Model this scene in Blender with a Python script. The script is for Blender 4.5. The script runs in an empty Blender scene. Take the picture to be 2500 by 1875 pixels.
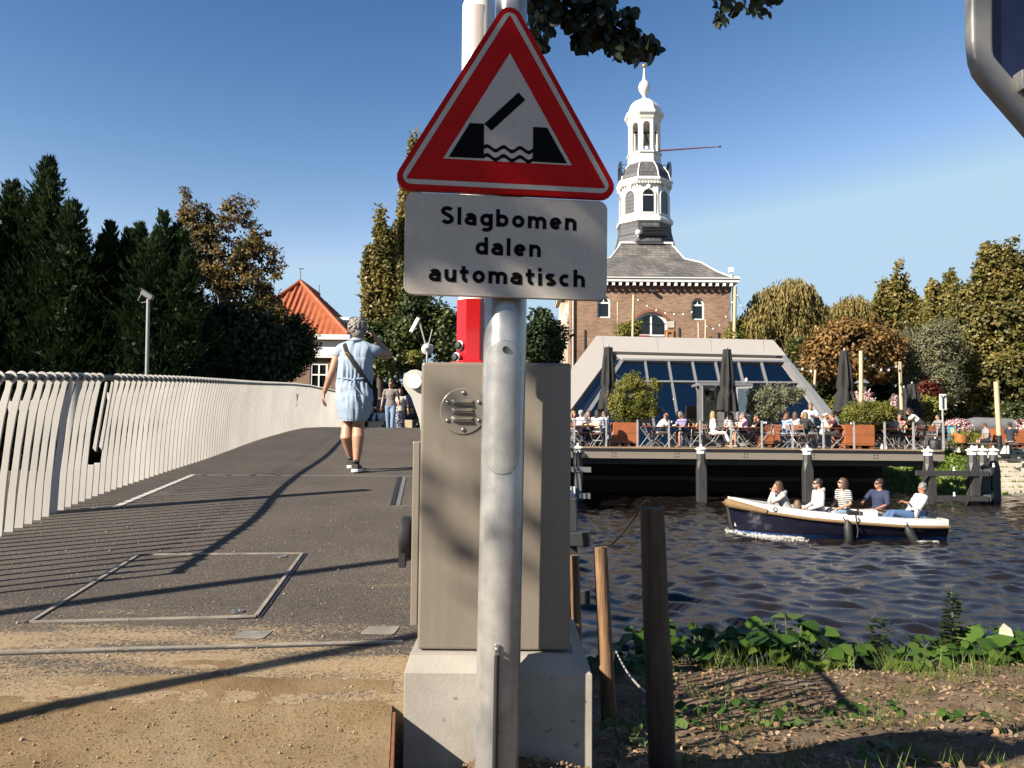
import bpy, math, random
import numpy as np
from mathutils import Vector, Matrix, Quaternion
random.seed(7); rng = np.random.default_rng(11)
scene = bpy.context.scene
R = math.radians
E = 2.3                        # eye height above the canal water (water = 0)
FPX = 1950.0                   # focal length in pixels of the 2500 px wide photograph
PITCH, ROLL = R(3.45), R(0.5)
SUN_AZ, SUN_EL = R(34), R(32)  # light travels +X +Y and down

# ---------------------------------------------------------------- camera, sky, sun
cam = bpy.data.cameras.new('camera'); cam.sensor_width = 36; cam.lens = 36*FPX/2500
cam.clip_start = 0.05; cam.clip_end = 3000
co = bpy.data.objects.new('camera', cam); scene.collection.objects.link(co)
CM = Matrix.Rotation(math.pi/2+PITCH, 3, 'X') @ Matrix.Rotation(ROLL, 3, 'Z')
co.matrix_world = Matrix.Translation((0,0,E)) @ CM.to_4x4()
scene.camera = co
SUNV = Vector((-math.cos(SUN_AZ)*math.cos(SUN_EL), -math.sin(SUN_AZ)*math.cos(SUN_EL), math.sin(SUN_EL)))  # towards the sun
world = bpy.data.worlds.new('World'); scene.world = world; world.use_nodes = True
nt = world.node_tree; bg = nt.nodes['Background']
sky = nt.nodes.new('ShaderNodeTexSky'); sky.sky_type = 'NISHITA'; sky.sun_disc = False
sky.sun_elevation = SUN_EL; sky.sun_rotation = math.atan2(SUNV.x, SUNV.y)
sky.altitude = 0; sky.air_density = 1.0; sky.dust_density = 0.0; sky.ozone_density = 1.0
# the air is very clear: deepen the sky's own gradient from horizon to zenith, channel by channel
sep = nt.nodes.new('ShaderNodeSeparateColor'); cmb = nt.nodes.new('ShaderNodeCombineColor'); nt.links.new(sky.outputs[0], sep.inputs[0])
for ch, (pw, k, mx) in enumerate(((2.3, .316, 2.5), (1.75, .341, 3.5), (1.5, .392, 4.4))):
    a = nt.nodes.new('ShaderNodeMath'); a.operation = 'POWER'; nt.links.new(sep.outputs[ch], a.inputs[0]); a.inputs[1].default_value = pw
    m = nt.nodes.new('ShaderNodeMath'); m.operation = 'MULTIPLY'; nt.links.new(a.outputs[0], m.inputs[0]); m.inputs[1].default_value = k
    c = nt.nodes.new('ShaderNodeMath'); c.operation = 'MINIMUM'; nt.links.new(m.outputs[0], c.inputs[0]); c.inputs[1].default_value = mx
    nt.links.new(c.outputs[0], cmb.inputs[ch])
nt.links.new(cmb.outputs[0], bg.inputs[0]); bg.inputs[1].default_value = 0.066
sl = bpy.data.lights.new('sun', 'SUN'); sl.energy = 5.0; sl.angle = R(0.5); sl.color = (1.0, 0.91, 0.77)
so = bpy.data.objects.new('sun', sl); scene.collection.objects.link(so)
so.rotation_euler = (-SUNV).to_track_quat('-Z', 'Y').to_euler(); so.location = (-20,-15,30)
vs = scene.view_settings; scene.display_settings.display_device = 'sRGB'
vs.view_transform = 'Standard'; vs.look = 'None'; vs.exposure = 1.6; vs.gamma = 1.0; vs.use_curve_mapping = False

# ---------------------------------------------------------------- geometry helpers
def ray(px, py): return CM @ Vector(((px-1250)/FPX, -(py-937.5)/FPX, -1))
def W(px, py, D):
    d = ray(px, py); return Vector((0,0,E)) + d*(D/d.y)
def GZ(px, py, z):
    d = ray(px, py); return Vector((0,0,E)) + d*((z-E)/d.z)
def interp(x, xs, ys): return float(np.interp(x, xs, ys))
DK = ([-3,1.5,2.0,2.45,2.9,4.9,6.6,8.6,9.9,13.6,16.5,18.5,21,24,28,34,40],
      [-.92,-.92,-.875,-.82,-.79,-.655,-.545,-.43,-.365,-.175,-.02,.06,.095,.05,-.2,-.6,-.8])
def deckz(y): return E+interp(y, *DK)
def DP(px, py, up=0.0):        # where the pixel's ray meets the bridge deck (or the sand path before it)
    lo, hi = 1.2, 30
    f = lambda D: W(px, py, D).z-deckz(D)
    d = lo
    while d < hi and f(d) > 0: d += .05
    lo = d-.05
    for _ in range(30):
        m = (lo+d)/2
        if f(m) > 0: lo = m
        else: d = m
    p = W(px, py, d); return Vector((p.x, p.y, deckz(p.y)+up))
def rotz(a): return Matrix.Rotation(a, 3, 'Z')
def rotx(a): return Matrix.Rotation(a, 3, 'X')
def roty(a): return Matrix.Rotation(a, 3, 'Y')
I3 = Matrix.Identity(3)

class MB:
    def __init__(s): s.v=[]; s.f=[]; s.m=[]; s.mi=0
    def add(s, vs, fs):
        n=len(s.v); s.v += [tuple(p) for p in vs]
        for f in fs: s.f.append(tuple(i+n for i in f)); s.m.append(s.mi)
        return s
    def box(s, c, sz, rot=I3):
        c=Vector(c); h=Vector(sz)/2
        P=[c+rot@Vector((x*h.x,y*h.y,z*h.z)) for z in(-1,1) for y in(-1,1) for x in(-1,1)]
        return s.add(P,[(0,2,3,1),(4,5,7,6),(0,1,5,4),(2,6,7,3),(0,4,6,2),(1,3,7,5)])
    def bar(s, p, q, w, h, up=(0,0,1)):
        p=Vector(p); q=Vector(q); t=(q-p); L=t.length; t.normalize(); up=Vector(up)
        x=t.cross(up)
        if x.length<1e-4: x=t.cross(Vector((0,1,0)))
        x.normalize(); z=x.cross(t); rot=Matrix((x,t,z)).transposed()
        return s.box((p+q)/2,(w,L,h),rot)
    def rings(s, rings, cap=True, closed=False):
        n=len(rings[0]); b=len(s.v); m=len(rings)
        for r in rings: s.v += [tuple(p) for p in r]
        for i in range(m if closed else m-1):
            for j in range(n):
                k=(j+1)%n; i2=(i+1)%m
                s.f.append((b+i*n+j,b+i*n+k,b+i2*n+k,b+i2*n+j)); s.m.append(s.mi)
        if cap and not closed:
            s.f.append(tuple(b+j for j in reversed(range(n)))); s.m.append(s.mi)
            s.f.append(tuple(b+(m-1)*n+j for j in range(n))); s.m.append(s.mi)
        return s
    def tube(s, pts, r, n=8, cap=True, ry=None, xa=None):
        pts=[Vector(p) for p in pts]; m=len(pts)
        rs=list(r) if isinstance(r,(list,tuple)) else [r]*m
        rys=rs if ry is None else (list(ry) if isinstance(ry,(list,tuple)) else [ry]*m)
        out=[]; px=Vector(xa) if xa is not None else None
        for i in range(m):
            t=(pts[min(i+1,m-1)]-pts[max(i-1,0)])
            if t.length<1e-9: t=Vector((0,0,1))
            t.normalize()
            if px is None: px=t.orthogonal()
            x=px-t*px.dot(t)
            if x.length<1e-5: x=t.orthogonal()
            x.normalize(); y=t.cross(x)
            if xa is None: px=x
            out.append([pts[i]+x*(rs[i]*math.cos(2*math.pi*k/n))+y*(rys[i]*math.sin(2*math.pi*k/n)) for k in range(n)])
        return s.rings(out,cap)
    def ell(s, c, rad, rot=I3, nu=12, nv=8):
        c=Vector(c); rr=[]
        for i in range(nv+1):
            a=math.pi*i/nv; a=min(max(a,.02),math.pi-.02)
            rr.append([c+rot@Vector((rad[0]*math.sin(a)*math.cos(2*math.pi*k/nu),rad[1]*math.sin(a)*math.sin(2*math.pi*k/nu),-rad[2]*math.cos(a))) for k in range(nu)])
        return s.rings(rr)
    def lathe(s, prof, c=(0,0,0), n=16, rot=I3, phase=0.0):
        c=Vector(c)
        return s.rings([[c+rot@Vector((max(r,1e-4)*math.cos(phase+2*math.pi*k/n),max(r,1e-4)*math.sin(phase+2*math.pi*k/n),z)) for k in range(n)] for r,z in prof])
    def prism(s, poly, fn, d0, d1):            # fn(u,v,d)->point
        n=len(poly); a=[fn(u,v,d0) for u,v in poly]; b=[fn(u,v,d1) for u,v in poly]
        return s.add(a+b,[tuple(range(n)),tuple(reversed(range(n,2*n)))]+[(i,i+n,(i+1)%n+n,(i+1)%n) for i in range(n)])
    def ringprism(s, po, pi, fn, d0, d1):
        n=len(po); P=[fn(u,v,d) for pl in(po,pi) for d in(d0,d1) for u,v in pl]
        F=[]
        for i in range(n):
            k=(i+1)%n
            F+=[(i,k,2*n+k,2*n+i),(n+k,n+i,3*n+i,3*n+k),(k,i,n+i,n+k),(2*n+i,2*n+k,3*n+k,3*n+i)]
        return s.add(P,F)
    def build(s, name, mats, parent=None, world=True, smooth=None, bevel=0, bseg=2):
        v=s.v
        if parent is not None and world:
            inv=XF[parent.name]; v=[inv@Vector(p) for p in s.v]
        me=bpy.data.meshes.new(name); me.from_pydata([tuple(p) for p in v],[],s.f)
        if not isinstance(mats,(list,tuple)): mats=[mats]
        for m in mats: me.materials.append(m)
        if len(mats)>1: me.polygons.foreach_set('material_index',s.m)
        fixnormals(me)
        if smooth is not None:
            me.shade_smooth()
            if smooth<180: me.set_sharp_from_angle(angle=R(smooth))
        o=bpy.data.objects.new(name,me); scene.collection.objects.link(o)
        if parent is not None: o.parent=parent
        XF[o.name]=XF[parent.name] if parent is not None else Matrix.Identity(4)
        if bevel:
            b=o.modifiers.new('bevel','BEVEL'); b.width=bevel; b.segments=bseg; b.limit_method='ANGLE'; b.angle_limit=R(40)
        return o
import bmesh
def fixnormals(me):
    bm=bmesh.new(); bm.from_mesh(me); bmesh.ops.recalc_face_normals(bm,faces=bm.faces); bm.to_mesh(me); bm.free()
XF={}                          # world -> local of each thing
def tag(o, label=None, cat=None, group=None, kind=None):
    if label: o['label']=label
    if cat: o['category']=cat
    if group: o['group']=group
    if kind: o['kind']=kind
    return o
def thing(name, label, cat, loc=(0,0,0), rz=0.0, group=None):
    o=bpy.data.objects.new(name,None); scene.collection.objects.link(o)
    o.empty_display_size=.1
    o.location=loc; o.rotation_euler=(0,0,rz); tag(o,label,cat,group)
    XF[o.name]=(Matrix.Translation(Vector(loc))@Matrix.Rotation(rz,4,'Z')).inverted()
    return o
KIDS={}
def copy_thing(src, loc, rz, label, group=None):
    def cp(o, par):
        c=o.copy(); scene.collection.objects.link(c)
        if par is not None: c.parent=par
        for k in [x for x in list(scene.collection.objects) if x.parent==o] if o.name not in KIDS else KIDS[o.name]: cp(k,c)
        return c
    def note(o):
        if o.name not in KIDS:
            KIDS[o.name]=[x for x in list(scene.collection.objects) if x.parent==o]
            for k in KIDS[o.name]: note(k)
    note(src); c=cp(src,None); c.location=loc; c.rotation_euler=(0,0,rz); c['label']=label
    if group: c['group']=group
    XF[c.name]=(Matrix.Translation(Vector(loc))@Matrix.Rotation(rz,4,'Z')).inverted()
    return c
def rounded(poly, r, n=6):
    out=[]; m=len(poly)
    for i in range(m):
        p0,p1,p2=(Vector(poly[(i+k)%m]) for k in(-1,0,1))
        a=(p0-p1).normalized(); b=(p2-p1).normalized(); ang=a.angle(b); d=min(r/math.tan(ang/2),(p0-p1).length*.49,(p2-p1).length*.49)
        rr=d*math.tan(ang/2); c=p1+(a+b).normalized()*(rr/math.sin(ang/2)); s0=p1+a*d-c; s1=p1+b*d-c
        a0=math.atan2(s0.y,s0.x); da=math.atan2(s1.y,s1.x)-a0
        while da>math.pi: da-=2*math.pi
        while da<-math.pi: da+=2*math.pi
        for k in range(n+1): out.append((c.x+rr*math.cos(a0+da*k/n),c.y+rr*math.sin(a0+da*k/n)))
    return out
def mesh_np(name, V, F, mat, parent=None, smooth=False):   # V (n,3) world, F (m,k)
    if parent is not None:
        M=np.array(XF[parent.name]); V=V@M[:3,:3].T+M[:3,3]
    me=bpy.data.meshes.new(name); n,k=F.shape
    me.vertices.add(len(V)); me.vertices.foreach_set('co',V.astype(np.float32).ravel())
    me.loops.add(n*k); me.loops.foreach_set('vertex_index',F.astype(np.int32).ravel())
    me.polygons.add(n); me.polygons.foreach_set('loop_start',np.arange(0,n*k,k,dtype=np.int32)); me.polygons.foreach_set('loop_total',np.full(n,k,dtype=np.int32))
    if smooth: me.polygons.foreach_set('use_smooth',np.ones(n,dtype=bool))
    me.materials.append(mat); me.update(calc_edges=True); me.validate()
    o=bpy.data.objects.new(name,me); scene.collection.objects.link(o)
    if parent is not None: o.parent=parent
    XF[o.name]=XF[parent.name] if parent is not None else Matrix.Identity(4)
    return o
def norm(a): return a/np.maximum(np.linalg.norm(a,axis=-1,keepdims=True),1e-9)
def leaf_arrays(P, D, N, L, Wd, fold=.25):   # rhombus leaves: base, side, tip, side
    D=norm(D); S=norm(np.cross(D,N)); U=np.cross(S,D); L=np.asarray(L).reshape(-1,1)*np.ones((len(P),1)); Wd=np.asarray(Wd).reshape(-1,1)*np.ones((len(P),1))
    V=np.stack([P,P+D*L*.45+S*Wd*.5+U*Wd*fold,P+D*L,P+D*L*.45-S*Wd*.5+U*Wd*fold],1).reshape(-1,3)
    return V,np.arange(len(V)).reshape(-1,4)
def rdir(n): return norm(rng.normal(size=(n,3)))

# ---------------------------------------------------------------- materials
def newmat(name):
    m=bpy.data.materials.new(name); m.use_nodes=True; t=m.node_tree; return m,t,t.nodes['Principled BSDF']
def nd(t, typ, **kw):
    n=t.nodes.new(typ)
    for k,v in kw.items():
        if k in n.inputs: n.inputs[k].default_value=v
        else: setattr(n,k,v)
    return n
ALB=.70                        # the photograph is exposed for sunlight: keep every surface on the dark side of its range
def c4(c): return (c[0]*ALB,c[1]*ALB,c[2]*ALB,1)
def ramp(t, fac, stops):
    r=t.nodes.new('ShaderNodeValToRGB'); e=r.color_ramp.elements
    while len(e)<len(stops): e.new(.5)
    for el,(p,c) in zip(e,stops): el.position=p; el.color=c4(c) if len(c)==3 else c
    t.links.new(fac,r.inputs[0]); return r.outputs[0]
def mixc(t, a, b, fac, mode='MIX'):
    n=t.nodes.new('ShaderNodeMix'); n.data_type='RGBA'; n.blend_type=mode
    for val,idx in((fac,0),(a,6),(b,7)):
        if hasattr(val,'is_linked') or isinstance(val,bpy.types.NodeSocket): t.links.new(val,n.inputs[idx])
        else: n.inputs[idx].default_value=c4(val) if isinstance(val,(tuple,list)) else val
    return n.outputs[2]
def coords(t, which='Object', scale=(1,1,1)):
    tc=t.nodes.new('ShaderNodeTexCoord'); mp=t.nodes.new('ShaderNodeMapping'); mp.inputs['Scale'].default_value=scale
    t.links.new(tc.outputs[which],mp.inputs[0]); return mp.outputs[0]
def noise(t, vec, scale, detail=4, rough=.55, out=0):
    n=nd(t,'ShaderNodeTexNoise',Scale=scale,Detail=detail,Roughness=rough); t.links.new(vec,n.inputs['Vector']); return n.outputs[out]
def bump(t, h, bs, strength=.3, dist=.01, nrm=None):
    b=nd(t,'ShaderNodeBump',Strength=strength,Distance=dist); t.links.new(h,b.inputs['Height'])
    if nrm is not None: t.links.new(nrm,b.inputs['Normal'])
    t.links.new(b.outputs[0],bs.inputs['Normal']); return b.outputs[0]
def pm(name, col, rough=.6, metal=0, var=.15, scale=6, bmp=0, bscale=60, spec=.5, coat=0, stretch=(1,1,1), dist=.004):
    m,t,b=newmat(name); v=coords(t,'Object',stretch)
    n=noise(t,v,scale)
    t.links.new(ramp(t,n,[(.25,tuple(c*(1-var) for c in col)),(.75,tuple(min(1,c*(1+var)) for c in col))]),b.inputs['Base Color'])
    b.inputs['Roughness'].default_value=rough; b.inputs['Metallic'].default_value=metal; b.inputs['Specular IOR Level'].default_value=spec
    b.inputs['Coat Weight'].default_value=coat
    if bmp: bump(t,noise(t,v,bscale,5),b,bmp,dist)
    return m
def leafmat(name, cols, trans=.35, rough=.5, cscale=.5, spec=.3):
    m,t,b=newmat(name); g=t.nodes.new('ShaderNodeNewGeometry'); v=coords(t)
    a=t.nodes.new('ShaderNodeMath'); a.operation='MULTIPLY_ADD'; t.links.new(g.outputs['Random Per Island'],a.inputs[0]); a.inputs[1].default_value=.55
    n=noise(t,v,cscale,3); sc=t.nodes.new('ShaderNodeMath'); sc.operation='MULTIPLY_ADD'; t.links.new(n,sc.inputs[0]); sc.inputs[1].default_value=1.4; sc.inputs[2].default_value=-.48
    t.links.new(sc.outputs[0],a.inputs[2])
    k=len(cols)-1
    c=ramp(t,a.outputs[0],[(i/k,x) for i,x in enumerate(cols)])
    t.links.new(c,b.inputs['Base Color']); b.inputs['Roughness'].default_value=rough; b.inputs['Specular IOR Level'].default_value=spec
    tr=t.nodes.new('ShaderNodeBsdfTranslucent'); t.links.new(c,tr.inputs[0]); mx=t.nodes.new('ShaderNodeMixShader'); mx.inputs[0].default_value=trans
    t.links.new(b.outputs[0],mx.inputs[1]); t.links.new(tr.outputs[0],mx.inputs[2]); t.links.new(mx.outputs[0],t.nodes['Material Output'].inputs[0])
    return m
def brickmat(name, c1, c2, mortar, scale=1, bw=.22, bh=.065, ms=.012, bmp=.3, patch=None, rough=.85):
    m,t,b=newmat(name); tc=t.nodes.new('ShaderNodeTexCoord'); sx=t.nodes.new('ShaderNodeSeparateXYZ'); t.links.new(tc.outputs['Object'],sx.inputs[0])
    ad=t.nodes.new('ShaderNodeMath'); t.links.new(sx.outputs[0],ad.inputs[0]); t.links.new(sx.outputs[1],ad.inputs[1])
    cb=t.nodes.new('ShaderNodeCombineXYZ'); t.links.new(ad.outputs[0],cb.inputs[0]); t.links.new(sx.outputs[2],cb.inputs[1])
    br=nd(t,'ShaderNodeTexBrick',Scale=scale); br.inputs['Brick Width'].default_value=bw; br.inputs['Row Height'].default_value=bh; br.inputs['Mortar Size'].default_value=ms
    br.inputs['Color1'].default_value=c4(c1); br.inputs['Color2'].default_value=c4(c2); br.inputs['Mortar'].default_value=c4(mortar); br.inputs['Mortar Smooth'].default_value=.3
    t.links.new(cb.outputs[0],br.inputs['Vector'])
    n=noise(t,tc.outputs['Object'],.8,5); c=mixc(t,br.outputs[0],ramp(t,n,[(.3,(.55,.5,.48)),(.7,(1,1,1))]) if patch is None else ramp(t,n,patch),.8,'MULTIPLY')
    t.links.new(c,b.inputs['Base Color']); b.inputs['Roughness'].default_value=rough; b.inputs['Specular IOR Level'].default_value=.25
    iv=t.nodes.new('ShaderNodeMath'); iv.operation='SUBTRACT'; iv.inputs[0].default_value=1; t.links.new(br.outputs['Fac'],iv.inputs[1]); bump(t,iv.outputs[0],b,bmp,.01)
    return m
M={}
M['white']=pm('white_paint',(.80,.78,.74),.45,var=.05,scale=3)
M['ink']=pm('matt_black_film',(.004,.004,.005),.85,spec=.08)
M['stone']=pm('pale_stone',(.50,.44,.36),.8,var=.15,scale=3,bmp=.3)
M['offwhite']=pm('warm_white_metal',(.56,.53,.49),.42,var=.12,scale=1.5,spec=.4)
M['black']=pm('black_paint',(.012,.012,.014),.45,var=.3)
M['dark']=pm('dark_metal',(.03,.03,.033),.45,var=.25)
M['grey']=pm('grey_metal',(.33,.33,.33),.4,var=.1)
M['midgrey']=pm('mid_grey_metal',(.16,.16,.165),.4,var=.1)
M['taupe']=pm('taupe_powder_coat',(.215,.186,.152),.32,var=.03,scale=2,spec=.5,bmp=.04,bscale=500)
M['taupedark']=pm('brown_grey_steel',(.12,.105,.095),.5,var=.12)
def taupe():
    m=pm('dusty_taupe',(.215,.186,.152),.34,var=.04,scale=2,bmp=.04,bscale=500); t=m.node_tree; b=t.nodes['Principled BSDF']; old=b.inputs['Base Color'].links[0].from_socket
    v=coords(t); sx=t.nodes.new('ShaderNodeSeparateXYZ'); t.links.new(v,sx.inputs[0]); mr=nd(t,'ShaderNodeMapRange'); mr.inputs['From Min'].default_value=.0; mr.inputs['From Max'].default_value=.55; mr.inputs['To Min'].default_value=.16; mr.inputs['To Max'].default_value=.0; t.links.new(sx.outputs[2],mr.inputs[0])
    a=t.nodes.new('ShaderNodeMath'); a.operation='ADD'; t.links.new(mr.outputs[0],a.inputs[0]); t.links.new(noise(t,v,190,3,.6),a.inputs[1])
    st=noise(t,coords(t,'Object',(9,9,.7)),3,4); c=mixc(t,old,ramp(t,st,[(.35,(1.3,1.28,1.25)),(.65,(1.45,1.43,1.4))]),1,'MULTIPLY')
    t.links.new(mixc(t,c,(.42,.36,.28),ramp(t,a.outputs[0],[(.72,(0,0,0)),(.82,(.45,.45,.45))])),b.inputs['Base Color']); return m
M['dusty_taupe']=taupe()
M['red']=pm('red_reflective',(.46,.003,.002),.55,var=.05,spec=.12)
M['redpaint']=pm('red_paint',(.46,.008,.010),.25,var=.12,coat=.5)
M['steel']=pm('bright_steel',(.55,.53,.5),.28,.9,var=.1,scale=20)
M['rust']=pm('rusted_steel',(.20,.075,.03),.85,var=.4,scale=18,bmp=.4)
M['corten']=pm('corten_steel',(.30,.085,.022),.75,var=.18,scale=3,bmp=.1)
M['rubber']=pm('black_rubber',(.012,.012,.013),.6,var=.3)
M['timber']=pm('tarred_timber',(.034,.033,.034),.55,var=.35,scale=4,bmp=.3,bscale=25,stretch=(4,4,.6))
M['pale_wood']=pm('pale_pine',(.50,.385,.25),.7,var=.12,scale=4,stretch=(3,3,.5))
M['brown_wood']=pm('brown_slat_wood',(.19,.062,.025),.5,var=.2,scale=8)
M['deckwood']=pm('terrace_boards',(.27,.185,.115),.75,var=.2,scale=3,stretch=(8,.5,1))
M['galv']=None
def galv():
    m,t,b=newmat('galvanised_steel'); v=coords(t)
    n=noise(t,v,9,6,.6); n2=noise(t,coords(t,'Object',(14,14,1.2)),3,5)
    c=mixc(t,ramp(t,n,[(.3,(.33,.325,.32)),(.7,(.62,.60,.57))]),ramp(t,n2,[(.5,(1,1,1)),(.8,(.6,.58,.55))]),.35,'MULTIPLY')
    t.links.new(c,b.inputs['Base Color']); b.inputs['Metallic'].default_value=.55
    t.links.new(ramp(t,n,[(.2,(.32,)*3),(.8,(.5,)*3)]),b.inputs['Roughness']); bump(t,n2,b,.08,.002); return m
M['galv']=galv()
def honey(name, col):          # retro-reflective sheeting with its fine cell pattern
    m,t,b=newmat(name); v=coords(t)
    vo=nd(t,'ShaderNodeTexVoronoi',Scale=260); vo.feature='DISTANCE_TO_EDGE'; t.links.new(v,vo.inputs['Vector'])
    c=mixc(t,ramp(t,vo.outputs[0],[(.02,tuple(x*.74 for x in col)),(.16,col)]),ramp(t,noise(t,v,6),[(.3,(.92,.9,.88)),(.7,(1,1,1))]),1,'MULTIPLY')
    t.links.new(c,b.inputs['Base Color']); b.inputs['Roughness'].default_value=.35; bump(t,vo.outputs[0],b,.25,.001); return m
M['sheeting']=honey('white_reflective_sheeting',(.75,.68,.61))
M['redsheet']=M['red']
def asphalt():
    m,t,b=newmat('deck_grit'); v=coords(t)
    n=noise(t,v,105,6,.8); vo=nd(t,'ShaderNodeTexVoronoi',Scale=130); t.links.new(v,vo.inputs['Vector'])
    base=ramp(t,n,[(.36,(.031,.026,.022)),(.5,(.108,.092,.078)),(.66,(.31,.265,.22))])
    big=noise(t,v,1.3,5); base=mixc(t,base,ramp(t,big,[(.3,(.75,.74,.74)),(.7,(1.15,1.1,1.05))]),1,'MULTIPLY')
    # sand walked onto the near end of the deck
    sx=t.nodes.new('ShaderNodeSeparateXYZ'); tc=t.nodes.new('ShaderNodeTexCoord'); t.links.new(tc.outputs['Object'],sx.inputs[0])
    near=nd(t,'ShaderNodeMapRange'); near.inputs['From Min'].default_value=2.45; near.inputs['From Max'].default_value=4.6; near.inputs['To Min'].default_value=.74; near.inputs['To Max'].default_value=.14
    t.links.new(sx.outputs[1],near.inputs[0])
    a=t.nodes.new('ShaderNodeMath'); t.links.new(near.outputs[0],a.inputs[0])
    st=noise(t,coords(t,'Object',(.9,4.0,1)),1.6,4,.5); s2=t.nodes.new('ShaderNodeMath'); s2.operation='MULTIPLY_ADD'; t.links.new(st,s2.inputs[0]); s2.inputs[1].default_value=.75; s2.inputs[2].default_value=-.40
    t.links.new(s2.outputs[0],a.inputs[1])
    fine=noise(t,v,75,4,.75); gt=t.nodes.new('ShaderNodeMath'); gt.operation='SUBTRACT'; t.links.new(a.outputs[0],gt.inputs[0]); t.links.new(fine,gt.inputs[1])
    fac=ramp(t,gt.outputs[0],[(0,(0,0,0)),(.12,(1,1,1))])
    # the three dusty streaks over the expansion joint
    sand=ramp(t,noise(t,v,60,4,.7),[(.3,(.29,.20,.11)),(.7,(.47,.345,.20))])
    c=mixc(t,base,sand,fac); sp=ramp(t,vo.outputs['Color'],[(.955,(0,0,0)),(.97,(1,1,1))]); c=mixc(t,c,(.45,.40,.33),sp)
    t.links.new(c,b.inputs['Base Color']); b.inputs['Roughness'].default_value=.85; b.inputs['Specular IOR Level'].default_value=.25
    bump(t,n,b,.55,.004); return m
M['asphalt']=asphalt()
def sandm():
    m,t,b=newmat('sandy_path'); v=coords(t)
    n=noise(t,v,3,6,.6); f=noise(t,v,150,6,.85)
    c=mixc(t,ramp(t,n,[(.3,(.30,.20,.105)),(.55,(.43,.31,.18)),(.8,(.50,.39,.25))]),ramp(t,f,[(.3,(.62,.6,.58)),(.65,(1.1,1.08,1.05))]),1,'MULTIPLY')
    vo=nd(t,'ShaderNodeTexVoronoi',Scale=55); t.links.new(v,vo.inputs['Vector']); c=mixc(t,c,(.13,.075,.032),ramp(t,vo.outputs['Color'],[(.9,(0,0,0)),(.93,(.7,.7,.7))]))
    t.links.new(c,b.inputs['Base Color']); b.inputs['Roughness'].default_value=.95; b.inputs['Specular IOR Level'].default_value=.1
    h=t.nodes.new('ShaderNodeMath'); h.operation='MULTIPLY_ADD'; t.links.new(f,h.inputs[0]); h.inputs[1].default_value=.5; t.links.new(noise(t,v,52,6,.75),h.inputs[2])
    bump(t,h.outputs[0],b,.8,.011); return m
M['sand']=sandm()
def soilm():
    m,t,b=newmat('bank_soil'); v=coords(t); n=noise(t,v,2.5,6,.6); f=noise(t,v,45,5,.7)
    c=mixc(t,ramp(t,n,[(.3,(.20,.135,.08)),(.55,(.42,.30,.20)),(.75,(.56,.43,.31))]),ramp(t,f,[(.3,(.5,.5,.5)),(.7,(1.1,1.1,1.1))]),1,'MULTIPLY')
    t.links.new(c,b.inputs['Base Color']); b.inputs['Roughness'].default_value=.95; b.inputs['Specular IOR Level'].default_value=.1; bump(t,f,b,.9,.03); return m
M['soil']=soilm()
M['concrete']=None
def concm():
    m,t,b=newmat('cast_concrete'); v=coords(t); n=noise(t,v,5,6,.6); vo=nd(t,'ShaderNodeTexVoronoi',Scale=42); t.links.new(v,vo.inputs['Vector'])
    c=ramp(t,n,[(.3,(.26,.235,.20)),(.7,(.38,.35,.305))])
    sx=t.nodes.new('ShaderNodeSeparateXYZ'); tc=t.nodes.new('ShaderNodeTexCoord'); t.links.new(tc.outputs['Object'],sx.inputs[0])
    mr=nd(t,'ShaderNodeMapRange'); mr.inputs['From Min'].default_value=.02; mr.inputs['From Max'].default_value=.24; mr.inputs['To Min'].default_value=1.0; mr.inputs['To Max'].default_value=0
    t.links.new(sx.outputs[2],mr.inputs[0]); a=t.nodes.new('ShaderNodeMath'); a.operation='MULTIPLY'; t.links.new(mr.outputs[0],a.inputs[0]); t.links.new(noise(t,v,14,6,.7),a.inputs[1])
    c=mixc(t,c,(.14,.10,.06),ramp(t,a.outputs[0],[(.2,(0,0,0)),(.55,(.9,.9,.9))]))
    c=mixc(t,c,(.10,.085,.07),ramp(t,vo.outputs[0],[(.05,(1,1,1)),(.12,(0,0,0))])) if False else c
    pit=ramp(t,noise(t,v,26,2,.4),[(.70,(0,0,0)),(.76,(1,1,1))]); c=mixc(t,c,(.09,.075,.06),pit)
    t.links.new(c,b.inputs['Base Color']); b.inputs['Roughness'].default_value=.85; bump(t,noise(t,v,90,5),b,.35,.003); return m
M['concrete']=concm()
def oldwood(name,c0,c1):
    m,t,b=newmat(name); v=coords(t,'Object',(16,16,1.4)); n=noise(t,v,3,7,.62); k=noise(t,coords(t),4,3)
    c=mixc(t,ramp(t,n,[(.3,c0),(.55,c1),(.75,tuple(min(1,x*1.5) for x in c1))]),ramp(t,k,[(.3,(.6,.55,.5)),(.7,(1,1,1))]),.7,'MULTIPLY')
    t.links.new(c,b.inputs['Base Color']); b.inputs['Roughness'].default_value=.8; bump(t,n,b,.8,.008); return m
M['post_wood']=oldwood('weathered_post_wood',(.10,.045,.018),(.33,.185,.085))
M['brown_post']=oldwood('brown_post_wood',(.055,.034,.020),(.14,.088,.052))
M['bark']=oldwood('bark',(.03,.022,.016),(.10,.078,.058))
def waterm():
    m,t,b=newmat('canal_water'); v=coords(t)
    b.inputs['Base Color'].default_value=(.009,.007,.006,1); b.inputs['Roughness'].default_value=.05; b.inputs['IOR'].default_value=1.42; b.inputs['Specular IOR Level'].default_value=.5
    n=noise(t,coords(t,'Object',(1,1.8,1)),15,6,.7); bump(t,n,b,.28,.018); return m
M['water']=waterm()
M['brick']=brickmat('tower_brick',(.32,.165,.10),(.50,.30,.19),(.45,.37,.29),bw=.26,bh=.085,ms=.012)
M['quay']=brickmat('quay_brick',(.07,.04,.03),(.10,.06,.045),(.05,.045,.04))
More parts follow.
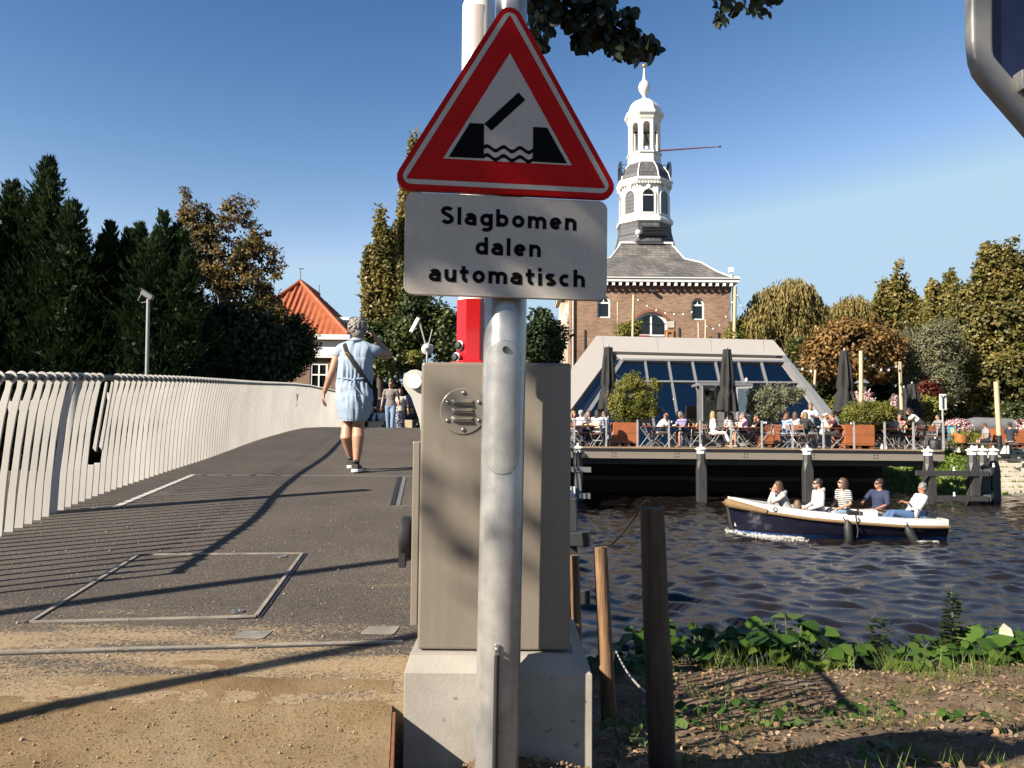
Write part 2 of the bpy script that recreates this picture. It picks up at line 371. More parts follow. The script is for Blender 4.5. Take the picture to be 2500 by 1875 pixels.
M['housebrick']=brickmat('house_brick',(.26,.12,.07),(.32,.17,.10),(.3,.25,.2))
M['slate']=brickmat('grey_slate',(.15,.145,.145),(.26,.245,.235),(.07,.07,.07),bw=.30,bh=.18,ms=.012,bmp=.35,patch=[(.3,(.45,.44,.44)),(.52,(.85,.84,.82)),(.7,(1.35,1.28,1.18))],rough=.6)
M['slate_dark']=brickmat('dark_slate',(.13,.135,.15),(.20,.205,.22),(.06,.06,.065),bw=.34,bh=.26,ms=.02,bmp=.35,rough=.55)
def tile():
    m,t,b=newmat('orange_roof_tile'); v=coords(t); n=noise(t,v,2.2,5)
    t.links.new(ramp(t,n,[(.3,(.25,.052,.014)),(.7,(.38,.095,.026))]),b.inputs['Base Color']); b.inputs['Roughness'].default_value=.7; return m
M['tile']=tile()
def glassm(name, tint, refl):
    m,t,b=newmat(name); t.nodes.remove(b)
    g=t.nodes.new('ShaderNodeBsdfGlossy'); g.inputs['Roughness'].default_value=.015; g.inputs['Color'].default_value=(.62,.57,.52,1)
    tr=t.nodes.new('ShaderNodeBsdfTransparent'); tr.inputs[0].default_value=c4(tint); mx=t.nodes.new('ShaderNodeMixShader'); mx.inputs[0].default_value=refl
    t.links.new(tr.outputs[0],mx.inputs[1]); t.links.new(g.outputs[0],mx.inputs[2]); t.links.new(mx.outputs[0],t.nodes['Material Output'].inputs[0]); return m
M['glass']=glassm('tinted_glass',(.75,.85,.88),.42)
M['sideglass']=glassm('side_glass',(.5,.55,.55),.55)
M['darkglass']=pm('dark_window',(.008,.009,.011),.08,var=.1,spec=.6)
M['interior']=pm('interior_dark',(.15,.145,.14),.8,var=.5,scale=2)
M['cladding']=pm('pale_grey_cladding',(.36,.335,.315),.4,var=.03,scale=1.2)
M['mullion']=pm('grey_mullion',(.17,.175,.185),.4,var=.06)
M['canvas']=pm('black_parasol_cloth',(.012,.0115,.0115),.85,var=.25,scale=5)
M['greycanvas']=pm('grey_parasol_cloth',(.16,.18,.19),.8,var=.1)
M['rope']=pm('tan_rope',(.20,.12,.056),.85,var=.3,scale=30,bmp=.6,bscale=70,dist=.01)
M['navy']=pm('navy_hull',(.009,.009,.020),.15,var=.15,coat=.2)
M['blue']=pm('blue_antifouling',(.015,.07,.26),.35,var=.1)
M['hullwhite']=pm('white_gelcoat',(.80,.78,.74),.25,var=.03,coat=.3)
M['deckgrey']=pm('pale_grey_deck',(.55,.54,.52),.5,var=.06)
M['foam']=pm('water_foam',(.75,.73,.68),.7,var=.15,scale=14)
M['signblue']=pm('dark_blue_panel',(.006,.012,.05),.5,var=.12,scale=3)
M['alu']=pm('aluminium_profile',(.34,.34,.335),.42,.25,var=.12,scale=8)
M['bronze']=pm('bell_bronze',(.03,.034,.032),.5,.3)
M['gold']=pm('gilded_metal',(.6,.4,.12),.35,.6)
M['maroon']=pm('maroon_paint',(.09,.018,.03),.4)
M['redframe']=pm('red_window_frame',(.22,.012,.010),.4)
M['orangewood']=pm('varnished_wood',(.40,.16,.05),.4,var=.15)
M['grass']=leafmat('grass_blade',[(.045,.075,.012),(.10,.15,.022),(.18,.21,.05)],.3)
M['lawn']=pm('lawn',(.095,.15,.022),.9,var=.35,scale=5,bmp=.9,bscale=30,dist=.05)
M['litter']=leafmat('fallen_leaf',[(.07,.038,.02),(.17,.10,.052),(.31,.20,.115),(.50,.38,.25)],.1,.75,2.0)
# ---------------------------------------------------------------- the setting: ground, water, path
def bank(y): return E+interp(y,[-4,1.0,1.9,2.35,3,3.8,4.7,6,7.4,8.2,9.0,11],[-1.0,-1.02,-1.04,-1.10,-1.27,-1.47,-1.66,-1.87,-2.08,-2.30,-3.0,-3.6])
def groundz(x,y):
    near=bank(y)
    if y<2.75 and x<1.6 and x>-.36: near=max(near,E-.90-.22*max(0,x+.06)-1.0*max(0,-.07-x)-.42*max(0,2.32-y)-.9*max(0,y-2.45))
    if x<-.36: near=max(near,E-1.12) if y<7.4 else near
    far=E+interp(y,[28,31,32,36.5,60,400],[-4,-2.9,-2.33,-.74,-.72,-.9])
    z=max(near,far) if y>9 else near
    if x<-9: z=max(z,E-1.25)
    elif x<-6.5: z=max(z,z+(E-1.25-z)*(-6.5-x)/2.5)
    return z
def grid(name,xs,ys,zf,mat,smooth=True):
    V=np.array([(x,y,zf(x,y)) for y in ys for x in xs],float); nx,ny=len(xs),len(ys)
    i=np.arange(nx*ny).reshape(ny,nx); F=np.stack([i[:-1,:-1],i[:-1,1:],i[1:,1:],i[1:,:-1]],-1).reshape(-1,4)
    return mesh_np(name,V,F,mat,None,smooth)
from mathutils import noise as mn
xs=sorted(set([-800,-300,-120,-60,-40,-25,-15,-9,-8,-6.5,-5,-3,-1.5,-.8,-.37,-.35]+[round(-.3+.07*i,3) for i in range(95)]+[7,8,9,10,12,14,15.3,17,20,25,30,40,60,100,200,400,800]))
ys=sorted(set([-60,-20,-8,-4,-1,0,.8,1.3]+[round(1.6+.07*i,3) for i in range(106)]+[9.5,11,14,20,26,28,30,31,31.5,32,32.5,33,34,35,36,36.5,38,42,48,60,80,120,200,400,900]))
tag(grid('ground',xs,ys,lambda x,y: groundz(x,y)+((.05*mn.noise((x*1.3,y*1.3,0))+.025*mn.noise((x*5,y*5,3))) if y<8 and x>-.3 else 0),M['soil']),kind='structure')
tag(grid('lawn',[round(15.3+.3*i,2) for i in range(60)],[round(31.6+.2*i,2) for i in range(32)],lambda x,y: groundz(x,y)+.02+.05*mn.noise((x*2,y*2,1)),M['lawn']),kind='structure')
# water: real waves on a fine sheet, ripples in its surface
wx=np.concatenate([np.arange(-40,-4,.8),np.arange(-4,16,.05),np.arange(16,34,.25),np.arange(34,90,1.5)]); wy=np.concatenate([np.arange(6.8,22,.055),np.arange(22,33,.11)])
X,Y=np.meshgrid(wx,wy); Zw=np.zeros_like(X)
for k in range(80):
    lam=rng.uniform(.20,.7) if k>20 else (rng.uniform(.7,1.6) if k>4 else rng.uniform(2,4.5)); th=rng.normal(-1.9,.8); ph=rng.uniform(0,6.28); amp=.0042*lam**.9*(.35 if lam>1.2 else (.85 if lam>.6 else (1.6 if lam>.28 else .9)))
    Zw+=amp*np.sin((X*math.cos(th)+Y*math.sin(th))*2*math.pi/lam+ph+.7*np.sin(X*.37+Y*.21+k))
idx=np.arange(X.size).reshape(X.shape); F=np.stack([idx[:-1,:-1],idx[:-1,1:],idx[1:,1:],idx[1:,:-1]],-1).reshape(-1,4)
tag(mesh_np('water',np.stack([X.ravel(),Y.ravel(),Zw.ravel()],1),F,M['water'],None,True),kind='structure')

# edges of the bridge, left edge under the railing and right edge beside the cabinet
RAILPTS=[(-1090,1660,2.5),(-300,1440,3.85),(0,1315,4.9),(250,1213,6.7),(500,1129,9.9),(620,1079,13.4),(700,1053,16.4),(745,1046,18.6),(790,1044,20.8),(835,1045,22.8)]
LE=[]
for px,py,D in RAILPTS:
    x=W(px,py,D).x; LE.append((x,D))
LEDGE=len(LE); LE+= [(-4.6,26),(-4.0,30),(-3.0,36)]
lx=[p[0] for p in LE]; ly=[p[1] for p in LE]
def leftx(y): return interp(y,ly,lx)
def rightx(y): return interp(y,[2.0,3.3,5,10,16,20,24,30,36],[-.35,-.36,-.42,-1.05,-1.35,-1.1,-.3,1.6,2.8])
bridge=thing('footbridge','arched footbridge with dark gritty deck rising away from the sand path','bridge',(0,0,0))
mb=MB(); ysd=[2.45,2.9]+[3.2+.4*i for i in range(70)]
ring=[]
for y in ysd:
    a,b_=leftx(y)-.06,rightx(y)+.05; z=deckz(y)
    ring.append([(a,y,z),(b_,y,z),(b_,y,z-.35),(a,y,z-.35)])
mb.rings(ring); mb.build('deck',M['asphalt'],bridge)
# steel strips, joints and hatch frames let into the deck
def strip(px0,py0,px1,py1,w,h=.006,n=6):
    m_=MB(); P=[DP(px0+(px1-px0)*i/n,py0+(py1-py0)*i/n) for i in range(n+1)]
    for p,q in zip(P,P[1:]): m_.bar(p+Vector((0,0,h/2)),q+Vector((0,0,h/2)),w,h)
    return m_
strip(-150,1596,983,1566,.020,.004).build('joint_strip',pm('dusty_strip',(.25,.22,.18),.6,var=.4,scale=12),bridge)
strip(-150,1604,983,1572,.010,.004).build('joint_gap',M['dark'],bridge)
hatch=MB()
for a in[(75,1520,340,1355),(340,1355,738,1352),(738,1352,625,1505),(625,1506,75,1520)]:
    q=strip(*a,.016,.007); hatch.v+=[];n0=len(hatch.v); hatch.v+=q.v; hatch.f+=[tuple(i+n0 for i in f) for f in q.f]; hatch.m+=q.m
hf=hatch.build('hatch_frame',pm('dusty_frame',(.26,.225,.19),.55,var=.4,scale=14),bridge)
for a in[(62,1522,328,1356),(748,1352,637,1506),(555,1512,640,1509)]:
    strip(*a,.010,.004).build('hatch_gap',M['black'],bridge)
for px,py in((580,1494),(688,1360)):
    mb=MB(); mb.lathe([(.028,0),(.028,.006),(.012,.007),(.012,.003)],DP(px,py),14); mb.build('hatch_lock',M['steel'],bridge,smooth=30)
g3=MB()
for a in[(283,1238,472,1160)]:
    q=strip(*a,.05,.006); n0=len(g3.v); g3.v+=q.v; g3.f+=[tuple(i+n0 for i in f) for f in q.f]; g3.m+=q.m
g3.build('cover_strip',M['offwhite'],bridge)
for a,w,m_ in[((200,1241,283,1239),.03,'alu'),((472,1160,1010,1163),.02,'midgrey'),((975,1165,958,1234),.035,'black'),((988,1165,972,1234),.03,'midgrey'),((958,1236,1010,1236),.02,'midgrey')]:
    strip(*a,w,.005).build('deck_seam',M[m_],bridge)
for px,py,w in((617,1550,.13),(928,1540,.14)):
    p=DP(px,py); mb=MB(); mb.prism(rounded([(-w/2,-.045),(w/2-.01,-.05),(w/2,.05),(-w/2+.02,.045)],.012),lambda u,v,d:p+Vector((u,v,d+.055*v)),.001,.0035); mb.build('steel_pad',pm('dusty_plate',(.20,.175,.15),.7,var=.35,scale=14),bridge)
# sand path before the bridge
px_=[-6+.12*i for i in range(47)]+[-.40,-.34]; py_=[-2,-1,0,.8]+[1.2+.04*i for i in range(32)]
py_=[y for y in py_ if y<2.42]+[2.42+.015*i for i in range(42)]; px_=[-3.4+.03*i for i in range(100)]+[-.40,-.34]; V_=[]
for y in py_:
    for x in px_: xx=x if x<-.345 else -.336+.13*(2.33-max(y,1.0)); w_=min(1,max(0,(y-2.38)/.10)); V_.append((xx,y,deckz(y)+(1-w_)*(-.002+.012*mn.noise((x*6,y*6,0))+.008*mn.noise((x*19,y*19,0))+.004*mn.noise((x*40,y*40,2)))+w_*(.0015-.011*max(0,y-2.44)+.005*mn.noise((x*1.1+y*1.3,y*9,4))+.0025*mn.noise((x*14,y*14,1))+.0012*mn.noise((x*45,y*45,1)))))
k_=np.arange(len(V_)).reshape(len(py_),len(px_)); tag(mesh_np('path',np.array(V_),np.stack([k_[:-1,:-1],k_[:-1,1:],k_[1:,1:],k_[1:,:-1]],-1).reshape(-1,4),M['sand'],None,True),kind='structure')
(lambda *a:0)((lambda x,y: deckz(y)-.004+.012*mn.noise((x*6,y*6,0))+.008*mn.noise((x*19,y*19,0))))
# steel sheet holding the sand back
mb=MB(); a=W(984,1700,2.42); mb.prism([(1.0,E-.86),(2.33,E-.80),(2.33,E-1.4),(1.0,E-1.4)],lambda u,v,d:Vector((-.332+d+(.13*(2.33-u)),u,v)),0,.008)
tag(mb.build('retaining_plate',M['rust']),'rusty steel sheet edging the sand beside the concrete base','steel plate')
# loose pebbles on the deck and sand, and small clods beside the base
N=1500; P=[]
for i in range(N):
    y=2.0+rng.random()**1.5*4.5; x=rng.uniform(max(leftx(max(y,2.5)),-3.2),-.4); P.append((x,y,deckz(y)))
P=np.array(P); s=rng.uniform(.001,.0048,N)*np.where(rng.random(N)<.06,1.7,1)
oc=np.array([(1,0,0),(0,1,0),(-1,0,0),(0,-1,0),(0,0,1),(0,0,-1)],float); of=np.array([(0,1,4),(1,2,4),(2,3,4),(3,0,4),(1,0,5),(2,1,5),(3,2,5),(0,3,5)])
V=(P[:,None,:]+oc[None]*s[:,None,None]*rng.uniform(.6,1.3,(N,6,1))+np.array([0,0,.002])).reshape(-1,3); F=(of[None]+6*np.arange(N)[:,None,None]).reshape(-1,3)
N2=9000; P=np.array([(rng.uniform(-2.4,-.36),y,0) for y in rng.uniform(1.85,2.75,N2)]); P[:,2]=[deckz(y)+.001+(.012*mn.noise((x*6,y*6,0))+.008*mn.noise((x*19,y*19,0)) if y<2.44 else 0) for x,y,_ in P]; s2=rng.uniform(.0008,.0026,N2)*np.where(rng.random(N2)<.04,2.0,1)
V2=(P[:,None,:]+oc[None]*s2[:,None,None]*rng.uniform(.6,1.3,(N2,6,1))).reshape(-1,3); F2=(of[None]+6*np.arange(N2)[:,None,None]).reshape(-1,3)
tag(mesh_np('grit',V2,F2,pm('sand_grit',(.30,.20,.105),.95,var=.7,scale=60)),'coarse sandy grit and crumbs strewn over the path','grit',kind='stuff')
tag(mesh_np('gravel',V,F,pm('pebble',(.30,.245,.18),.8,var=.5,scale=40)),'scattered pale pebbles lying on the bridge deck and sand','pebbles',kind='stuff')
N=2600; P=np.stack([rng.uniform(-.3,.25,N),rng.uniform(1.75,2.3,N),np.zeros(N)],1); P[:,2]=[groundz(x,y)+.01+max(0,.03-.3*abs(y-2.28)) for x,y,_ in P]; s=rng.uniform(.0015,.0065,N)
V=(P[:,None,:]+(oc[None]+rng.normal(0,.25,(N,6,3)))*s[:,None,None]*rng.uniform(.6,1.3,(N,6,1))).reshape(-1,3); F=(of[None]+6*np.arange(N)[:,None,None]).reshape(-1,3)
tag(mesh_np('dirt',V,F,pm('clod',(.22,.14,.07),.95,var=.4,scale=30)),'loose brown clods of earth heaped against the concrete base','earth',kind='stuff')
# ---------------------------------------------------------------- signs on the pole in front
SA=R(6.5); SP0=W(1236,430,2.16); SU=Vector((math.cos(SA),math.sin(SA),0)); SN=Vector((math.sin(SA),-math.cos(SA),0)); SZ=Vector((0,0,1))
def S(px,py):                  # pixel -> coordinates on the plane of the sign
    d=ray(px,py); o=Vector((0,0,E)); t=(SP0-o).dot(SN)/d.dot(SN); p=o+d*t-SP0; return (p.dot(SU),p.dot(SZ))
def SF(u,v,d): return SP0+SU*u+SZ*v+SN*d
c=S(1236,476); s_=.655; ins=s_/(2*math.sqrt(3)); cu,cv=S(1239,474); cv+=ins-.0
SR=R(-.35)
def tri(d,r,n=6):
    k=2*(ins-d); P=[(k*math.cos(a),k*math.sin(a)) for a in(math.pi/2,math.pi*7/6,math.pi*11/6)]
    P=[(x*math.cos(SR)-y*math.sin(SR)+cu,x*math.sin(SR)+y*math.cos(SR)+cv) for x,y in P]
    return rounded(P,r,n) if r else P
ws=thing('warning_sign','red and white triangular sign picturing an opening bridge over water','traffic sign',SF(cu,cv,0))
mb=MB(); mb.ringprism(tri(0,.036),tri(.006,.030),SF,-.022,.0); mb.prism(tri(.003,.033),SF,-.008,-.0005); mb.build('red_plate',M['redsheet'],ws,bevel=.0025)
mb=MB(); mb.ringprism(tri(.0155,.022),tri(.029,.004),SF,0,.0012); mb.build('white_border',M['sheeting'],ws)
wt=[S(1245,130),S(1082,387),S(1396,404)]
mb=MB(); mb.prism(wt,SF,0,.0012); mb.build('white_field',M['sheeting'],ws)
z1=lambda x,y:S(900+x/3.3185,y/3.3185)
def wav(y0,y1):
    a=[];N=40
    for i in range(N+1):
        t=i/N; x=930+t*402; base=y0+(y1-y0)*t
        a.append((x,base-17*math.sin(t*3*2*math.pi+.2)*(1 if .0<t<1 else 1)))
    return a
mb=MB()
for P in([(648,1272),(820,998),(935,1005),(932,1285)],[(1332,1030),(1446,1037),(1606,1326),(1328,1310)],[(937,1004),(1213,750),(1268,812),(993,1062)]): mb.prism([z1(*p) for p in P],SF,.0008,.0024)
for y0,y1 in((1200,1222),(1272,1295)):
    w=wav(y0,y1); n0=len(mb.v)
    for (x0,a0),(x1,a1) in zip(w,w[1:]): mb.prism([z1(x0,a0-15),z1(x1,a1-15),z1(x1,a1+15),z1(x0,a0+15)],SF,.0008,.0022)
mb.build('bridge_symbol',M['ink'],ws)
mb=MB()
for py in(300,440):
    u,v=S(1237,py); mb.box(SF(u,v,-.032),(.16,.03,.02),rotz(SA))
mb.build('bracket',M['galv'],ws)
# lower plate and its lettering, drawn with flat-ended strokes
TL,TR,BR,BL=S(988,464),S(1484,492),S(1483,733),S(987,717)
tsn=thing('text_sign','white rectangular sign reading Slagbomen dalen automatisch','traffic sign',SF(*[(a+b)/2 for a,b in zip(TL,BR)],0))
xm0,xm1=(TL[0]+BL[0])/2,(TR[0]+BR[0])/2; zt,zb=(TL[1]+TR[1])/2,(BL[1]+BR[1])/2
def rect(i,r):
    P=[(xm0+i,zt-i),(xm0+i,zb+i),(xm1-i,zb+i),(xm1-i,zt-i)]; cx,cy=(xm0+xm1)/2,(zt+zb)/2
    return rounded([((x-cx)*math.cos(SR)-(y-cy)*math.sin(SR)+cx,(x-cx)*math.sin(SR)+(y-cy)*math.cos(SR)+cy) for x,y in P],r)
mb=MB(); mb.prism(rect(.002,.024),SF,-.012,-.0055); mb.ringprism(rect(0,.026),rect(.005,.021),SF,-.024,-.005); mb.build('plate',M['sheeting'],tsn,bevel=.0015)
mb=MB(); u,v=S(1237,600); mb.box(SF(u,v,-.032),(.16,.03,.02),rotz(SA)); mb.build('bracket',M['galv'],tsn)
SW=.300; K=SW/2
def arc(cx,cy,rx,ry,a0,a1,n=14): return [(cx+rx*math.cos(R(a0+(a1-a0)*i/n)),cy+ry*math.sin(R(a0+(a1-a0)*i/n))) for i in range(n+1)]
def arch(x0,x1): return [(x0,0),(x0,1)],[(x0,.52)]+arc((x0+x1)/2,.55,(x1-x0)/2,.45-K+.0,180,0)[1:]+[(x1,0)]
G={'o':(.98,[arc(.49,.5,.49-K,.5-K,0,360,28)]),'l':(.30,[[(.15,0),(.15,1.42)]]),
 'a':(.92,[[(.76,0),(.76,.60)]+arc(.45,.60,.31,.40-K,0,150)[1:],[(.76,.575)]+arc(.40,.36,.27,.36-K,90,270)+[(.55,K),(.76,.27)]]),
 'g':(.98,[arc(.49,.5,.49-K,.5-K,0,360,28),[(.84,1),(.84,-.05)]+arc(.47,-.06,.37,.25,0,-135)[1:]]),
 'b':(.98,[arc(.49,.5,.49-K,.5-K,0,360,28),[(K,0),(K,1.42)]]),'d':(.98,[arc(.49,.5,.49-K,.5-K,0,360,28),[(.98-K,0),(.98-K,1.42)]]),
 'm':(1.46,[*arch(K,.73),arch(.73,1.46-K)[1]]),'n':(.92,[*arch(K,.92-K)]),'h':(.92,[[(K,0),(K,1.42)],arch(K,.92-K)[1]]),
 'e':(.94,[[(K,.5),(.94-K,.5)],arc(.47,.5,.47-K,.5-K,0,318,26)]),
 'u':(.92,[[(.92-K,0),(.92-K,1)],[(K,1),(K,.45)]+arc(.46,.45,.46-K,.45-K,180,360)[1:]]),
 't':(.72,[[(.30,1.30),(.30,.40)]+arc(.55,.40,.25,.40-K,180,275)[1:],[(.0,1-K),(.68,1-K)]]),
 'i':(.30,[[(.15,0),(.15,1)],[(.15,1.14),(.15,1.42)]]),
 's':(.84,[arc(.42,.735,.42-K,.265-K*.86,25,250,14)+arc(.42,.275,.42-K+.01,.275-K,80,-160,14)[2:]]),
 'c':(.88,[arc(.48,.5,.48-K,.5-K,48,312,22)]),
 'S':(1.02,[arc(.51,1.05,.50-K,.39-K,30,255,16)+arc(.51,.41,.51-K,.41-K,78,-155,16)[2:]])}
def stroke(mb,P,x0,y0,sc,d0,d1,dirx,fn):
    n=len(P); close=(Vector(P[0])-Vector(P[-1])).length<1e-6
    L=[];Rr=[]
    for i in range(n):
        p=Vector(P[i]); a=Vector(P[i-1]) if i>0 else (Vector(P[-2]) if close else None); b=Vector(P[i+1]) if i<n-1 else (Vector(P[1]) if close else None)
        t=((p-a).normalized() if a is not None else Vector((0,0)))+((b-p).normalized() if b is not None else Vector((0,0)))
        t.normalize(); nrm=Vector((-t.y,t.x)); k=K
        if a is not None and b is not None:
            cth=nrm.dot(Vector((-(b-p).normalized().y,(b-p).normalized().x))); k=K/max(cth,.6)
        L.append(p+nrm*k); Rr.append(p-nrm*k)
    f=lambda q:(x0+q.x*sc*dirx[0]+q.y*sc*0,y0+q.y*sc+q.x*sc*dirx[1])
    A=[fn(*f(q),d1) for q in L]; B=[fn(*f(q),d1) for q in Rr]; A2=[fn(*f(q),d0) for q in L]; B2=[fn(*f(q),d0) for q in Rr]
    F=[]
    for i in range(n-1): F+=[(i,i+1,n+i+1,n+i),(2*n+i+1,2*n+i,i,i+1)[::-1],(n+i,n+i+1,3*n+i+1,3*n+i)]
    F+=[(0,n,3*n,2*n),(n-1,2*n-1,4*n-1,3*n-1)]
    mb.add(A+B+A2+B2,F)
def textline(word,pl,pr,xh,mb,fn,SS,d=(-.0055,-.0038)):
    (ul,vl),(ur,vr)=SS(*pl),SS(*pr); gap=.27; tot=sum(G[c_][0] for c_ in word)+gap*(len(word)-1); L=ur-ul; sx=L/tot
    x=0
    for c_ in word:
        for P in G[c_][1]:
            stroke(mb,[(px*sx/xh,py) for px,py in P],ul+x*sx,vl+(vr-vl)*(x/tot),xh,*d,(1,(vr-vl)/L),fn)
        x+=G[c_][0]+gap
xh=.0342
for w_,pl_,pr_ in(('Slagbomen',(1076,545),(1408,562)),('dalen',(1161,620),(1321,627)),('automatisch',(1047,685),(1429,701))):
    mb=MB(); textline(w_,pl_,pr_,xh,mb,SF,S); mb.build('lettering',M['ink'],tsn)
# ---------------------------------------------------------------- the pole
PC=W(1228,1055,2.25); PX,PY=PC.x,PC.y
def pf(z): return Vector((PX+.010*(z-E),PY,z))
pole=thing('sign_pole','stout galvanised steel pole carrying the two bridge signs','pole',pf(E-1.1))
ztop=W(1237,-260,2.2).z; zn=W(1237,640,2.2).z; rp=.0605
mb=MB(); mb.tube([pf(E-1.15),pf(E-.5),pf(zn-.02),pf(zn+.02),pf(ztop)],[rp,rp,rp,.046,.046],40); mb.build('shaft',M['galv'],pole,smooth=40)
def cyl_patch(z0,z1_,ha,dr,rows=30,colsn=18,rcap=True):
    m_=MB(); rr=[];h=z1_-z0;capz=ha*rp
    for i in range(rows+1):
        t=i/rows; z=z0+h*(.5-.5*math.cos(math.pi*t)); dz=min(z-z0,z1_-z); a=ha*math.sqrt(max(0,1-max(0,(capz-dz)/capz)**2)); a=max(a,.02)
        rr.append([pf(z)+Vector(((rp+dr)*math.sin(-a+2*a*j/colsn),-(rp+dr)*math.cos(-a+2*a*j/colsn),0)) for j in range(colsn+1)])
    n=colsn+1; V=[p for r in rr for p in r]
    m_.add(V,[(i*n+j,i*n+j+1,(i+1)*n+j+1,(i+1)*n+j) for i in range(rows) for j in range(colsn)]); return m_
ha0,ha1=W(1229,1160,2.15).z,W(1232,828,2.15).z
cyl_patch(ha0-.0012,ha1+.0012,R(49),.0006).build('hatch_gap',M['dark'],pole,smooth=180)
hc=cyl_patch(ha0,ha1,R(47.6),.0014).build('hatch_cover',M['galv'],pole,smooth=180)
zz=W(1232,850,2.15).z; mb=MB(); mb.lathe([(.0095,0),(.0095,.003),(.0065,.003),(.0055,.001),(.0001,.001)],pf(zz)+Vector((.004,-rp-.001,0)),20,rotx(math.pi/2)); mb.build('lock',M['dark'],hc,smooth=30)
cz=W(1222,1596,2.15).z; q=pf(cz)+Vector((-.004,-rp,0))
mb=MB(); mb.box(q+Vector((0,-.004,0)),(.013,.006,.03)); mb.lathe([(.006,0),(.006,.008),(.001,.009)],q+Vector((0,-.006,.003)),6,rotx(math.pi/2)); mb.build('cable_lug',M['steel'],pole,bevel=.002)
mb=MB(); mb.tube([q+Vector((0,-.007,-.012)),q+Vector((-.001,-.007,-.06)),q+Vector((-.003,-.009,-.3)),q+Vector((-.006,-.01,-.6))],.007,10); mb.build('earth_cable',M['rubber'],pole,smooth=60)
# ---------------------------------------------------------------- barrier cabinet on its concrete base
CF=2.40
xl,xr=W(1024,1230,CF).x,W(1393,1230,CF).x; zt_,zb_=W(1200,885,CF).z,W(1200,1588,CF).z
bz=E-1.14
cbase=thing('concrete_base','pale concrete plinth with sloping shoulders under the barrier cabinet','plinth',((xl+xr)/2,2.6,bz))
bl,br_=W(986,1700,2.345).x,W(1446,1700,2.345).x; z1b=W(1200,1645,2.345).z
mb=MB(); rg=lambda a,b,c_,d,z:[(a,c_,z),(b,c_,z),(b,d,z),(a,d,z)]
mb.rings([rg(bl,br_,2.345,3.0,bz),rg(bl,br_,2.345,3.0,z1b-.0),rg(bl+.012,br_-.05,2.378,2.97,zb_+.012-.02),rg(bl+.012,br_-.05,2.378,2.97,zb_-.004)])
mb.build('block',M['concrete'],cbase,bevel=.006)
cab=thing('barrier_cabinet','taupe steel barrier cabinet with round louvred vent, behind the sign pole','cabinet',((xl+xr)/2,CF+.2,zb_))
mb=MB(); mb.box(((xl+xr)/2,CF+.19,(zt_+zb_)/2),(xr-xl,.38,zt_-zb_)); cb_=mb; cb_.v=[(a,b,c_-zb_) for a,b,c_ in cb_.v]; o_=cb_.build('body',M['dusty_taupe'],None,bevel=.008,bseg=3); o_.parent=cab; o_.location=(-cab.location.x,-cab.location.y,0)
dl=W(1003,1300,CF+.06).x; dz0,dz1=W(1000,1530,CF+.06).z,W(1000,1078,CF+.06).z
mb=MB(); mb.box((dl+.012,CF+.19,(dz0+dz1)/2),(.022,.24,dz1-dz0)); dr_=mb.build('side_door',M['taupe'],cab,bevel=.003)
mb=MB(); mb.box((xl-.003,CF+.12,(dz0+dz1)/2),(.008,.12,dz1-dz0-.02)); mb.build('door_seal',M['rubber'],dr_)
def cw(px,py,up=0): p=W(px,py,CF); return Vector((p.x,CF-up,p.z))
vc=cw(1131,1004); rv=.0705
mb=MB(); mb.lathe([(rv,-.004),(rv,.0022),(rv-.003,.004),(.001,.0045)],vc,48,rotx(math.pi/2)); vp=mb.build('vent_plate',M['taupe'],cab,smooth=30)
for py in(981,1001.5,1022):
    mb=MB(); p=cw(1131,py,.004); rr=[]
    for i in range(17):
        x=-.0355+.071*i/16; e=min(1,min(i,16-i)/2.2); rr.append([p+Vector((x,-.011*math.sin(math.pi*k/8)*e*(.35+.65*k/8) if k<8 else -.0115*e,(.0085-.017*k/8))) for k in range(9)]+[p+Vector((x,.002,-.0085)),p+Vector((x,.002,.0085))])
    mb.rings(rr); mb.build('louvre',M['taupe'],vp,smooth=50)
for zx,zy in((605,362),(475,437),(473,585),(601,660),(728,437),(728,585)):
    mb=MB(); mb.lathe([(.0065,0),(.0065,.002),(.0052,.0045),(.0025,.006),(.0018,.004),(.0001,.004)],cw(950+zx/3.318,850+zy/3.318,.004),14,rotx(math.pi/2)); mb.build('bolt',M['steel'],vp,smooth=40)
mb=MB(); p=W(990,1312,2.62); mb.lathe([(.03,-.012),(.066,-.014),(.072,-.006),(.072,.010),(.064,.018),(.02,.02)],(-.335,2.60,p.z),28,roty(-math.pi/2)); mb.box((-.342,2.56,p.z-.06),(.02,.04,.05)); mb.build('crank_wheel',M['rubber'],cab,smooth=40)
# barrier arm standing upright on the cabinet
BX=W(1156,860,2.56).x; BY=2.56
arm=thing('boom_barrier','upright barrier arm, white with red octagonal foot, raised above the cabinet','barrier',(BX,BY,zt_))
zred=W(1150,728,2.5).z; zat=W(1150,-14,2.52).z; ra=W(1195,300,2.52).x-W(1120,300,2.52).x
mb=MB(); mb.lathe([(.058,zt_+.016),(.058,zred)],(BX,BY,0),8,phase=R(22.5)); mb.lathe([(.055,zred-.003),(.055,zred)],(BX,BY,0),8); mb.lathe([(.076,zt_+.002),(.076,zt_+.014),(.06,zt_+.018)],(BX,BY,0),8,phase=R(22.5)); mb.build('red_foot',M['redpaint'],arm,bevel=.003)
mb=MB(); mb.lathe([(.052,zred+.0005),(.052,zat-.02),(.047,zat-.006),(.035,zat),(.001,zat)],(BX+.002,BY,0),32); mb.build('white_tube',M['hullwhite'],arm,smooth=40)
m_=MB(); rr=[]
for z in(W(1150,195,2.5).z,W(1150,6,2.5).z): rr.append([(BX+.002+.0526*math.sin(R(-20+44*j/12)),BY-.0526*math.cos(R(-20+44*j/12)),z) for j in range(13)])
m_.add(rr[0]+rr[1],[(j,j+1,14+j,13+j) for j in range(12)]); m_.build('reflector_patch',M['sheeting'],arm,smooth=180)
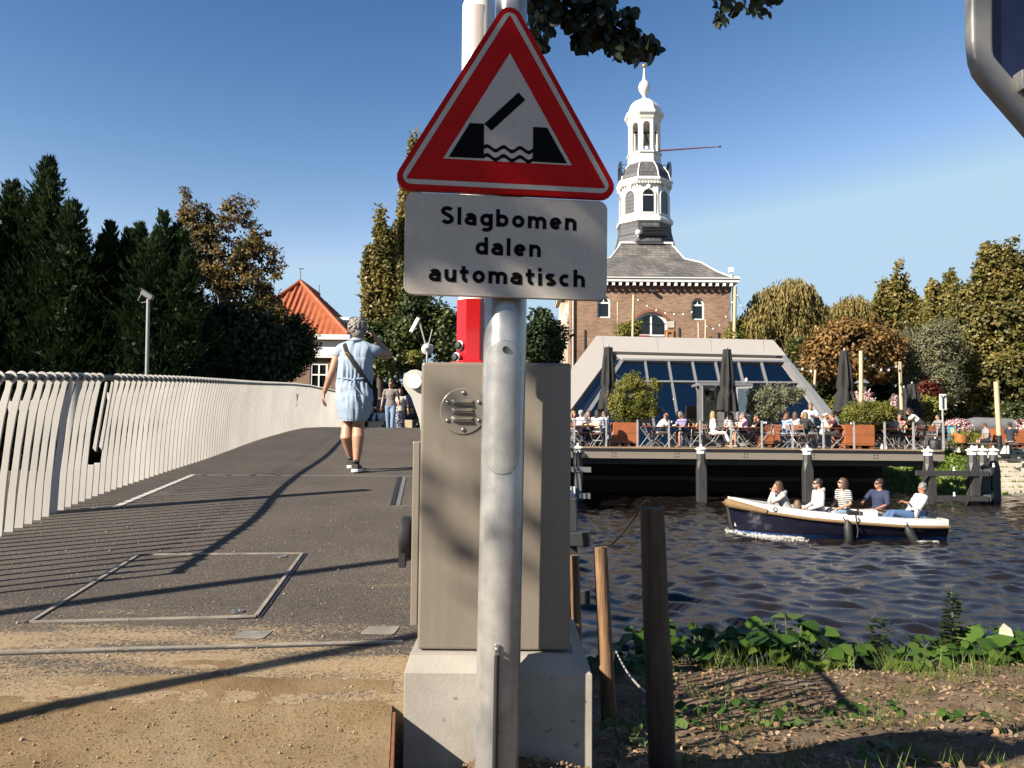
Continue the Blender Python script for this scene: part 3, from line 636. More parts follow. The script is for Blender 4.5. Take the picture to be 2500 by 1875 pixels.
for px,py,sx in((1121,842,.003),(1113,871,-.004)):
    p=W(px,py,2.50); p.y=BY-.042
    mb=MB(); mb.lathe([(.0125,0),(.0125,.008),(.009,.012),(.001,.013)],p,16,rotz(R(-35))@rotx(math.pi/2)); kb=mb.build('rubber_plug',M['rubber'],arm,smooth=40)
    mb=MB(); mb.lathe([(.0155,-.002),(.0155,.004),(.0125,.005)],p,18,rotz(R(-35))@rotx(math.pi/2)); mb.build('ring',M['steel'],kb,smooth=40)
# ---------------------------------------------------------------- railings
FIN=[(.025,0),(.032,.25),(.048,.52),(.072,.72),(.082,.78),(.106,.92)]+[(.096+.037*math.cos(R(a)),.968+.037*math.sin(R(a))) for a in range(-40,231,27)]+[(.068,.90),(.050,.835),(.044,.815),(.034,.82),(.026,.845),(.016,.84),(.018,.80),(.030,.75),(.025,.71),(.009,.50),(-.015,.22),(-.027,0)]
def fin_mb(mb,p,t,side=1,th=.013,poly=FIN,tilt=0):
    n=Vector((t.y,-t.x,0))*side
    mb.prism(poly,lambda u,v,d:p+n*(u+tilt*v)+Vector((0,0,v))+t*d,-th/2,th/2)
LP=[]
for i in range(len(LE)-1):
    (x0,y0),(x1,y1)=LE[i],LE[i+1]
# smooth path through the left edge
def cat(P,n=30):
    out=[]
    for i in range(len(P)-1):
        p0,p1,p2,p3=P[max(i-1,0)],P[i],P[i+1],P[min(i+2,len(P)-1)]
        for k in range(n):
            t=k/n; out.append(.5*((2*p1)+(p2-p0)*t+(2*p0-5*p1+4*p2-p3)*t*t+(3*p1-p0-3*p2+p3)*t**3))
    return out+[P[-1]]
def resample(P,step):
    out=[P[0]];acc=0
    for a,b in zip(P,P[1:]):
        L=(b-a).length
        while acc+L>=step:
            a=a+(b-a)*((step-acc)/L); L=(b-a).length; out.append(a); acc=0
        acc+=L
    return out
lp=resample([p for p in cat([Vector((x,y,0)) for x,y in [(interp(3.2,ly,lx),3.2)]+LE[1:LEDGE]])],.140)
rail=thing('railing','curved railing of close cream steel fins along the left of the bridge','railing',(lp[0].x,lp[0].y,deckz(lp[0].y)))
path=[Vector((p.x,p.y,deckz(p.y))) for p in lp]
hr=[];near=0;far=MB();nf=0
for i,p in enumerate(path):
    t=(path[min(i+1,len(path)-1)]-path[max(i-1,0)]); t.z=0; t.normalize(); n=Vector((t.y,-t.x,0))
    hr.append(p+n*.096+Vector((0,0,.968)))
    px=1250+FPX*p.x/p.y
    broken=219<px<246
    if broken:
        mb=MB(); k=(px-219)/27
        fin_mb(mb,p,t,1,poly=[(.026,0),(.036,.27),(-.012,.27),(-.029,0)]); mb.prism([(.040,.37),(.078,.70),(.108,.93),(.09,.94),(.058,.72),(.014,.40)],lambda u,v,d:p+n*(u-.01)+Vector((0,0,v))+t*(d+.05),-.012,.012); mb.build('bent_fin',M['offwhite'],rail,bevel=.003); continue
    if near<98 and px>-45:
        mb=MB(); fin_mb(mb,p,t,1); mb.build('fin',M['offwhite'],rail,bevel=.002 if near<45 else 0); near+=1
    elif px>=-45: fin_mb(far,p,t,1); nf+=1
    else:
        fin_mb(far,p,t,1)
tag(far.build('fins',M['offwhite'],rail),kind='stuff')
mb=MB(); mb.tube(hr,.0215,10); mb.build('handrail',M['dark'],rail,smooth=60)
mb=MB(); mb.tube([p+Vector((0,0,-.03)) for p in path],.02,6); mb.build('foot_rail',M['dark'],rail,smooth=60)
rp_=resample(cat([Vector((rightx(y)+.055,y,0)) for y in(3.3,4,5,7,10,13,16,20,24,30)]),.118)
rr_=thing('railing','second cream finned railing, mostly hidden behind the barrier cabinet','railing',(rp_[0].x,rp_[0].y,deckz(rp_[0].y)))
hr=[];far=MB()
for i,p in enumerate(rp_):
    t=(rp_[min(i+1,len(rp_)-1)]-rp_[max(i-1,0)]); t.z=0; t.normalize(); n=Vector((-t.y,t.x,0)); q=Vector((p.x,p.y,deckz(p.y)))
    hr.append(q+n*.096+Vector((0,0,.968)))
    if i==0:
        mb=MB(); fin_mb(mb,q,t,-1,.02,[(u-.13*(1-v/.9),v) if v<.9 else ((u-.096)*1.35+.096,(v-.968)*1.35+.968) for u,v in FIN]); mb.build('end_fin',M['offwhite'],rr_,bevel=.002)
    else: fin_mb(far,q,t,-1)
tag(far.build('fins',M['offwhite'],rr_),kind='stuff')
mb=MB(); mb.tube(hr,.0215,10); mb.build('handrail',M['dark'],rr_,smooth=60)
mb=MB(); q=hr[0]; mb.lathe([(.03,0),(.03,.02),(.001,.021)],q+Vector((0,-.008,0)),20,rotx(math.pi/2)); mb.build('end_cap',M['hullwhite'],rr_,smooth=40)
# ---------------------------------------------------------------- big sign board cut by the top right corner
DS=2.5
bs=thing('direction_sign','large dark blue sign board with grey aluminium edge at the top right corner','road sign',W(2600,100,DS))
def BF(px,py,d): p=W(px,py,DS+.06+ (px-2350)*.0002); return Vector((p.x,p.y+d,p.z))
outer=[(2352,-330),(2352,60),(2353,120),(2358,160),(2368,190),(2384,212),(2500,345),(2560,414),(2600,430),(2950,430),(2950,-330)]
inner=[(2404,-280),(2404,60),(2404,120),(2405,140),(2408,153),(2420,168),(2525,290),(2590,360),(2610,372),(2900,372),(2900,-280)]
mid=[(2398+ (a-2404)*1.0,b+3) for a,b in inner]
mb=MB(); mb.ringprism(outer,inner,BF,-.05,.0); mb.build('frame',pm('dull_aluminium',(.24,.235,.225),.5,.1,var=.15,scale=8),bs,bevel=.012,bseg=3)
mb=MB(); mb.prism([(a-6,b+6 if b>0 else b) for a,b in inner],BF,-.02,-.005); mb.build('panel',M['signblue'],bs)
mb=MB()
for a,b,c_,d in((2458,195,2466,242),(2476,206,2560,254)): p,q=BF(a,b,-.055),BF(c_,d,-.055); mb.box((p+q)/2,(abs(q.x-p.x),.05,abs(q.z-p.z)))
p=BF(2474,222,-.07); mb.lathe([(.012,-.01),(.012,.01)],p,6,rotx(math.pi/2)); mb.build('clamp',M['galv'],bs,bevel=.003)
mb=MB(); a=BF(2700,900,-.10); mb.tube([Vector((a.x,a.y,E-1.3)),Vector((a.x,a.y,E+2.5))],.04,16); mb.build('post',M['galv'],bs,smooth=40)
# ---------------------------------------------------------------- wooden posts on the bank, wire
def post(name,label,pts,rad,mat,sides=14,square=False):
    mb=MB(); P=[];
    n=len(pts); rr=[]
    for i,(p,r) in enumerate(zip(pts,rad)):
        ring=[]
        for k in range(sides):
            a=2*math.pi*k/sides; q=r*(1+.10*mn.noise((math.cos(a)*1.5,math.sin(a)*1.5,p.z*2+len(label))))*(1-.04*(k%3==0))
            ring.append(p+Vector((q*math.cos(a),q*math.sin(a),.006*mn.noise((math.cos(a)*3,math.sin(a)*3,7)) if i==n-1 else 0)))
        rr.append(ring)
    mb.rings(rr); o=mb.build(name,mat,None,smooth=50); tag(o,label,'post'); return o
def vpost(pxt,pyt,pxb,pyb,D,r0,r1,below=.25,n=9):
    a,b=W(pxb,pyb,D),W(pxt,pyt,D); P=[a+Vector((0,0,-below))]+[a+(b-a)*i/n for i in range(n+1)]; return P,[r1]+[r1+(r0-r1)*i/n for i in range(n+1)]
P1,R1=vpost(1592,1240,1617,1875,2.95,.044,.053,.6)
tp=post('wooden_post','tall dark brown wooden post standing on the leafy bank','x',R1,M['brown_post']) if False else post('wooden_post','tall dark brown wooden post standing on the leafy bank',P1,R1,M['brown_post'])
P2,R2=vpost(1466,1335,1487,1745,4.7,.038,.046,.3); post('wooden_post','split sunlit wooden post between the tall post and the concrete base',P2,R2,M['post_wood'])
P3,R3=vpost(1402,1356,1410,1620,5.4,.032,.036,.5); post('wooden_post','thin wooden post half hidden beside the cabinet, at the water',P3,R3,M['post_wood'])
mb=MB(); a,b=P1[-1]+Vector((0,-.03,.01)),P2[-1]
mb.tube(cat([a+Vector((.03,0,.0)),a+Vector((-.02,.05,.012)),a.lerp(b,.35)+Vector((0,0,.0)),a.lerp(b,.7)+Vector((0,0,-.03)),b+Vector((0,0,.01))],8),.0045,6)
tag(mb.build('wire',M['rubber'],None,smooth=60),'thin dark wire looping between the tops of the two bank posts','wire')
mb=MB(); a=W(1588,1700,2.97); b=W(1503,1588,4.66); mb.tube([a+(b-a)*(i/14)+Vector((0,0,-.03*math.sin(math.pi*i/14))) for i in range(15)],.005,6)
tag(mb.build('rope',pm('twisted_cord',(.32,.30,.27),.8,var=.5,scale=80),None,smooth=60),'pale twisted cord slung low between the two bank posts','rope')
# tarred fender pile and guide work behind the cabinet
fp=thing('fender_pile','black timber fender pile with cross blocks in the water beside the cabinet','pile',(W(1400,1400,6.3).x,6.3,-.6))
mb=MB(); a=W(1402,1215,6.3); mb.box((a.x-.03,6.3,(a.z-.9)/2),(.10,.16,a.z+.9)); mb.build('pile',M['timber'],fp,bevel=.01)
for y0,y1 in((1296,1330),(1436,1470)):
    p,q=W(1380,y0,6.2),W(1438,y1,6.2); mb=MB(); mb.box(((p.x+q.x)/2,6.2,(p.z+q.z)/2),(q.x-p.x,.2,p.z-q.z)); mb.build('cross_block',M['timber'],fp,bevel=.008)
# ---------------------------------------------------------------- brick gate tower with its lantern
TY=48.0; TX0,TX1=W(1393,780,TY).x,W(1784,780,TY).x; TZ0,TZE=E-.85,W(1590,696,TY).z; TD=TX1-TX0
tower=thing('gate_tower','brick gate tower with slate roof and white open bell lantern','tower',((TX0+TX1)/2,TY+TD/2,TZ0))
def tw(px,py): p=W(px,py,TY); return p.x,p.z
def wall_cells(mb,x0,x1,z0,z1,holes,y0,y1,swap=False):
    xs_=sorted({x0,x1,*[h[0] for h in holes],*[h[1] for h in holes]}); zs_=sorted({z0,z1,*[h[2] for h in holes],*[h[3] for h in holes]})
    for a,b in zip(xs_,xs_[1:]):
        run=None
        for c_,d in zip(zs_,zs_[1:]):
            inh=any(h[0]-1e-6<=a and b<=h[1]+1e-6 and h[2]-1e-6<=c_ and d<=h[3]+1e-6 for h in holes)
            if inh:
                if run: mb.box(((a+b)/2,(y0+y1)/2,(run[0]+run[1])/2),(b-a,y1-y0,run[1]-run[0])); run=None
            else: run=(run[0],d) if run else (c_,d)
        if run: mb.box(((a+b)/2,(y0+y1)/2,(run[0]+run[1])/2),(b-a,y1-y0,run[1]-run[0]))
wins=[]
for pxa,pxb,pyt,pyb in((1458,1490,722,776),(1688,1720,728,781),(1551,1630,762,850)):
    xa,zt=tw(pxa,pyt); xb,zb=tw(pxb,pyb); wins.append((xa,xb,zb,zt))
mb=MB(); wall_cells(mb,TX0,TX1,TZ0,TZE,wins,TY,TY+.45)
mb.box((TX0+.225,TY+.45+TD/2,(TZ0+TZE)/2),(.45,TD,TZE-TZ0)); mb.box((TX1-.225,TY+.45+TD/2,(TZ0+TZE)/2),(.45,TD,TZE-TZ0)); mb.box(((TX0+TX1)/2,TY+TD+.2,(TZ0+TZE)/2),(TD,.4,TZE-TZ0))
def archfill(xa,xb,zt,rise,n=10):                      # corner pieces that round the head of an opening
    xc,hw=(xa+xb)/2,(xb-xa)/2; Rr=(hw*hw+rise*rise)/(2*rise); zc=zt-Rr
    A=[(x,zc+math.sqrt(max(0,Rr*Rr-(x-xc)**2))) for x in[xa+(xb-xa)*i/(2*n) for i in range(2*n+1)]]
    return A
for xa,xb,zb,zt in wins:
    rise=(xb-xa)/2*.98 if xb-xa<1.2 else .55; A=archfill(xa,xb,zt,rise); n=len(A)//2
    for part in(A[:n+1],A[n:]):
        cor=(xa,zt) if part is not A[n:] and part[0][0]<(xa+xb)/2-1e-6 else (xb,zt)
        mb.prism([cor]+part if cor[0]==xb else [cor]+part[::-1],lambda u,v,d:Vector((u,TY+d,v)),.003,.448)
mb.build('wall',M['brick'],tower)
mb=MB(); mb.box(((TX0+TX1)/2,TY+1.2,(TZ0+TZE)/2),(TD-1,.1,TZE-TZ0-1)); mb.build('inner_dark',M['interior'],tower)
for i,(xa,xb,zb,zt) in enumerate(wins):
    big=xb-xa>1.2; rise=(xb-xa)/2*.98 if not big else .55; A=archfill(xa,xb,zt,rise); t=.09 if not big else .13
    fr=MB(); F_=lambda u,v,d:Vector((u,TY+.14+d,v))
    B=archfill(xa+t,xb-t,zt-t,max(.05,rise-(0 if big else t)))
    fr.ringprism([(xa,zb)]+A+[(xb,zb)],[(xa+t,zb+t)]+B+[(xb-t,zb+t)],F_,0,.10)
    zm=zt-rise-.02 if not big else zb+(zt-zb)*.36
    fr.box(((xa+xb)/2,TY+.19,zm),(xb-xa-2*t,.098,.10)); fr.box(((xa+xb)/2,TY+.192,(zm+zt-t)/2),(.10 if big else .06,.096,zt-t-zm-.05))
    wn=fr.build('window',M['white'],tower)
    gl=MB(); gl.prism([(xa,zb)]+A+[(xb,zb)],F_,.06,.075); gl.build('pane',M['darkglass'],wn)
    if big:
        d=MB(); x0,z0=tw(1556,818); x1,z1=tw(1587,850); 
        d.box((x0+.06,TY+.12,(z0+z1)/2),(.13,.06,z0-z1)); d.box((x1-.05,TY+.12,(z0+z1)/2),(.13,.06,z0-z1)); d.box(((x0+x1)/2,TY+.12,z0-.06),(x1-x0-.24,.058,.13)); d.build('red_door',M['redframe'],tower)
        d=MB(); x0,z0=tw(1622,806); x1,z1=tw(1644,850); d.box((x0+.06,TY-.05,(z0+z1)/2),(.12,.08,z0-z1)); d.box((x1-.05,TY-.05,(z0+z1)/2),(.12,.08,z0-z1)); d.box(((x0+x1)/2,TY-.05,z0-.07),(x1-x0-.2,.078,.14)); d.build('open_shutter',M['orangewood'],tower)
        for pa in((1536,780,1551,797),(1630,784,1646,800)):
            s=MB(); x0,z0=tw(pa[0],pa[1]); x1,z1=tw(pa[2],pa[3]); s.box(((x0+x1)/2,TY-.02,(z0+z1)/2),(x1-x0,.06,z0-z1)); s.build('stone_block',M['stone'],tower)
        o_=MB(); A2=archfill(xa-.1,xb+.1,zt+.18,.6); o_.ringprism([(xa-.1,zt-.5)]+A2+[(xb+.1,zt-.5)],[(xa+.001,zt-.5)]+[(u,v+.003) for u,v in A]+[(xb-.001,zt-.5)],lambda u,v,d:Vector((u,TY+d,v)),-.05,.0); o_.build('brick_arch',pm('arch_brick',(.22,.085,.05),.9,var=.25,scale=12),tower)
for px,py0,py1 in((1527,690,716),(1655,692,718),(1762,694,719),(1428,805,858),(1428,880,900),(1658,800,838),(1754,812,835),(1522,800,815)):
    mb=MB(); x,z0=tw(px,py0); _,z1=tw(px,py1); mb.box((x,TY-.03,(z0+z1)/2),(.09,.05,z0-z1)); mb.build('wall_anchor',M['dark'],tower)
mb=MB(); x,z=tw(1594,712); mb.box((x,TY-.2,z),(.18,.3,.14)); mb.box((x,TY-.05,z+.1),(.05,.1,.1)); mb.build('floodlight',M['dark'],tower)
ov=.42; ex0,ex1=TX0-ov,TX1+ov
mb=MB(); mb.rings([[(ex0,TY-ov,z),(ex1,TY-ov,z),(ex1,TY+TD+ov,z),(ex0,TY+TD+ov,z)] for z in(TZE+.14,TZE+.34)]); mb.rings([[(ex0-.08,TY-ov-.08,z),(ex1+.08,TY-ov-.08,z),(ex1+.08,TY+TD+ov,z),(ex0-.08,TY+TD+ov,z)] for z in(TZE+.343,TZE+.40)])
nb=24
for i in range(nb): mb.box((TX0+.05+(TX1-TX0-.1)*i/(nb-1),TY-.19,TZE+.0),(.16,.42,.18))
mb.build('gutter',M['white'],tower)
mb=MB(); mb.box(((TX0+TX1)/2,TY-.04,TZE-.24),(TD+.06,.08,.28)); mb.build('brick_band',pm('dark_brick_band',(.16,.085,.055),.9,var=.3,scale=20),tower)
mb=MB(); mb.tube([(TX0+.15,TY-.1,TZE),(TX0+.15,TY-.1,TZ0)],.05,8); mb.build('downpipe',M['stone'],tower,smooth=60)
mb=MB(); mb.tube([(TX1+.22,TY+.2,TZE+.25),(TX1+.22,TY+.2,TZE-2.9)],.07,8); mb.build('downpipe',M['white'],tower,smooth=60)
LX=W(1573,500,TY+TD/2).x; LY=TY+TD/2
def lz(py): return W(1573,py,LY).z
pz=W(1577,597,LY-1.65).z; zr=TZE+.405
prof=[(1.0,zr),(.90,zr+.20),(.78,zr+.62),(.62,zr+1.35),(.45,zr+(pz-zr)*.62),(1.66/(TD/2+ov),pz)]
def sq(s,z): h=(TD/2+ov)*s; cx=LX*(1-s)+(TX0+TX1)/2*s; return [(cx-h,LY-h,z),(cx+h,LY-h,z),(cx+h,LY+h,z),(cx-h,LY+h,z)]
mb=MB(); mb.rings([sq(s,z) for s,z in prof]); rf=mb.build('roof',M['slate'],tower)
mb=MB()
for k in range(4): mb.tube([Vector(sq(s,z)[k])+Vector((0,0,.02)) for s,z in prof],.045,6)
h=sq(prof[-1][0]*1.04,pz+.05); mb.rings([h,[(a,b,c_+.12) for a,b,c_ in h]]); mb.build('ridge_trim',M['white'],tower,smooth=60)
mp=LY/FPX
def oct_(mb,prof,n=8): mb.lathe([(hw*mp/math.cos(math.pi/8),lz(py)) for hw,py in prof],(LX,LY,0),n,phase=R(22.5)); return mb
oct_(MB(),[(70,606),(66,590),(62.5,575),(61,553)]).build('skirt_roof',M['slate_dark'],tower)
oct_(MB(),[(60,558),(66,554),(66,547),(61,541),(61,538)]).build('cornice',M['white'],tower)
oct_(MB(),[(58,539),(57,463)]).build('lower_stage',M['white'],tower)
def onface(mb,ang,apo,poly,d0,d1):
    n=Vector((math.sin(ang),-math.cos(ang),0)); u_=Vector((math.cos(ang),math.sin(ang),0))
    mb.prism(poly,lambda u,v,d:Vector((LX,LY,0))+u_*u+n*(apo+d)+Vector((0,0,v)),d0,d1); return mb
def archpoly(hw,z0,z1,n=10): return [(-hw,z0)]+[(-hw*math.cos(math.pi*i/n),z1-hw+hw*math.sin(math.pi*i/n)) for i in range(n+1)]+[(hw,z0)]
for k,a in enumerate((0,-45,45,-90,90)):
    apo=57.6*mp; z0,z1=lz(533),lz(479)
    mb=onface(MB(),R(a),apo,archpoly(.37,z0,z1),-.02,.02); lw=mb.build('louvre_window',M['slate_dark'] if a in(-45,-90) else M['darkglass'],tower)
    fr=MB(); n_=Vector((math.sin(R(a)),-math.cos(R(a)),0)); u_=Vector((math.cos(R(a)),math.sin(R(a)),0))
    fr.ringprism(archpoly(.50,z0-.1,z1+.1),archpoly(.371,z0-.001,z1),lambda u,v,d:Vector((LX,LY,0))+u_*u+n_*(apo+d)+Vector((0,0,v)),-.02,.07)
    fr.prism([(-.1,z1+.05),(.1,z1+.05),(.14,z1+.38),(-.14,z1+.38)],lambda u,v,d:Vector((LX,LY,0))+u_*u+n_*(apo+d)+Vector((0,0,v)),-.02,.11)
    if a==0: fr.prism([(-.33,z1-.42),(.33,z1-.42),(.33,z1-.36),(-.33,z1-.36)],lambda u,v,d:Vector((LX,LY,0))+u_*u+n_*(apo+d)+Vector((0,0,v)),.02,.05)
    fr.build('frame',M['white'],lw)
oct_(MB(),[(58,466),(61,463),(66,456),(66,451),(62,449)]).build('cornice',M['white'],tower)
mb=MB()
for k in range(8):
    a=k*math.pi/4; n_=Vector((math.sin(a),-math.cos(a),0)); u_=Vector((math.cos(a),math.sin(a),0))
    for j in range(-3,4): p=Vector((LX,LY,0))+n_*(62*mp)+u_*(j*.20)+Vector((0,0,lz(463.5))); mb.box(p,(.09,.14,.13),rotz(a))
tag(mb.build('dentils',M['white'],tower),kind='stuff')
og=[(60,450),(58,440),(55,430),(50,421),(44,413),(39.5,407)]
oct_(MB(),og).build('bell_roof',M['slate_dark'],tower)
mb=MB()
for k in range(8):
    a=R(22.5)+k*math.pi/4; mb.tube([(LX+hw*mp/math.cos(math.pi/8)*math.cos(a)*1.005,LY+hw*mp/math.cos(math.pi/8)*math.sin(a)*1.005,lz(py)) for hw,py in og],.045,6)
mb.build('hip_trim',M['white'],tower,smooth=60)
oct_(MB(),[(40,409),(39,405),(38.5,387),(41.5,384),(41.5,380),(39,379)]).build('drum',M['white'],tower)
mb=MB(); zA,zB=lz(379.5),lz(300); fw=37*mp*math.tan(math.pi/8)
for k in range(8):
    o=.24; a_=archpoly(o,zA,lz(309)); poly=[(-fw,zA),(-fw,zB),(fw,zB),(fw,zA)]+a_[::-1]; onface(mb,k*math.pi/4,36.6*mp,poly,-.16,.03)
mb.build('lantern_arcade',M['white'],tower)
mb=MB(); mb.lathe([(.02,lz(326)),(.16,lz(328)),(.22,lz(336)),(.28,lz(345)),(.38,lz(351)),(.36,lz(352))],(LX,LY,0),18); mb.box((LX,LY,lz(324)),(1.9,.1,.1)); mb.build('bell',M['bronze'],tower,smooth=40)
oct_(MB(),[(38,304),(40,300),(41,296),(46,290),(46.5,284),(43,282)]).build('cornice',M['white'],tower)
oct_(MB(),[(42,283),(40,276),(37,267),(31,258),(22,250),(12,245.5),(7,244)]).build('dome',M['white'],tower)
mb=MB(); mb.lathe([(r*mp,lz(py)) for r,py in((7,246),(8,243),(4.5,238),(4.5,233),(9,228),(13.5,220),(14.2,212),(12,204),(6.5,198),(4,194),(3,186),(2,167))],(LX,LY,0),16); mb.build('onion_finial',M['white'],tower,smooth=50)
mb=MB(); mb.ell((LX,LY,lz(161)),(5*mp,5*mp,5.5*mp)); mb.build('gilt_ball',M['gold'],tower,smooth=180)
mb=MB(); mb.tube([(LX,LY,lz(156)),(LX,LY,lz(78))],[.035,.02],6)
for py,w in((124,6),(108,4)): mb.box((LX,LY,lz(py)),(w*mp*2,.04,.04))
mb.prism([(-.02,lz(92)),(.28,lz(84)),(.30,lz(97)),(.10,lz(95))],lambda u,v,d:Vector((LX+u,LY+d,v)),0,.03); mb.build('weather_vane',M['dark'],tower)
for sx in(-1,1):
    mb=MB(); cx=LX+sx*(60.5*mp); rr=27*mp
    for r0,w in((rr,.07),(rr*.62,.05)): mb.rings([[(cx+dx,LY+(r0+dr)*math.cos(2*math.pi*i/28),lz(424)+(r0+dr)*math.sin(2*math.pi*i/28)) for dx,dr in((-.05,-w),(.05,-w),(.05,w),(-.05,w))] for i in range(28)],closed=True)
    for i in range(12):
        a=i*math.pi/6; mb.bar((cx,LY+rr*.62*math.cos(a),lz(424)+rr*.62*math.sin(a)),(cx,LY+rr*math.cos(a),lz(424)+rr*math.sin(a)),.05,.05,(1,0,0))
    for py in(406,428,440):
        for dy in(-.35,.35): mb.bar((cx,LY+dy,lz(py)),(LX+sx*44*mp,LY+dy,lz(py+2)),.035,.035)
    mb.build('clock_ring',pm('dial_blue',(.02,.03,.06),.5) if sx<0 else bpy.data.materials['dial_blue'],tower)
p,q=Vector((LX+.9,LY-.6,lz(375))),W(1757,358,LY-2); mb=MB(); mb.tube([p,p.lerp(q,.28),q],[.07,.06,.03],8); mb.ell(q,(.1,.07,.07)); mb.build('flag_pole',M['maroon'],tower,smooth=60)
mb=MB(); x0,x1=LX+(1556-1573)*mp,LX+(1617-1573)*mp; yf=LY-2.0
mb.box(((x0+x1)/2,yf+.3,lz(585)),(x1-x0,.5,.42))
for k in range(6): mb.box(((x0+x1)/2,yf+.02,lz(593)+.08+k*.095),(x1-x0,.10,.035),rotx(R(-25)))
mb.build('cooling_unit',M['dark'],tower)
mb=MB(); mb.ell((LX+(1546-1573)*mp,yf,lz(586)),(.19,.14,.19)); mb.tube([(LX+(1546-1573)*mp,yf,lz(586)),(LX+(1546-1573)*mp,yf,lz(597))],.04,6); mb.build('dish_aerial',M['white'],tower,smooth=60)
mb=MB(); x,z=TX1-.05,TZE+.40; mb.box((x,TY-.3,z+.5),(.26,.2,.3)); mb.tube([(x,TY-.3,z),(x,TY-.3,z+.4)],.04,6); mb.build('camera_housing',M['white'],tower)
mb=MB(); x0,x1=W(1371,800,49.5).x,TX0-.02; zt=W(1380,733,49.5).z
mb.box(((x0+x1)/2+.1,51,(TZ0+zt-1.8)/2),(x1-x0-.2,3,zt-1.8-TZ0))
zc=W(1380,800,49.5).z
for i,(w,h) in enumerate(((.0,.18),(.22,.16),(.42,.14))): mb.box(((x0+x1)/2-w/2,51,zc-.25+.17*i),(x1-x0+w,3.2+w,h))
mb.box((x0+.35,51,zc-1.0),(.5,2.6,.8)); mb.box((x1-.22,50.8,(zt+zc)/2),(.5,2,zt-zc-.2))
for k,(dz,r_) in enumerate(((.3,.42),(.75,.34),(1.15,.24),(1.5,.18))): mb.ell((x0+.28+.10*k,49.8,zc+.1+dz),(r_,r_,r_*1.1),nu=9,nv=6)
mb.build('stone_portal',M['stone'],tower)
# ---------------------------------------------------------------- house with orange tiled roof
hx0,hx1=W(575,820,42).x,W(838,820,42).x; he=W(700,818,42).z; ap=Vector((W(733,690,45.5).x,45.5,W(733,690,45.5).z)); hy1=54
house=thing('house','brick house with steep orange tiled hipped roof and white dormer','house',((hx0+hx1)/2,46,E-.8))
def tiles(A,B,T,name,ncol,Bt=None):                      # corrugated tiled slope between eave A-B and top T(-Bt)
    Bt=Bt or T; nx=ncol*6; ny=26; V=[]
    n=(B-A).cross(T-A).normalized()
    for j in range(ny+1):
        t=j/ny; a,b=A.lerp(T,t),B.lerp(Bt,t)
        for i in range(nx+1):
            s=i/nx; p=a.lerp(b,s); ph=(p-A).dot((B-A).normalized())/((B-A).length)*ncol*2*math.pi
            V.append(p+n*(.055*math.sin(ph)+.03*((t*13)%1)))
    V=np.array([tuple(v) for v in V]); k=np.arange((nx+1)*(ny+1)).reshape(ny+1,nx+1); F=np.stack([k[:-1,:-1],k[:-1,1:],k[1:,1:],k[1:,:-1]],-1).reshape(-1,4)
    return mesh_np(name,V,F,M['tile'],house)
A,B,C_,D_=Vector((hx0-.3,41.7,he)),Vector((hx1+.3,41.7,he)),Vector((hx1+.3,hy1,he)),Vector((hx0-.3,hy1,he)); ap2=Vector((ap.x,50,ap.z))
tiles(A,B,ap,'front_roof',20); tiles(B,C_,ap,'side_roof',30,ap2); tiles(D_,A,ap2,'side_roof',30,ap)
mb=MB(); mb.tube([B+Vector((0,0,.06)),ap+Vector((0,0,.08))],.11,6); mb.tube([A+Vector((0,0,.06)),ap+Vector((0,0,.08))],.11,6); mb.tube([ap+Vector((0,0,.1)),ap2+Vector((0,0,.1))],.11,6); mb.build('ridge_tiles',M['tile'],house,smooth=60)
mb=MB(); mb.tube([ap,ap+Vector((0,0,.85))],.025,6); mb.box(ap+Vector((.05,0,.8)),(.3,.03,.05)); mb.tube([ap2,ap2+Vector((0,0,.7))],.025,6); mb.build('finial',M['dark'],house)
ho=[(1.2,W(700,905,42)),(1.2,W(700,905,42))]
hw=[(W(757,886,42).x,W(800,886,42).x,W(780,950,42).z,W(780,886,42).z),(W(640,886,42).x,W(690,886,42).x,W(660,950,42).z,W(660,886,42).z)]
mb=MB(); wall_cells(mb,hx0,hx1,E-.9,he,hw,42,42.3); mb.box((hx1-.15,48.2,(E-.9+he)/2),(.3,11.6,he-E+.9)); mb.box((hx0+.15,48.2,(E-.9+he)/2),(.3,11.6,he-E+.9)); mb.build('wall',M['housebrick'],house)
for xa,xb,zb,zt in hw:
    fr=MB(); fr.ringprism([(xa,zb),(xa,zt),(xb,zt),(xb,zb)],[(xa+.1,zb+.1),(xa+.1,zt-.1),(xb-.1,zt-.1),(xb-.1,zb+.1)],lambda u,v,d:Vector((u,42.05+d,v)),0,.1)
    fr.box(((xa+xb)/2,42.1,(zb+zt)/2),(.07,.09,zt-zb-.2)); fr.box(((xa+xb)/2,42.102,zb+(zt-zb)*.55),(xb-xa-.2,.088,.07)); f_=fr.build('window',M['white'],house)
    g=MB(); g.box(((xa+xb)/2,42.13,(zb+zt)/2),(xb-xa,.01,zt-zb)); g.build('pane',M['darkglass'],f_)
mb=MB(); mb.box(((hx0+hx1)/2,41.72,he-.14),(hx1-hx0+.9,.55,.26)); mb.box(((hx0+hx1)/2,41.9,he-.75),(hx1-hx0+.1,.25,.9)); mb.box((hx1+.28,47.6,he-.14),(.5,11.2,.26)); mb.build('gutter',M['white'],house)
dx,dzz=W(835,810,43.5).x,W(835,815,43.5).z; mb=MB(); mb.box((dx-.9,45.0,dzz+.2),(2.0,1.9,1.25)); mb.box((dx-.85,45.0,dzz+.9),(2.3,2.2,.16)); dm=mb.build('dormer',M['white'],house)
mb=MB()
for k in range(3): mb.box((dx-.30+.2*k,44.035,dzz+.25),(.13,.02,.9))
mb.build('dormer_window',M['midgrey'],dm)
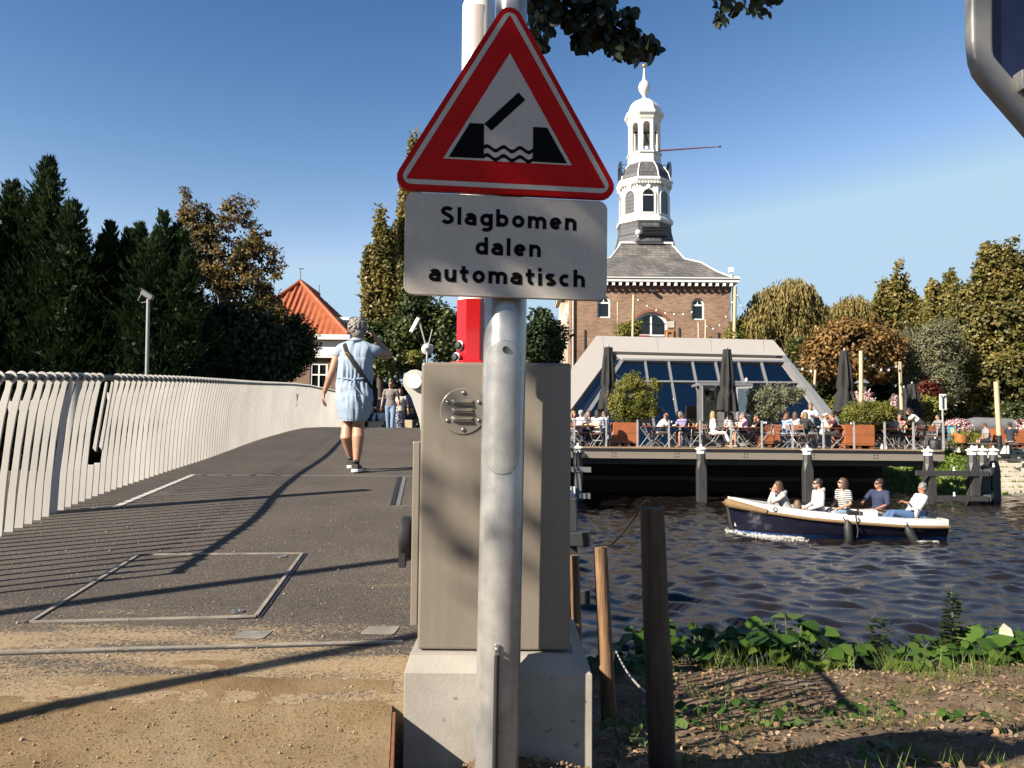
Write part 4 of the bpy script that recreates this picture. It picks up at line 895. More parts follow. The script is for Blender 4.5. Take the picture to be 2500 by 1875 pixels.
# ---------------------------------------------------------------- terrace, its piles, fence
zT=W(1700,1093.5,28).z
terr=thing('terrace','timber cafe terrace on a steel beam above the canal','terrace',(6,32,zT))
tx0,tx1=W(1150,1095,28).x,W(2306,1095,28).x
mb=MB(); nbd=60
for i in range(nbd):
    y0=28.02+12*i/nbd; mb.box(((tx0+tx1)/2,y0+.095,zT-.02),(tx1-tx0,.185,.04))
mb.build('floor_boards',M['deckwood'],terr)
mb=MB(); zb0,zb1=W(1700,1103,28).z,W(1700,1119,28).z
mb.box(((tx0+tx1)/2,28.2,zb0-.03+.06),(tx1-tx0+.02,.36,.10)); mb.build('edge_strip',M['black'],terr)
mb=MB(); mb.box(((tx0+tx1)/2,28.12,(zb0+zb1)/2-.01),(tx1-tx0,.20,zb0-zb1)); mb.box(((tx0+tx1)/2,28.07,zb1-.005),(tx1-tx0+.05,.3,.03)); eb=mb.build('edge_beam',M['taupe'],terr)
for px in(1499,1653,1821,1983,2138):
    for a in(-.055,.055):
        for b in(-.055,.055):
            mb=MB(); mb.lathe([(.02,0),(.018,.02),(.001,.022)],(W(px,1110,28).x+a,28.02,(zb0+zb1)/2+b),8,rotx(math.pi/2)); mb.build('bolt',M['dark'],eb)
mb=MB(); mb.box(((tx0+tx1)/2,30.2,zT-.35),(tx1-tx0-.1,3.6,.5)); mb.build('floor_joists',M['timber'],terr)
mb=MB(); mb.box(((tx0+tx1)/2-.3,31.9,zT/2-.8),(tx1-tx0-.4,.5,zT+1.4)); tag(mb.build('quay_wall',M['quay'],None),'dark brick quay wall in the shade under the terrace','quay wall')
mb=MB(); zq=W(1700,1170,31).z; mb.box(((tx0+tx1)/2,31.55,zq),(tx1-tx0-.6,.2,.16)); tag(mb.build('wale_beam',M['timber'],None),'long timber beam bolted along the dark quay wall','beam')
fence=thing('terrace_fence','low fence of grey steel posts and wires along the terrace edge','fence',(W(1800,1093,28.15).x,28.15,zT))
fpx=[1402,1480,1556,1633,1709,1785,1860,1935,2010,2085,2160,2230,2303]; fh=.97
for i,px in enumerate(fpx):
    mb=MB(); x=W(px,1060,28.15).x; mb.box((x,28.15,zT+fh/2),(.055,.055,fh)); mb.build('post',M['grey'],fence)
mb=MB()
for h in(.93,.50,.2): mb.tube([(W(1300,1060,28.15).x,28.15,zT+h)]+[(W(px,1060,28.15).x,28.15,zT+h) for px in fpx],.011 if h>.9 else .006,5)
mb.build('wire',M['dark'],fence)
for px in(1640,1866,1871,1938,2078):
    mb=MB(); mb.ell((W(px,1040,28.1).x,28.1,zT+.90),(.03,.03,.04),nu=8,nv=6); mb.build('bulb',M['hullwhite'],fence,smooth=180)
PIL=[(-.15,.0),(-.15,0)]
def mooring(px,D,label,zcap):
    p=W(px,1100,D); t=thing('mooring_pile',label,'mooring pile',(p.x,D,-1.5),0,'capped mooring piles')
    mb=MB(); h=.155; ch=.05
    oc_=lambda s,z,e: [(s*x,s*y,z) for x,y in((-h,-h+e),(-h+e,-h),(h-e,-h),(h,-h+e),(h,h-e),(h-e,h),(-h+e,h),(-h,h-e))]
    mb.rings([oc_(1,0,.012),oc_(1,zcap-.55+1.5,.012),oc_(.93,zcap-.28+1.5,.09),oc_(.80,zcap+1.5,.09)]); mb.build('timber_shaft',M['timber'],t,world=False)
    mb=MB(); mb.lathe([(r,z+zcap+1.5) for r,z in((.15,-.005),(.155,.09),(.205,.135),(.205,.165),(.10,.215),(.045,.225),(.036,.285),(.020,.315),(.001,.32))],(0,0,0),8,phase=R(22.5)); mb.build('white_cap',M['white'],t,world=False); return t
zc=W(1712,1107,27.4).z
for px,lab in((1411,'white capped black pile at the cabinet end of the terrace'),(1712,'white capped black pile just left of the boat bow'),(1971,'white capped black pile standing behind the boat'),(2266,'white capped black pile at the far corner of the terrace')): mooring(px,27.4,lab,zc+.0)
for px,D,lab in((2373,27.2,'leftmost white capped pile of the cluster of three beyond the terrace'),(2399,28.0,'middle white capped pile of the cluster of three beyond the terrace'),(2425,28.6,'rightmost white capped pile of the cluster of three beyond the terrace')): mooring(px,D,lab,W(px,1110,D).z)
mf=thing('guide_work','black timber guide frame joining the piles right of the terrace','guide frame',(W(2330,1180,26.9).x,26.9,0))
def pxbox(mb,a,b,D,dep):
    p,q=W(a[0],a[1],D),W(b[0],b[1],D); mb.box(((p.x+q.x)/2,D+dep/2,(p.z+q.z)/2),(abs(q.x-p.x),dep,abs(p.z-q.z))); return mb
pxbox(MB(),(2242,1149),(2415,1163),26.8,.22).build('beam',M['timber'],mf); pxbox(MB(),(2276,1211),(2415,1224),26.8,.22).build('beam',M['timber'],mf)
for y0 in(1145,1207):
    mb=MB(); p=W(2410,y0+9,26.9); mb.bar(p,p+Vector((1.5,2.2,.06)),.22,.2); mb.build('beam',M['timber'],mf)
for a in(2272,2378): pxbox(MB(),(a,1163.5),(a+15,1210.5),26.85,.16).build('upright',M['timber'],mf)
for px,py in((2329,1149),(2330,1211),(2426,1140)):
    mb=MB(); p=W(px,py,26.9); mb.lathe([(.045,0),(.03,.05),(.03,.08),(.04,.12),(.001,.13)],p,8); mb.build('peg',M['white'],mf)
mf2=thing('guide_work','grey timber guide frame end showing between cabinet and terrace pile','guide frame',(W(1415,1180,24).x,24,0))
pxbox(MB(),(1330,1140),(1443,1153),24,.25).build('beam',M['midgrey'],mf2); pxbox(MB(),(1330,1204),(1442,1218),24,.25).build('beam',M['midgrey'],mf2); pxbox(MB(),(1404,1153.5),(1419,1203.5),24.03,.2).build('upright',M['midgrey'],mf2)
pxbox(MB(),(1380,1188),(1404,1216),23.9,.09).build('sign_plate',M['white'],mf2)
# steps and paved strip beyond the terrace
st=thing('stone_steps','stone steps climbing the grassy bank beyond the piles','steps',(W(2470,1150,33).x,33,0))
for i in range(9):
    y0=32.0+.5*i; z=groundz(20,y0+.5)+.10; x0=W(2432-i*3,1150,y0).x; mb=MB(); mb.box((x0+2.4,y0+.4,z-.3),(4.8,.8,.6+.01*i)); mb.build('tread',M['stone'],st,bevel=.02)
mb=MB(); a=W(2310,1080,36.8); mb.box((a.x+1.8,36.9,E-.70),(6.5,.8,.06)); tag(mb.build('paving',M['stone'],None),kind='structure')
pd=MB(); mb=pd; mb.box((22,40,E-.70),(26,6,.03)); tag(mb.build('pavement',pm('warm_paving',(.26,.22,.17),.85,var=.2,scale=2),None),kind='structure')
# ---------------------------------------------------------------- glass pavilion
PA=Vector((0,32.7,zT)); PB=Vector((0,36.3,W(1670,834,36.3).z)); PS=(PB-PA).normalized(); PN=Vector((1,0,0)).cross(PS)
if PN.y>0: PN=-PN
def PP(px,py):
    d=ray(px,py); o=Vector((0,0,E)); t=(PA-o).dot(PN)/d.dot(PN); p=o+d*t-PA; return (p.x,p.dot(PS))
def PG(u,v,d): return PA+Vector((u,0,0))+PS*v+PN*d
pav=thing('glass_pavilion','low pavilion with sloping glass front in a pale grey frame','pavilion',(7.5,34,zT))
O_=[PP(1262,1088),PP(1455,828),PP(1885,838),PP(2094,1088)]; I_=[PP(1336,1088),PP(1497,866),PP(1908,876),PP(2066,1088)]
O_[0]=(O_[0][0],.0);O_[3]=(O_[3][0],.0);I_[0]=(I_[0][0],.0);I_[3]=(I_[3][0],.0)
mb=MB(); mb.prism([O_[0],O_[1],O_[2],(O_[2][0]+(O_[3][0]-O_[2][0])*(1-I_[2][1]/O_[2][1]),I_[2][1]),I_[2],I_[1],I_[0]],PG,-.25,.22); mb.build('frame',M['cladding'],pav)
mb=MB(); mb.prism([(O_[2][0]-.03,I_[2][1]-.004),(O_[2][0]+(O_[3][0]-O_[2][0])*(1-I_[2][1]/O_[2][1]),I_[2][1]-.004),O_[3],I_[3],(I_[2][0],I_[2][1]-.004)],PG,-.25,.20); mb.build('shade_grey_side_frame',M['mullion'],pav)  # darker grey than the rest of the frame, painting in this leg's shade
mb=MB()
for px in(1470,1602,1732,1860): 
    a,b=PP(px,829),PP(px+3,866); mb.prism([(a[0]-.008,a[1]-.03),(a[0]+.008,a[1]-.03),(b[0]+.008,b[1]+.02),(b[0]-.008,b[1]+.02)],PG,.2205,.2225)
mb.build('panel_joint',M['midgrey'],pav)
G_=[PP(1385,1088),PP(1519,880),PP(1915,884),PP(2058,1088)]; G_[0]=(G_[0][0],0);G_[3]=(G_[3][0],0)
mb=MB(); mb.prism([I_[0],I_[1],G_[1],G_[0]],PG,-.06,-.04); sg=mb.build('side_glazing',M['sideglass'],pav)
mb=MB(); mb.prism([I_[1],I_[2],G_[2],G_[1]],PG,-.05,.05); mb.build('top_rail',M['cladding'],pav)
mb=MB(); mb.prism(G_,PG,-.06,-.045); mb.build('front_glazing',M['glass'],pav)
mb=MB(); vt=G_[1][1]; tr=PP(1650,932)[1]
for px in(1575,1632,1690,1746,1802,1858): u=PP(px,881)[0]; mb.box(PG(u,vt/2,0),(.085,.02,.02)) if False else mb.bar(PG(u,0,-.01),PG(u,vt,-.01),.085,.12,PN)
mb.bar(PG(G_[0][0],0,0),PG(G_[1][0],vt,0),.16,.12,PN); mb.bar(PG(G_[3][0],0,0),PG(G_[2][0],vt,0),.14,.12,PN); mb.bar(PG(G_[1][0],vt,.01),PG(G_[2][0],vt,.01),.12,.14,PN)
ul=G_[0][0]+(G_[1][0]-G_[0][0])*tr/vt; ur=G_[3][0]+(G_[2][0]-G_[3][0])*tr/vt; mb.bar(PG(ul,tr,-.015),PG(ur,tr,-.015),.09,.1,PN)
mb.build('mullions',M['mullion'],pav)
mb=MB()
for k in(.33,.66):
    a=(I_[0][0]*(1-k)+G_[0][0]*k,0); b=(I_[1][0]*(1-k)+G_[1][0]*k,I_[1][1]*(1-k)+G_[1][1]*k); mb.bar(PG(*a,-.03),PG(*b,-.03),.03,.05,PN)
mb.build('glazing_bar',M['dark'],sg)
mb=MB(); x0,xa,xb,x1=O_[0][0],O_[1][0],O_[2][0],O_[3][0]; ztp=PB.z; yb=41
mb.add([(x0,32.9,zT),(xa,36.4,ztp-.05),(xa,yb,ztp-.05),(x0,yb,zT)],[(0,1,2,3)]); mb.add([(x1,32.9,zT),(xb,36.4,ztp-.05),(xb,yb,ztp-.05),(x1,yb,zT)],[(0,3,2,1)]); mb.add([(x0,yb,zT),(xa,yb,ztp-.05),(xb,yb,ztp-.05),(x1,yb,zT)],[(0,1,2,3)])
mb.add([(xa,36.2,ztp+.01),(xb,36.2,ztp+.01),(xb,yb,ztp+.01),(xa,yb,ztp+.01)],[(0,1,2,3)]); mb.build('shell',M['cladding'],pav)
mb=MB(); mb.box(((x0+x1)/2,38.5,zT+1.1),((x1-x0)*.72,.2,2.2)); mb.box((5,36.5,zT+.55),(3,.6,1.1)); mb.box((9.6,36.2,zT+.4),(1.6,.8,.8)); mb.build('bar_counter',M['interior'],pav)
for k,px in enumerate((1600,1660,1722,1790,1850)):
    mb=MB(); p=W(px,905,36.5); mb.tube([p+Vector((0,0,.5)),p],.012,5); mb.box(p+Vector((0,0,-.02)),(.9,.05,.05)); mb.build('hanging_lamp',M['midgrey'],pav)
for px,py in((1646,977),(1822,928),(1600,990)):
    mb=MB(); mb.ell(W(px,py,34.3),(.07,.07,.10),nu=10,nv=6); mb.build('lamp_globe',M['hullwhite'],pav,smooth=180)
for a,b,c_ in((1869,893,1),(1880,893,0),(1915,945,0)):
    mb=MB(); mb.bar(W(a,b,37),W(a+75,b+110,35.2),.07,.07); mb.build('roof_brace',pm('yellow_brace',(.5,.5,.05),.5) if c_ else M['grey'],pav)
dxa,dxb=W(1712,1000,32.35).x,W(1836,1000,32.35).x; dzt=W(1770,941,32.35).z
mb=MB(); mb.box(((dxa+dxb)/2,33.1,dzt+.05),(dxb-dxa+.1,1.5,.1)); mb.box((dxa,32.4,(zT+dzt)/2),(.09,.1,dzt-zT)); mb.box((dxb,32.4,(zT+dzt)/2),(.09,.1,dzt-zT)); mb.box((W(1748,1000,32.3).x,32.4,(zT+dzt)/2),(.06,.08,dzt-zT)); mb.build('door_frame',M['mullion'],pav)
mb=MB(); mb.box(((dxa+dxb)/2,33.3,(zT+dzt)/2),(dxb-dxa-.1,.04,dzt-zT)); mb.build('doorway',M['interior'],pav)
for xx,a in((dxa+.3,35),(dxb-.3,-35)):
    mb=MB(); rt=rotz(R(a)); mb.ringprism([(-.42,zT+.03),(-.42,dzt-.05),(.42,dzt-.05),(.42,zT+.03)],[(-.34,zT+.12),(-.34,dzt-.13),(.34,dzt-.13),(.34,zT+.12)],lambda u,v,d:Vector((xx,32.1,0))+rt@Vector((u,d,0))+Vector((0,0,v)),0,.06); dl_=mb.build('door',M['mullion'],pav)
    mb=MB(); mb.prism([(-.35,zT+.11),(-.35,dzt-.12),(.35,dzt-.12),(.35,zT+.11)],lambda u,v,d:Vector((xx,32.1,0))+rt@Vector((u,d,0))+Vector((0,0,v)),.02,.03); mb.build('pane',M['glass'],dl_)
# ---------------------------------------------------------------- terrace furniture
def make_chair(loc,rz,label):
    t=thing('bistro_chair',label,'chair',loc,rz,'folding bistro chairs on the terrace')
    for s in(-1,1):
        mb=MB(); mb.tube([(s*.20,-.31,.87),(s*.20,-.24,.64),(s*.20,-.17,.43),(s*.20,.02,.22),(s*.20,.20,.11),(s*.20,.25,0)],.013,6); mb.build('front_leg',M['alu'],t,world=False,smooth=60)
        mb=MB(); mb.tube([(s*.18,.20,.44),(s*.18,.06,.25),(s*.18,-.12,.13),(s*.18,-.28,0)],.013,6); mb.build('rear_leg',M['alu'],t,world=False,smooth=60)
    mb=MB()
    for i in range(5): mb.box((0,-.16+.085*i,.455),(.41,.07,.018))
    mb.build('seat',M['brown_wood'],t,world=False)
    mb=MB()
    for z,y in((.81,-.295),(.71,-.262)): mb.box((0,y,z),(.40,.02,.085),rotx(R(-16)))
    mb.build('backrest',M['brown_wood'],t,world=False)
    mb=MB(); mb.tube([(-.2,-.2,.55),(.2,-.2,.55)],.009,5); mb.tube([(-.2,.02,.22),(.2,.02,.22)],.009,5); mb.build('cross_bar',M['alu'],t,world=False)
    return t
def make_table(loc,rz,label):
    t=thing('bistro_table',label,'table',loc,rz,'folding bistro tables on the terrace')
    mb=MB()
    for i in range(7): mb.box((0,-.33+.11*i,.735),(1.15,.10,.022))
    mb.build('tabletop',M['brown_wood'],t,world=False)
    for s in(-1,1):
        for q in(-1,1):
            mb=MB(); mb.tube([(s*.40-q*.30,.26*s*q,.72),(s*.40+q*.22,.26*s*q,0)],.014,6); mb.build('leg',M['alu'],t,world=False)
    return t
def TX(px,D): return W(px,1090,D).x
CH=[None];TB=[None]
def chair(px,D,face,label):
    loc=(TX(px,D),D,zT)
    if CH[0] is None: CH[0]=make_chair(loc,face,label); return CH[0]
    return copy_thing(CH[0],loc,face,label)
def table(px,D,rz,label):
    loc=(TX(px,D),D,zT)
    if TB[0] is None: TB[0]=make_table(loc,rz,label); return TB[0]
    return copy_thing(TB[0],loc,rz,label)
RT,LF,AW,TO=-math.pi/2,math.pi/2,0.0,math.pi     # facing right, left, away, towards the camera
table(1432,29.3,0,'bistro table beside the cabinet, laid with food'); table(1607,28.9,0,'bistro table in front of the bald man in white'); table(1668,28.85,0,'bistro table of the woman in the blue checked shirt')
table(1772,30.4,0,'bistro table between the blonde woman and the man in pink'); table(1832,29.5,0,'bistro table at the elbow of the man in pink'); table(2012,29.4,0,'bistro table of the man in the maroon shirt')
table(2190,29.6,0,'bistro table where the waitress is leaning over'); table(2238,31.0,0,'bistro table behind the waitress')
chair(1592,28.75,RT,'empty bistro chair right of the rusty planter'); chair(1700,30.4,R(160),'empty bistro chair left of the blonde woman'); chair(1877,30.0,R(170),'empty bistro chair under the olive tree')
chair(1952,28.9,R(-150),'empty bistro chair in front of the group of girls'); chair(2118+30,30.0,RT,'empty bistro chair right of the wide planter'); chair(2273,29.4,R(150),'bistro chair held by the bending waitress')
chair(2232,28.9,R(20),'bistro chair in front of the waitress by the corner post')
def tableware(px,D,kind,label,cat,z=.747):
    p=Vector((TX(px,D),D-.1,zT+z)); mb=MB()
    if kind=='plate': mb.lathe([(.02,0),(.11,.012),(.13,.025),(.09,.02),(.001,.015)],p,14); mb.ell(p+Vector((0,0,.035)),(.07,.07,.03)); return tag(mb.build('plate',[M['white']],None,smooth=50),label,cat)
    if kind=='glass': mb.lathe([(.03,0),(.035,.13),(.001,.131)],p,10); return tag(mb.build('beer_glass',pm('beer',(.45,.20,.03),.15),None,smooth=50),label,cat)
    if kind=='card': mb.box(p+Vector((0,0,.1)),(.12,.02,.2),rotx(R(-10))); return tag(mb.build('menu_card',M['white'],None),label,cat)
    if kind=='bottle': mb.lathe([(.035,0),(.035,.15),(.014,.2),(.014,.26),(.001,.261)],p,10); return tag(mb.build('bottle',M['sideglass'],None,smooth=50),label,cat)
tableware(1412,29.2,'plate','white plate of food on the table by the cabinet, left of the yellow dish','plate')
o=tableware(1430,29.2,'plate','yellow dish of food in front of the dark haired woman','plate'); o.data=o.data.copy(); o.data.materials[0]=pm('yellow_food',(.65,.45,.06),.6)
tableware(1645,28.85,'plate','white plate before the woman in blue checks','plate'); tableware(1692,28.85,'glass','glass of amber beer standing on the table left of the blonde woman','glass')
tableware(1785,30.3,'plate','plate of food before the man in pink','plate'); tableware(1805,29.4,'card','white card left of the man in pink','card'); tableware(1838,29.4,'plate','white plate on the table right of the man in pink','plate')
tableware(1995,29.3,'plate','white plate before the man in the cap','plate'); tableware(2010,29.3,'plate','pale plate in front of the man in maroon','plate'); tableware(2190,29.5,'bottle','clear bottle on the table before the man in sunglasses','bottle')
# ---------------------------------------------------------------- parasols folded up
def parasol_mesh(h0,h1,rt,rb,seed,tie):
    mb=MB(); rr=[];n=32; r_=random.Random(seed); ph=[r_.uniform(-.5,.5) for _ in range(8)]
    for i in range(15):
        t=i/14; z=h1+(h0-h1)*t; r=rt+(rb-rt)*t**1.1
        if abs(t-tie)<.04: r*=.80
        rr.append([(r*(1+.22*math.cos(8*a+ph[k%8]*.3+t*1.2)*min(1,t*3+.25))*math.cos(a),r*(1+.22*math.cos(8*a+ph[k%8]*.3+t*1.2)*min(1,t*3+.25))*math.sin(a),z+(.05*math.cos(8*a) if i==14 else 0)) for k in range(n) for a in[2*math.pi*k/n]])
    mb.rings(rr,cap=True); return mb
def parasol(px,D,pyt,pyb,rt,rb,label,seed,pole_=True,lean=0,cat='parasol',base=zT,grp='folded black parasols'):
    p=W(px,1000,D); p.z=base; t=thing('parasol',label,cat,p,0,grp)
    h1,h0=W(px,pyt,D).z-base,W(px,pyb,D).z-base
    parasol_mesh(h0,h1,rt,rb,seed,.62).build('canopy',M['canvas'],t,world=False,smooth=70)
    mb=MB(); mb.tube([(0,0,0),(0,0,h1+.08)],.032,10); mb.lathe([(.035,h1+.02),(.05,h1+.06),(.035,h1+.10),(.001,h1+.13)],(0,0,0),10); mb.build('pole',M['grey'],t,world=False,smooth=60)
    mb=MB(); mb.box((0,0,.06),(.7,.7,.12)); mb.build('base',M['midgrey'],t,world=False,bevel=.02)
    if lean: t.rotation_euler=(0,lean,0)
    return t
parasol(1485,31.4,848,1001,.16,.34,'folded black parasol behind the left rusty planter',1); parasol(1776,30.8,853,1003,.15,.36,'folded black parasol before the pavilion door',2); parasol(2064,31.2,857,1007,.16,.40,'folded black parasol right of the glass pavilion',3)
parasol(2208,36.2,948,1022,.17,.42,'short folded parasol leftmost of the dark pair near the waitress',4,base=E-.7); parasol(2228,37.0,938,1018,.2,.42,'short folded parasol rightmost of the dark pair near the waitress',5,base=E-.7)
# planters and their plants (plants follow with the other greenery)
def planter(px0,px1,pyt,D,label,dep=.95):
    a,b=TX(px0,D),TX(px1,D); h=W(px0,pyt,D).z-zT; t=thing('planter_box',label,'planter',((a+b)/2,D+dep/2,zT),0,'rusty steel planters'); w=b-a
    mb=MB(); mb.ringprism([(-w/2,-dep/2),(w/2,-dep/2),(w/2,dep/2),(-w/2,dep/2)],[(-w/2+.03,-dep/2+.03),(w/2-.03,-dep/2+.03),(w/2-.03,dep/2-.03),(-w/2+.03,dep/2-.03)],lambda u,v,d:Vector((u,v,d)),.12,h)
    mb.box((0,0,.135),(w-.07,dep-.07,.02)); mb.build('box',M['corten'],t,world=False,bevel=.008)
    mb=MB(); mb.box((0,0,h-.08),(w-.065,dep-.065,.05)); mb.build('soil',M['soil'],t,world=False)
    mb=MB()
    for x in(-.42,0,.42): mb.box((x*w,0,.06),(.14,dep*.9,.12))
    mb.build('foot',M['corten'],t,world=False); return t
planter(1497,1560,1031,29.9,'rusty steel planter with a bushy shrub at the left of the terrace'); planter(2064,2136,1037,28.9,'wide rusty steel planter with a feathery shrub'); planter(2052,2070,1037,30.2,'rusty steel planter peeping out behind the man in maroon')
planter(1855,1905,1040,31.3,'rusty steel planter holding the olive tree')
planter(2432,2462,1046,35.0,'small rusty planter beside the leaning pale pole'); planter(2480,2520,1050,36.0,'small rusty planter at the right edge of the photo')
# pale poles with strings of bulbs
def lpole(pxt,pyt,pxb,pyb,D,r,label,dark=None):
    a,b=W(pxb,pyb,D),W(pxt,pyt,D); t=thing('light_pole',label,'pole',a,0,'pale poles for string lights')
    if dark: 
        m_=W(dark[0],dark[1],D); mb=MB(); mb.tube([m_,b],r,10); mb.build('shaft',M['pale_wood'],t,smooth=60); mb=MB(); mb.tube([a,m_],r*1.05,10); mb.build('foot',M['black'],t,smooth=60)
    else:
        mb=MB(); mb.tube([a,b],r,10); mb.build('shaft',M['pale_wood'],t,smooth=60)
    return b
tops=[]
for a in((1508,737,1508,850,45,.045,'shorter pale pole left of the arched window, before the brick wall'),(1547,720,1544,850,45,.075,'tall pale pole in front of the left side of the arched window'),(1705,787,1706,850,45,.05,'short pale pole under the right arched window'),(1723,780,1722,850,45,.055,'pale pole touching the sill of the right arched window'),(1795,700,1792,850,46,.10,'tall whitish pole at the right corner of the brick tower'),(1991,903,1987,960,37,.06,'short pale pole right behind the sloping glass'),(2102,857,2103,1040,33.5,.085,'tall pale pole right of the large folded parasol'),(2197,883,2201,1000,35.5,.075,'pale pole behind the short dark parasols')): tops.append(lpole(*a))
tops.append(lpole(2432,932,2440,1092,33.2,.10,'leaning pale pole with black foot near the stone steps',(2439,1063)))
def light_string(a,b,sag,label,nb=7):
    t=thing('string_lights',label,'string lights',a)
    P=[a.lerp(b,i/16)+Vector((0,0,-sag*4*(i/16)*(1-i/16))) for i in range(17)]; mb=MB(); mb.tube(P,.014,4); mb.build('cable',M['dark'],t)
    for i in range(nb):
        k=(i+.5)/nb; p=a.lerp(b,k)+Vector((0,0,-sag*4*k*(1-k))); mb=MB(); mb.ell(p+Vector((0,0,-.09)),(.05,.05,.07),nu=8,nv=6); mb.build('bulb',M['hullwhite'],t,smooth=180)
light_string(tops[1],W(1700,755,46),.55,'bulb string dipping across the brick wall above the arched window'); light_string(W(1718,786,46),tops[4]+Vector((0,0,-.3)),1.0,'bulb string hanging low at the right corner of the tower',5)
light_string(tops[4],W(1822,760,50),.3,'short bulb string running from the tower corner into the willow',3); light_string(W(1885,838,37),tops[5],.3,'bulb string from the pavilion roof corner to the short pole',5)
light_string(tops[6],tops[7],.5,'bulb string between the two pale poles by the brown tree',5)
# small signs, lamp, bins, far garden
bs_=thing('board_sign','small white board sign on a grey pole at the terrace corner, seen from behind','sign',(W(2305,1090,28.6).x,28.6,zT))
mb=MB(); a,b=W(2293,962,28.6),W(2311,1001,28.6); mb.box(((a.x+b.x)/2,28.6,(a.z+b.z)/2),(b.x-a.x,.03,a.z-b.z)); mb.build('board',M['white'],bs_,bevel=.008)
mb=MB(); c_=(a.x+b.x)/2; mb.box((c_-.01,28.57,(a.z+b.z)/2-.03),(.045,.03,(a.z-b.z)*.72)); mb.bar((c_-.01,28.57,a.z-.14),(c_-.09,28.57,a.z-.05),.03,.03); mb.bar((c_-.01,28.57,a.z-.14),(c_+.08,28.57,a.z-.05),.03,.03); mb.build('support',M['dark'],bs_)
mb=MB(); mb.tube([(c_-.02,28.6,b.z-.0),(c_-.02,28.6,zT)],.035,10); mb.build('pole',M['grey'],bs_,smooth=60)
lm=thing('garden_lantern','old fashioned black lantern behind the pale pole, under the brown tree','lantern',(W(2100,1040,38).x,38,E-.7))
lp_=W(2105,945,38); mb=MB(); mb.tube([(lp_.x,38,E-.7),(lp_.x,38,lp_.z-.25)],.05,8); mb.build('post',M['dark'],lm)
mb=MB(); mb.lathe([(.16,-.22),(.26,.16),(.40,.18),(.16,.36),(.03,.40)],lp_,6); mb.build('lamp_head',M['midgrey'],lm)
bin_=thing('black_bag_bin','black rounded bin at the terrace corner','bin',(TX(2285,28.6),28.7,zT)); mb=MB(); mb.lathe([(.16,0),(.21,.03),(.22,.28),(.17,.36),(.06,.40),(.001,.40)],(0,0,0),16); mb.build('bin_body',M['rubber'],bin_,world=False,smooth=50)
for px,lab in((2153,'tiny white bottle left of the fence post below the man in sunglasses'),(2163,'tiny white bottle right of the fence post below the man in sunglasses')):
    mb=MB(); mb.lathe([(.04,0),(.045,.1),(.02,.15),(.02,.2),(.001,.2)],(TX(px,28.9),28.9,zT),10); tag(mb.build('white_bottle',M['white'],None,smooth=50),lab,'bottle')
sc_=thing('stone_lion_lump','smooth grey stone block lying on a low timber stack beyond the waitress','stone block',(W(2395,1045,39).x,39,E-.7))
mb=MB(); a=W(2372,1040,39); mb.tube([a+Vector((0,.3,0)),a+Vector((.3,.3,.02)),a+Vector((2.2,.4,.0))],[.36,.42,.40],14); mb.build('stone',M['midgrey'],sc_,smooth=60)
lg=thing('log_stack','stack of pale weathered timber beams beyond the wicker chair','timber stack',(W(2400,1065,38).x,38,E-.7))
for k in range(4):
    mb=MB(); z=E-.58+.2*(k//2); p=W(2372+k*4,1065,37.5+.45*(k%2)); mb.tube([(p.x,p.y,z),(p.x+3.4,p.y+.6,z)],.14,10); mb.build('log',oldwood('log_wood%d'%k,(.12,.09,.07),(.30,.24,.18)) if k==0 else bpy.data.materials['log_wood0'],lg,smooth=60)
wk=thing('wicker_chair','orange wicker armchair on the grass beyond the terrace','chair',(W(2345,1085,35.5).x,35.5,E-.72),R(-60))
mb=MB(); mb.lathe([(.24,.40),(.27,.44),(.24,.48),(.001,.48)],(0,0,0),16); mb.build('seat',M['orangewood'],wk,world=False)
mb=MB(); rr=[]
for i in range(13):
    a=R(180+180*i/12); h=.88-.16*abs(math.cos(a)); rr.append([(.26*math.cos(a),.26*math.sin(a),.46),(.31*math.cos(a),.31*math.sin(a),h),(.28*math.cos(a),.28*math.sin(a),h),(.23*math.cos(a),.23*math.sin(a),.46)])
mb.rings(rr); mb.build('backrest',M['orangewood'],wk,world=False)
for x,y in((-.2,-.18),(.2,-.18),(-.2,.18),(.2,.18)): mb=MB(); mb.tube([(x,y,.42),(x*1.15,y*1.15,0)],.014,6); mb.build('leg',M['dark'],wk,world=False)
pt=thing('picnic_table','pale table with white legs on the grass beyond the fence corner','table',(W(2312,1085,35.8).x,35.8,E-.72))
mb=MB(); mb.box((0,0,.74),(1.0,.7,.04)); mb.build('tabletop',M['orangewood'],pt,world=False)
for x in(-.42,.42): mb=MB(); mb.box((x,0,.36),(.07,.5,.72)); mb.build('leg',M['white'],pt,world=False)
bp=thing('beach_board','blue and yellow painted board leaning beside the wicker chair','board',(W(2336,1075,36).x,36.4,E-.72))
mb=MB(); mb.box((0,0,.72),(.34,.04,.85)); mb.box((-.12,0,.15),(.06,.04,.3)); mb.box((.12,0,.15),(.06,.04,.3)); mb.build('board',pm('sky_blue_board',(.10,.35,.55),.5),bp,world=False); mb=MB(); mb.box((0.03,-.025,.78),(.16,.01,.6)); mb.build('yellow_panel',pm('pale_yellow',(.65,.52,.2),.5),bp,world=False)
for px,lab in((2412,'low dark bench under the man in the grey shirt'),(2488,'dark table beside the man in the navy shirt')):
    b_=thing('garden_bench',lab,'bench',(W(px,1080,34.6).x,34.6,E-.74)); mb=MB(); mb.box((0,0,.43),(1.5,.5,.06)); mb.build('seat',M['taupedark'],b_,world=False)
    for x in(-.6,.6): mb=MB(); mb.box((x,0,.2),(.07,.4,.4)); mb.build('leg',M['white'],b_,world=False)
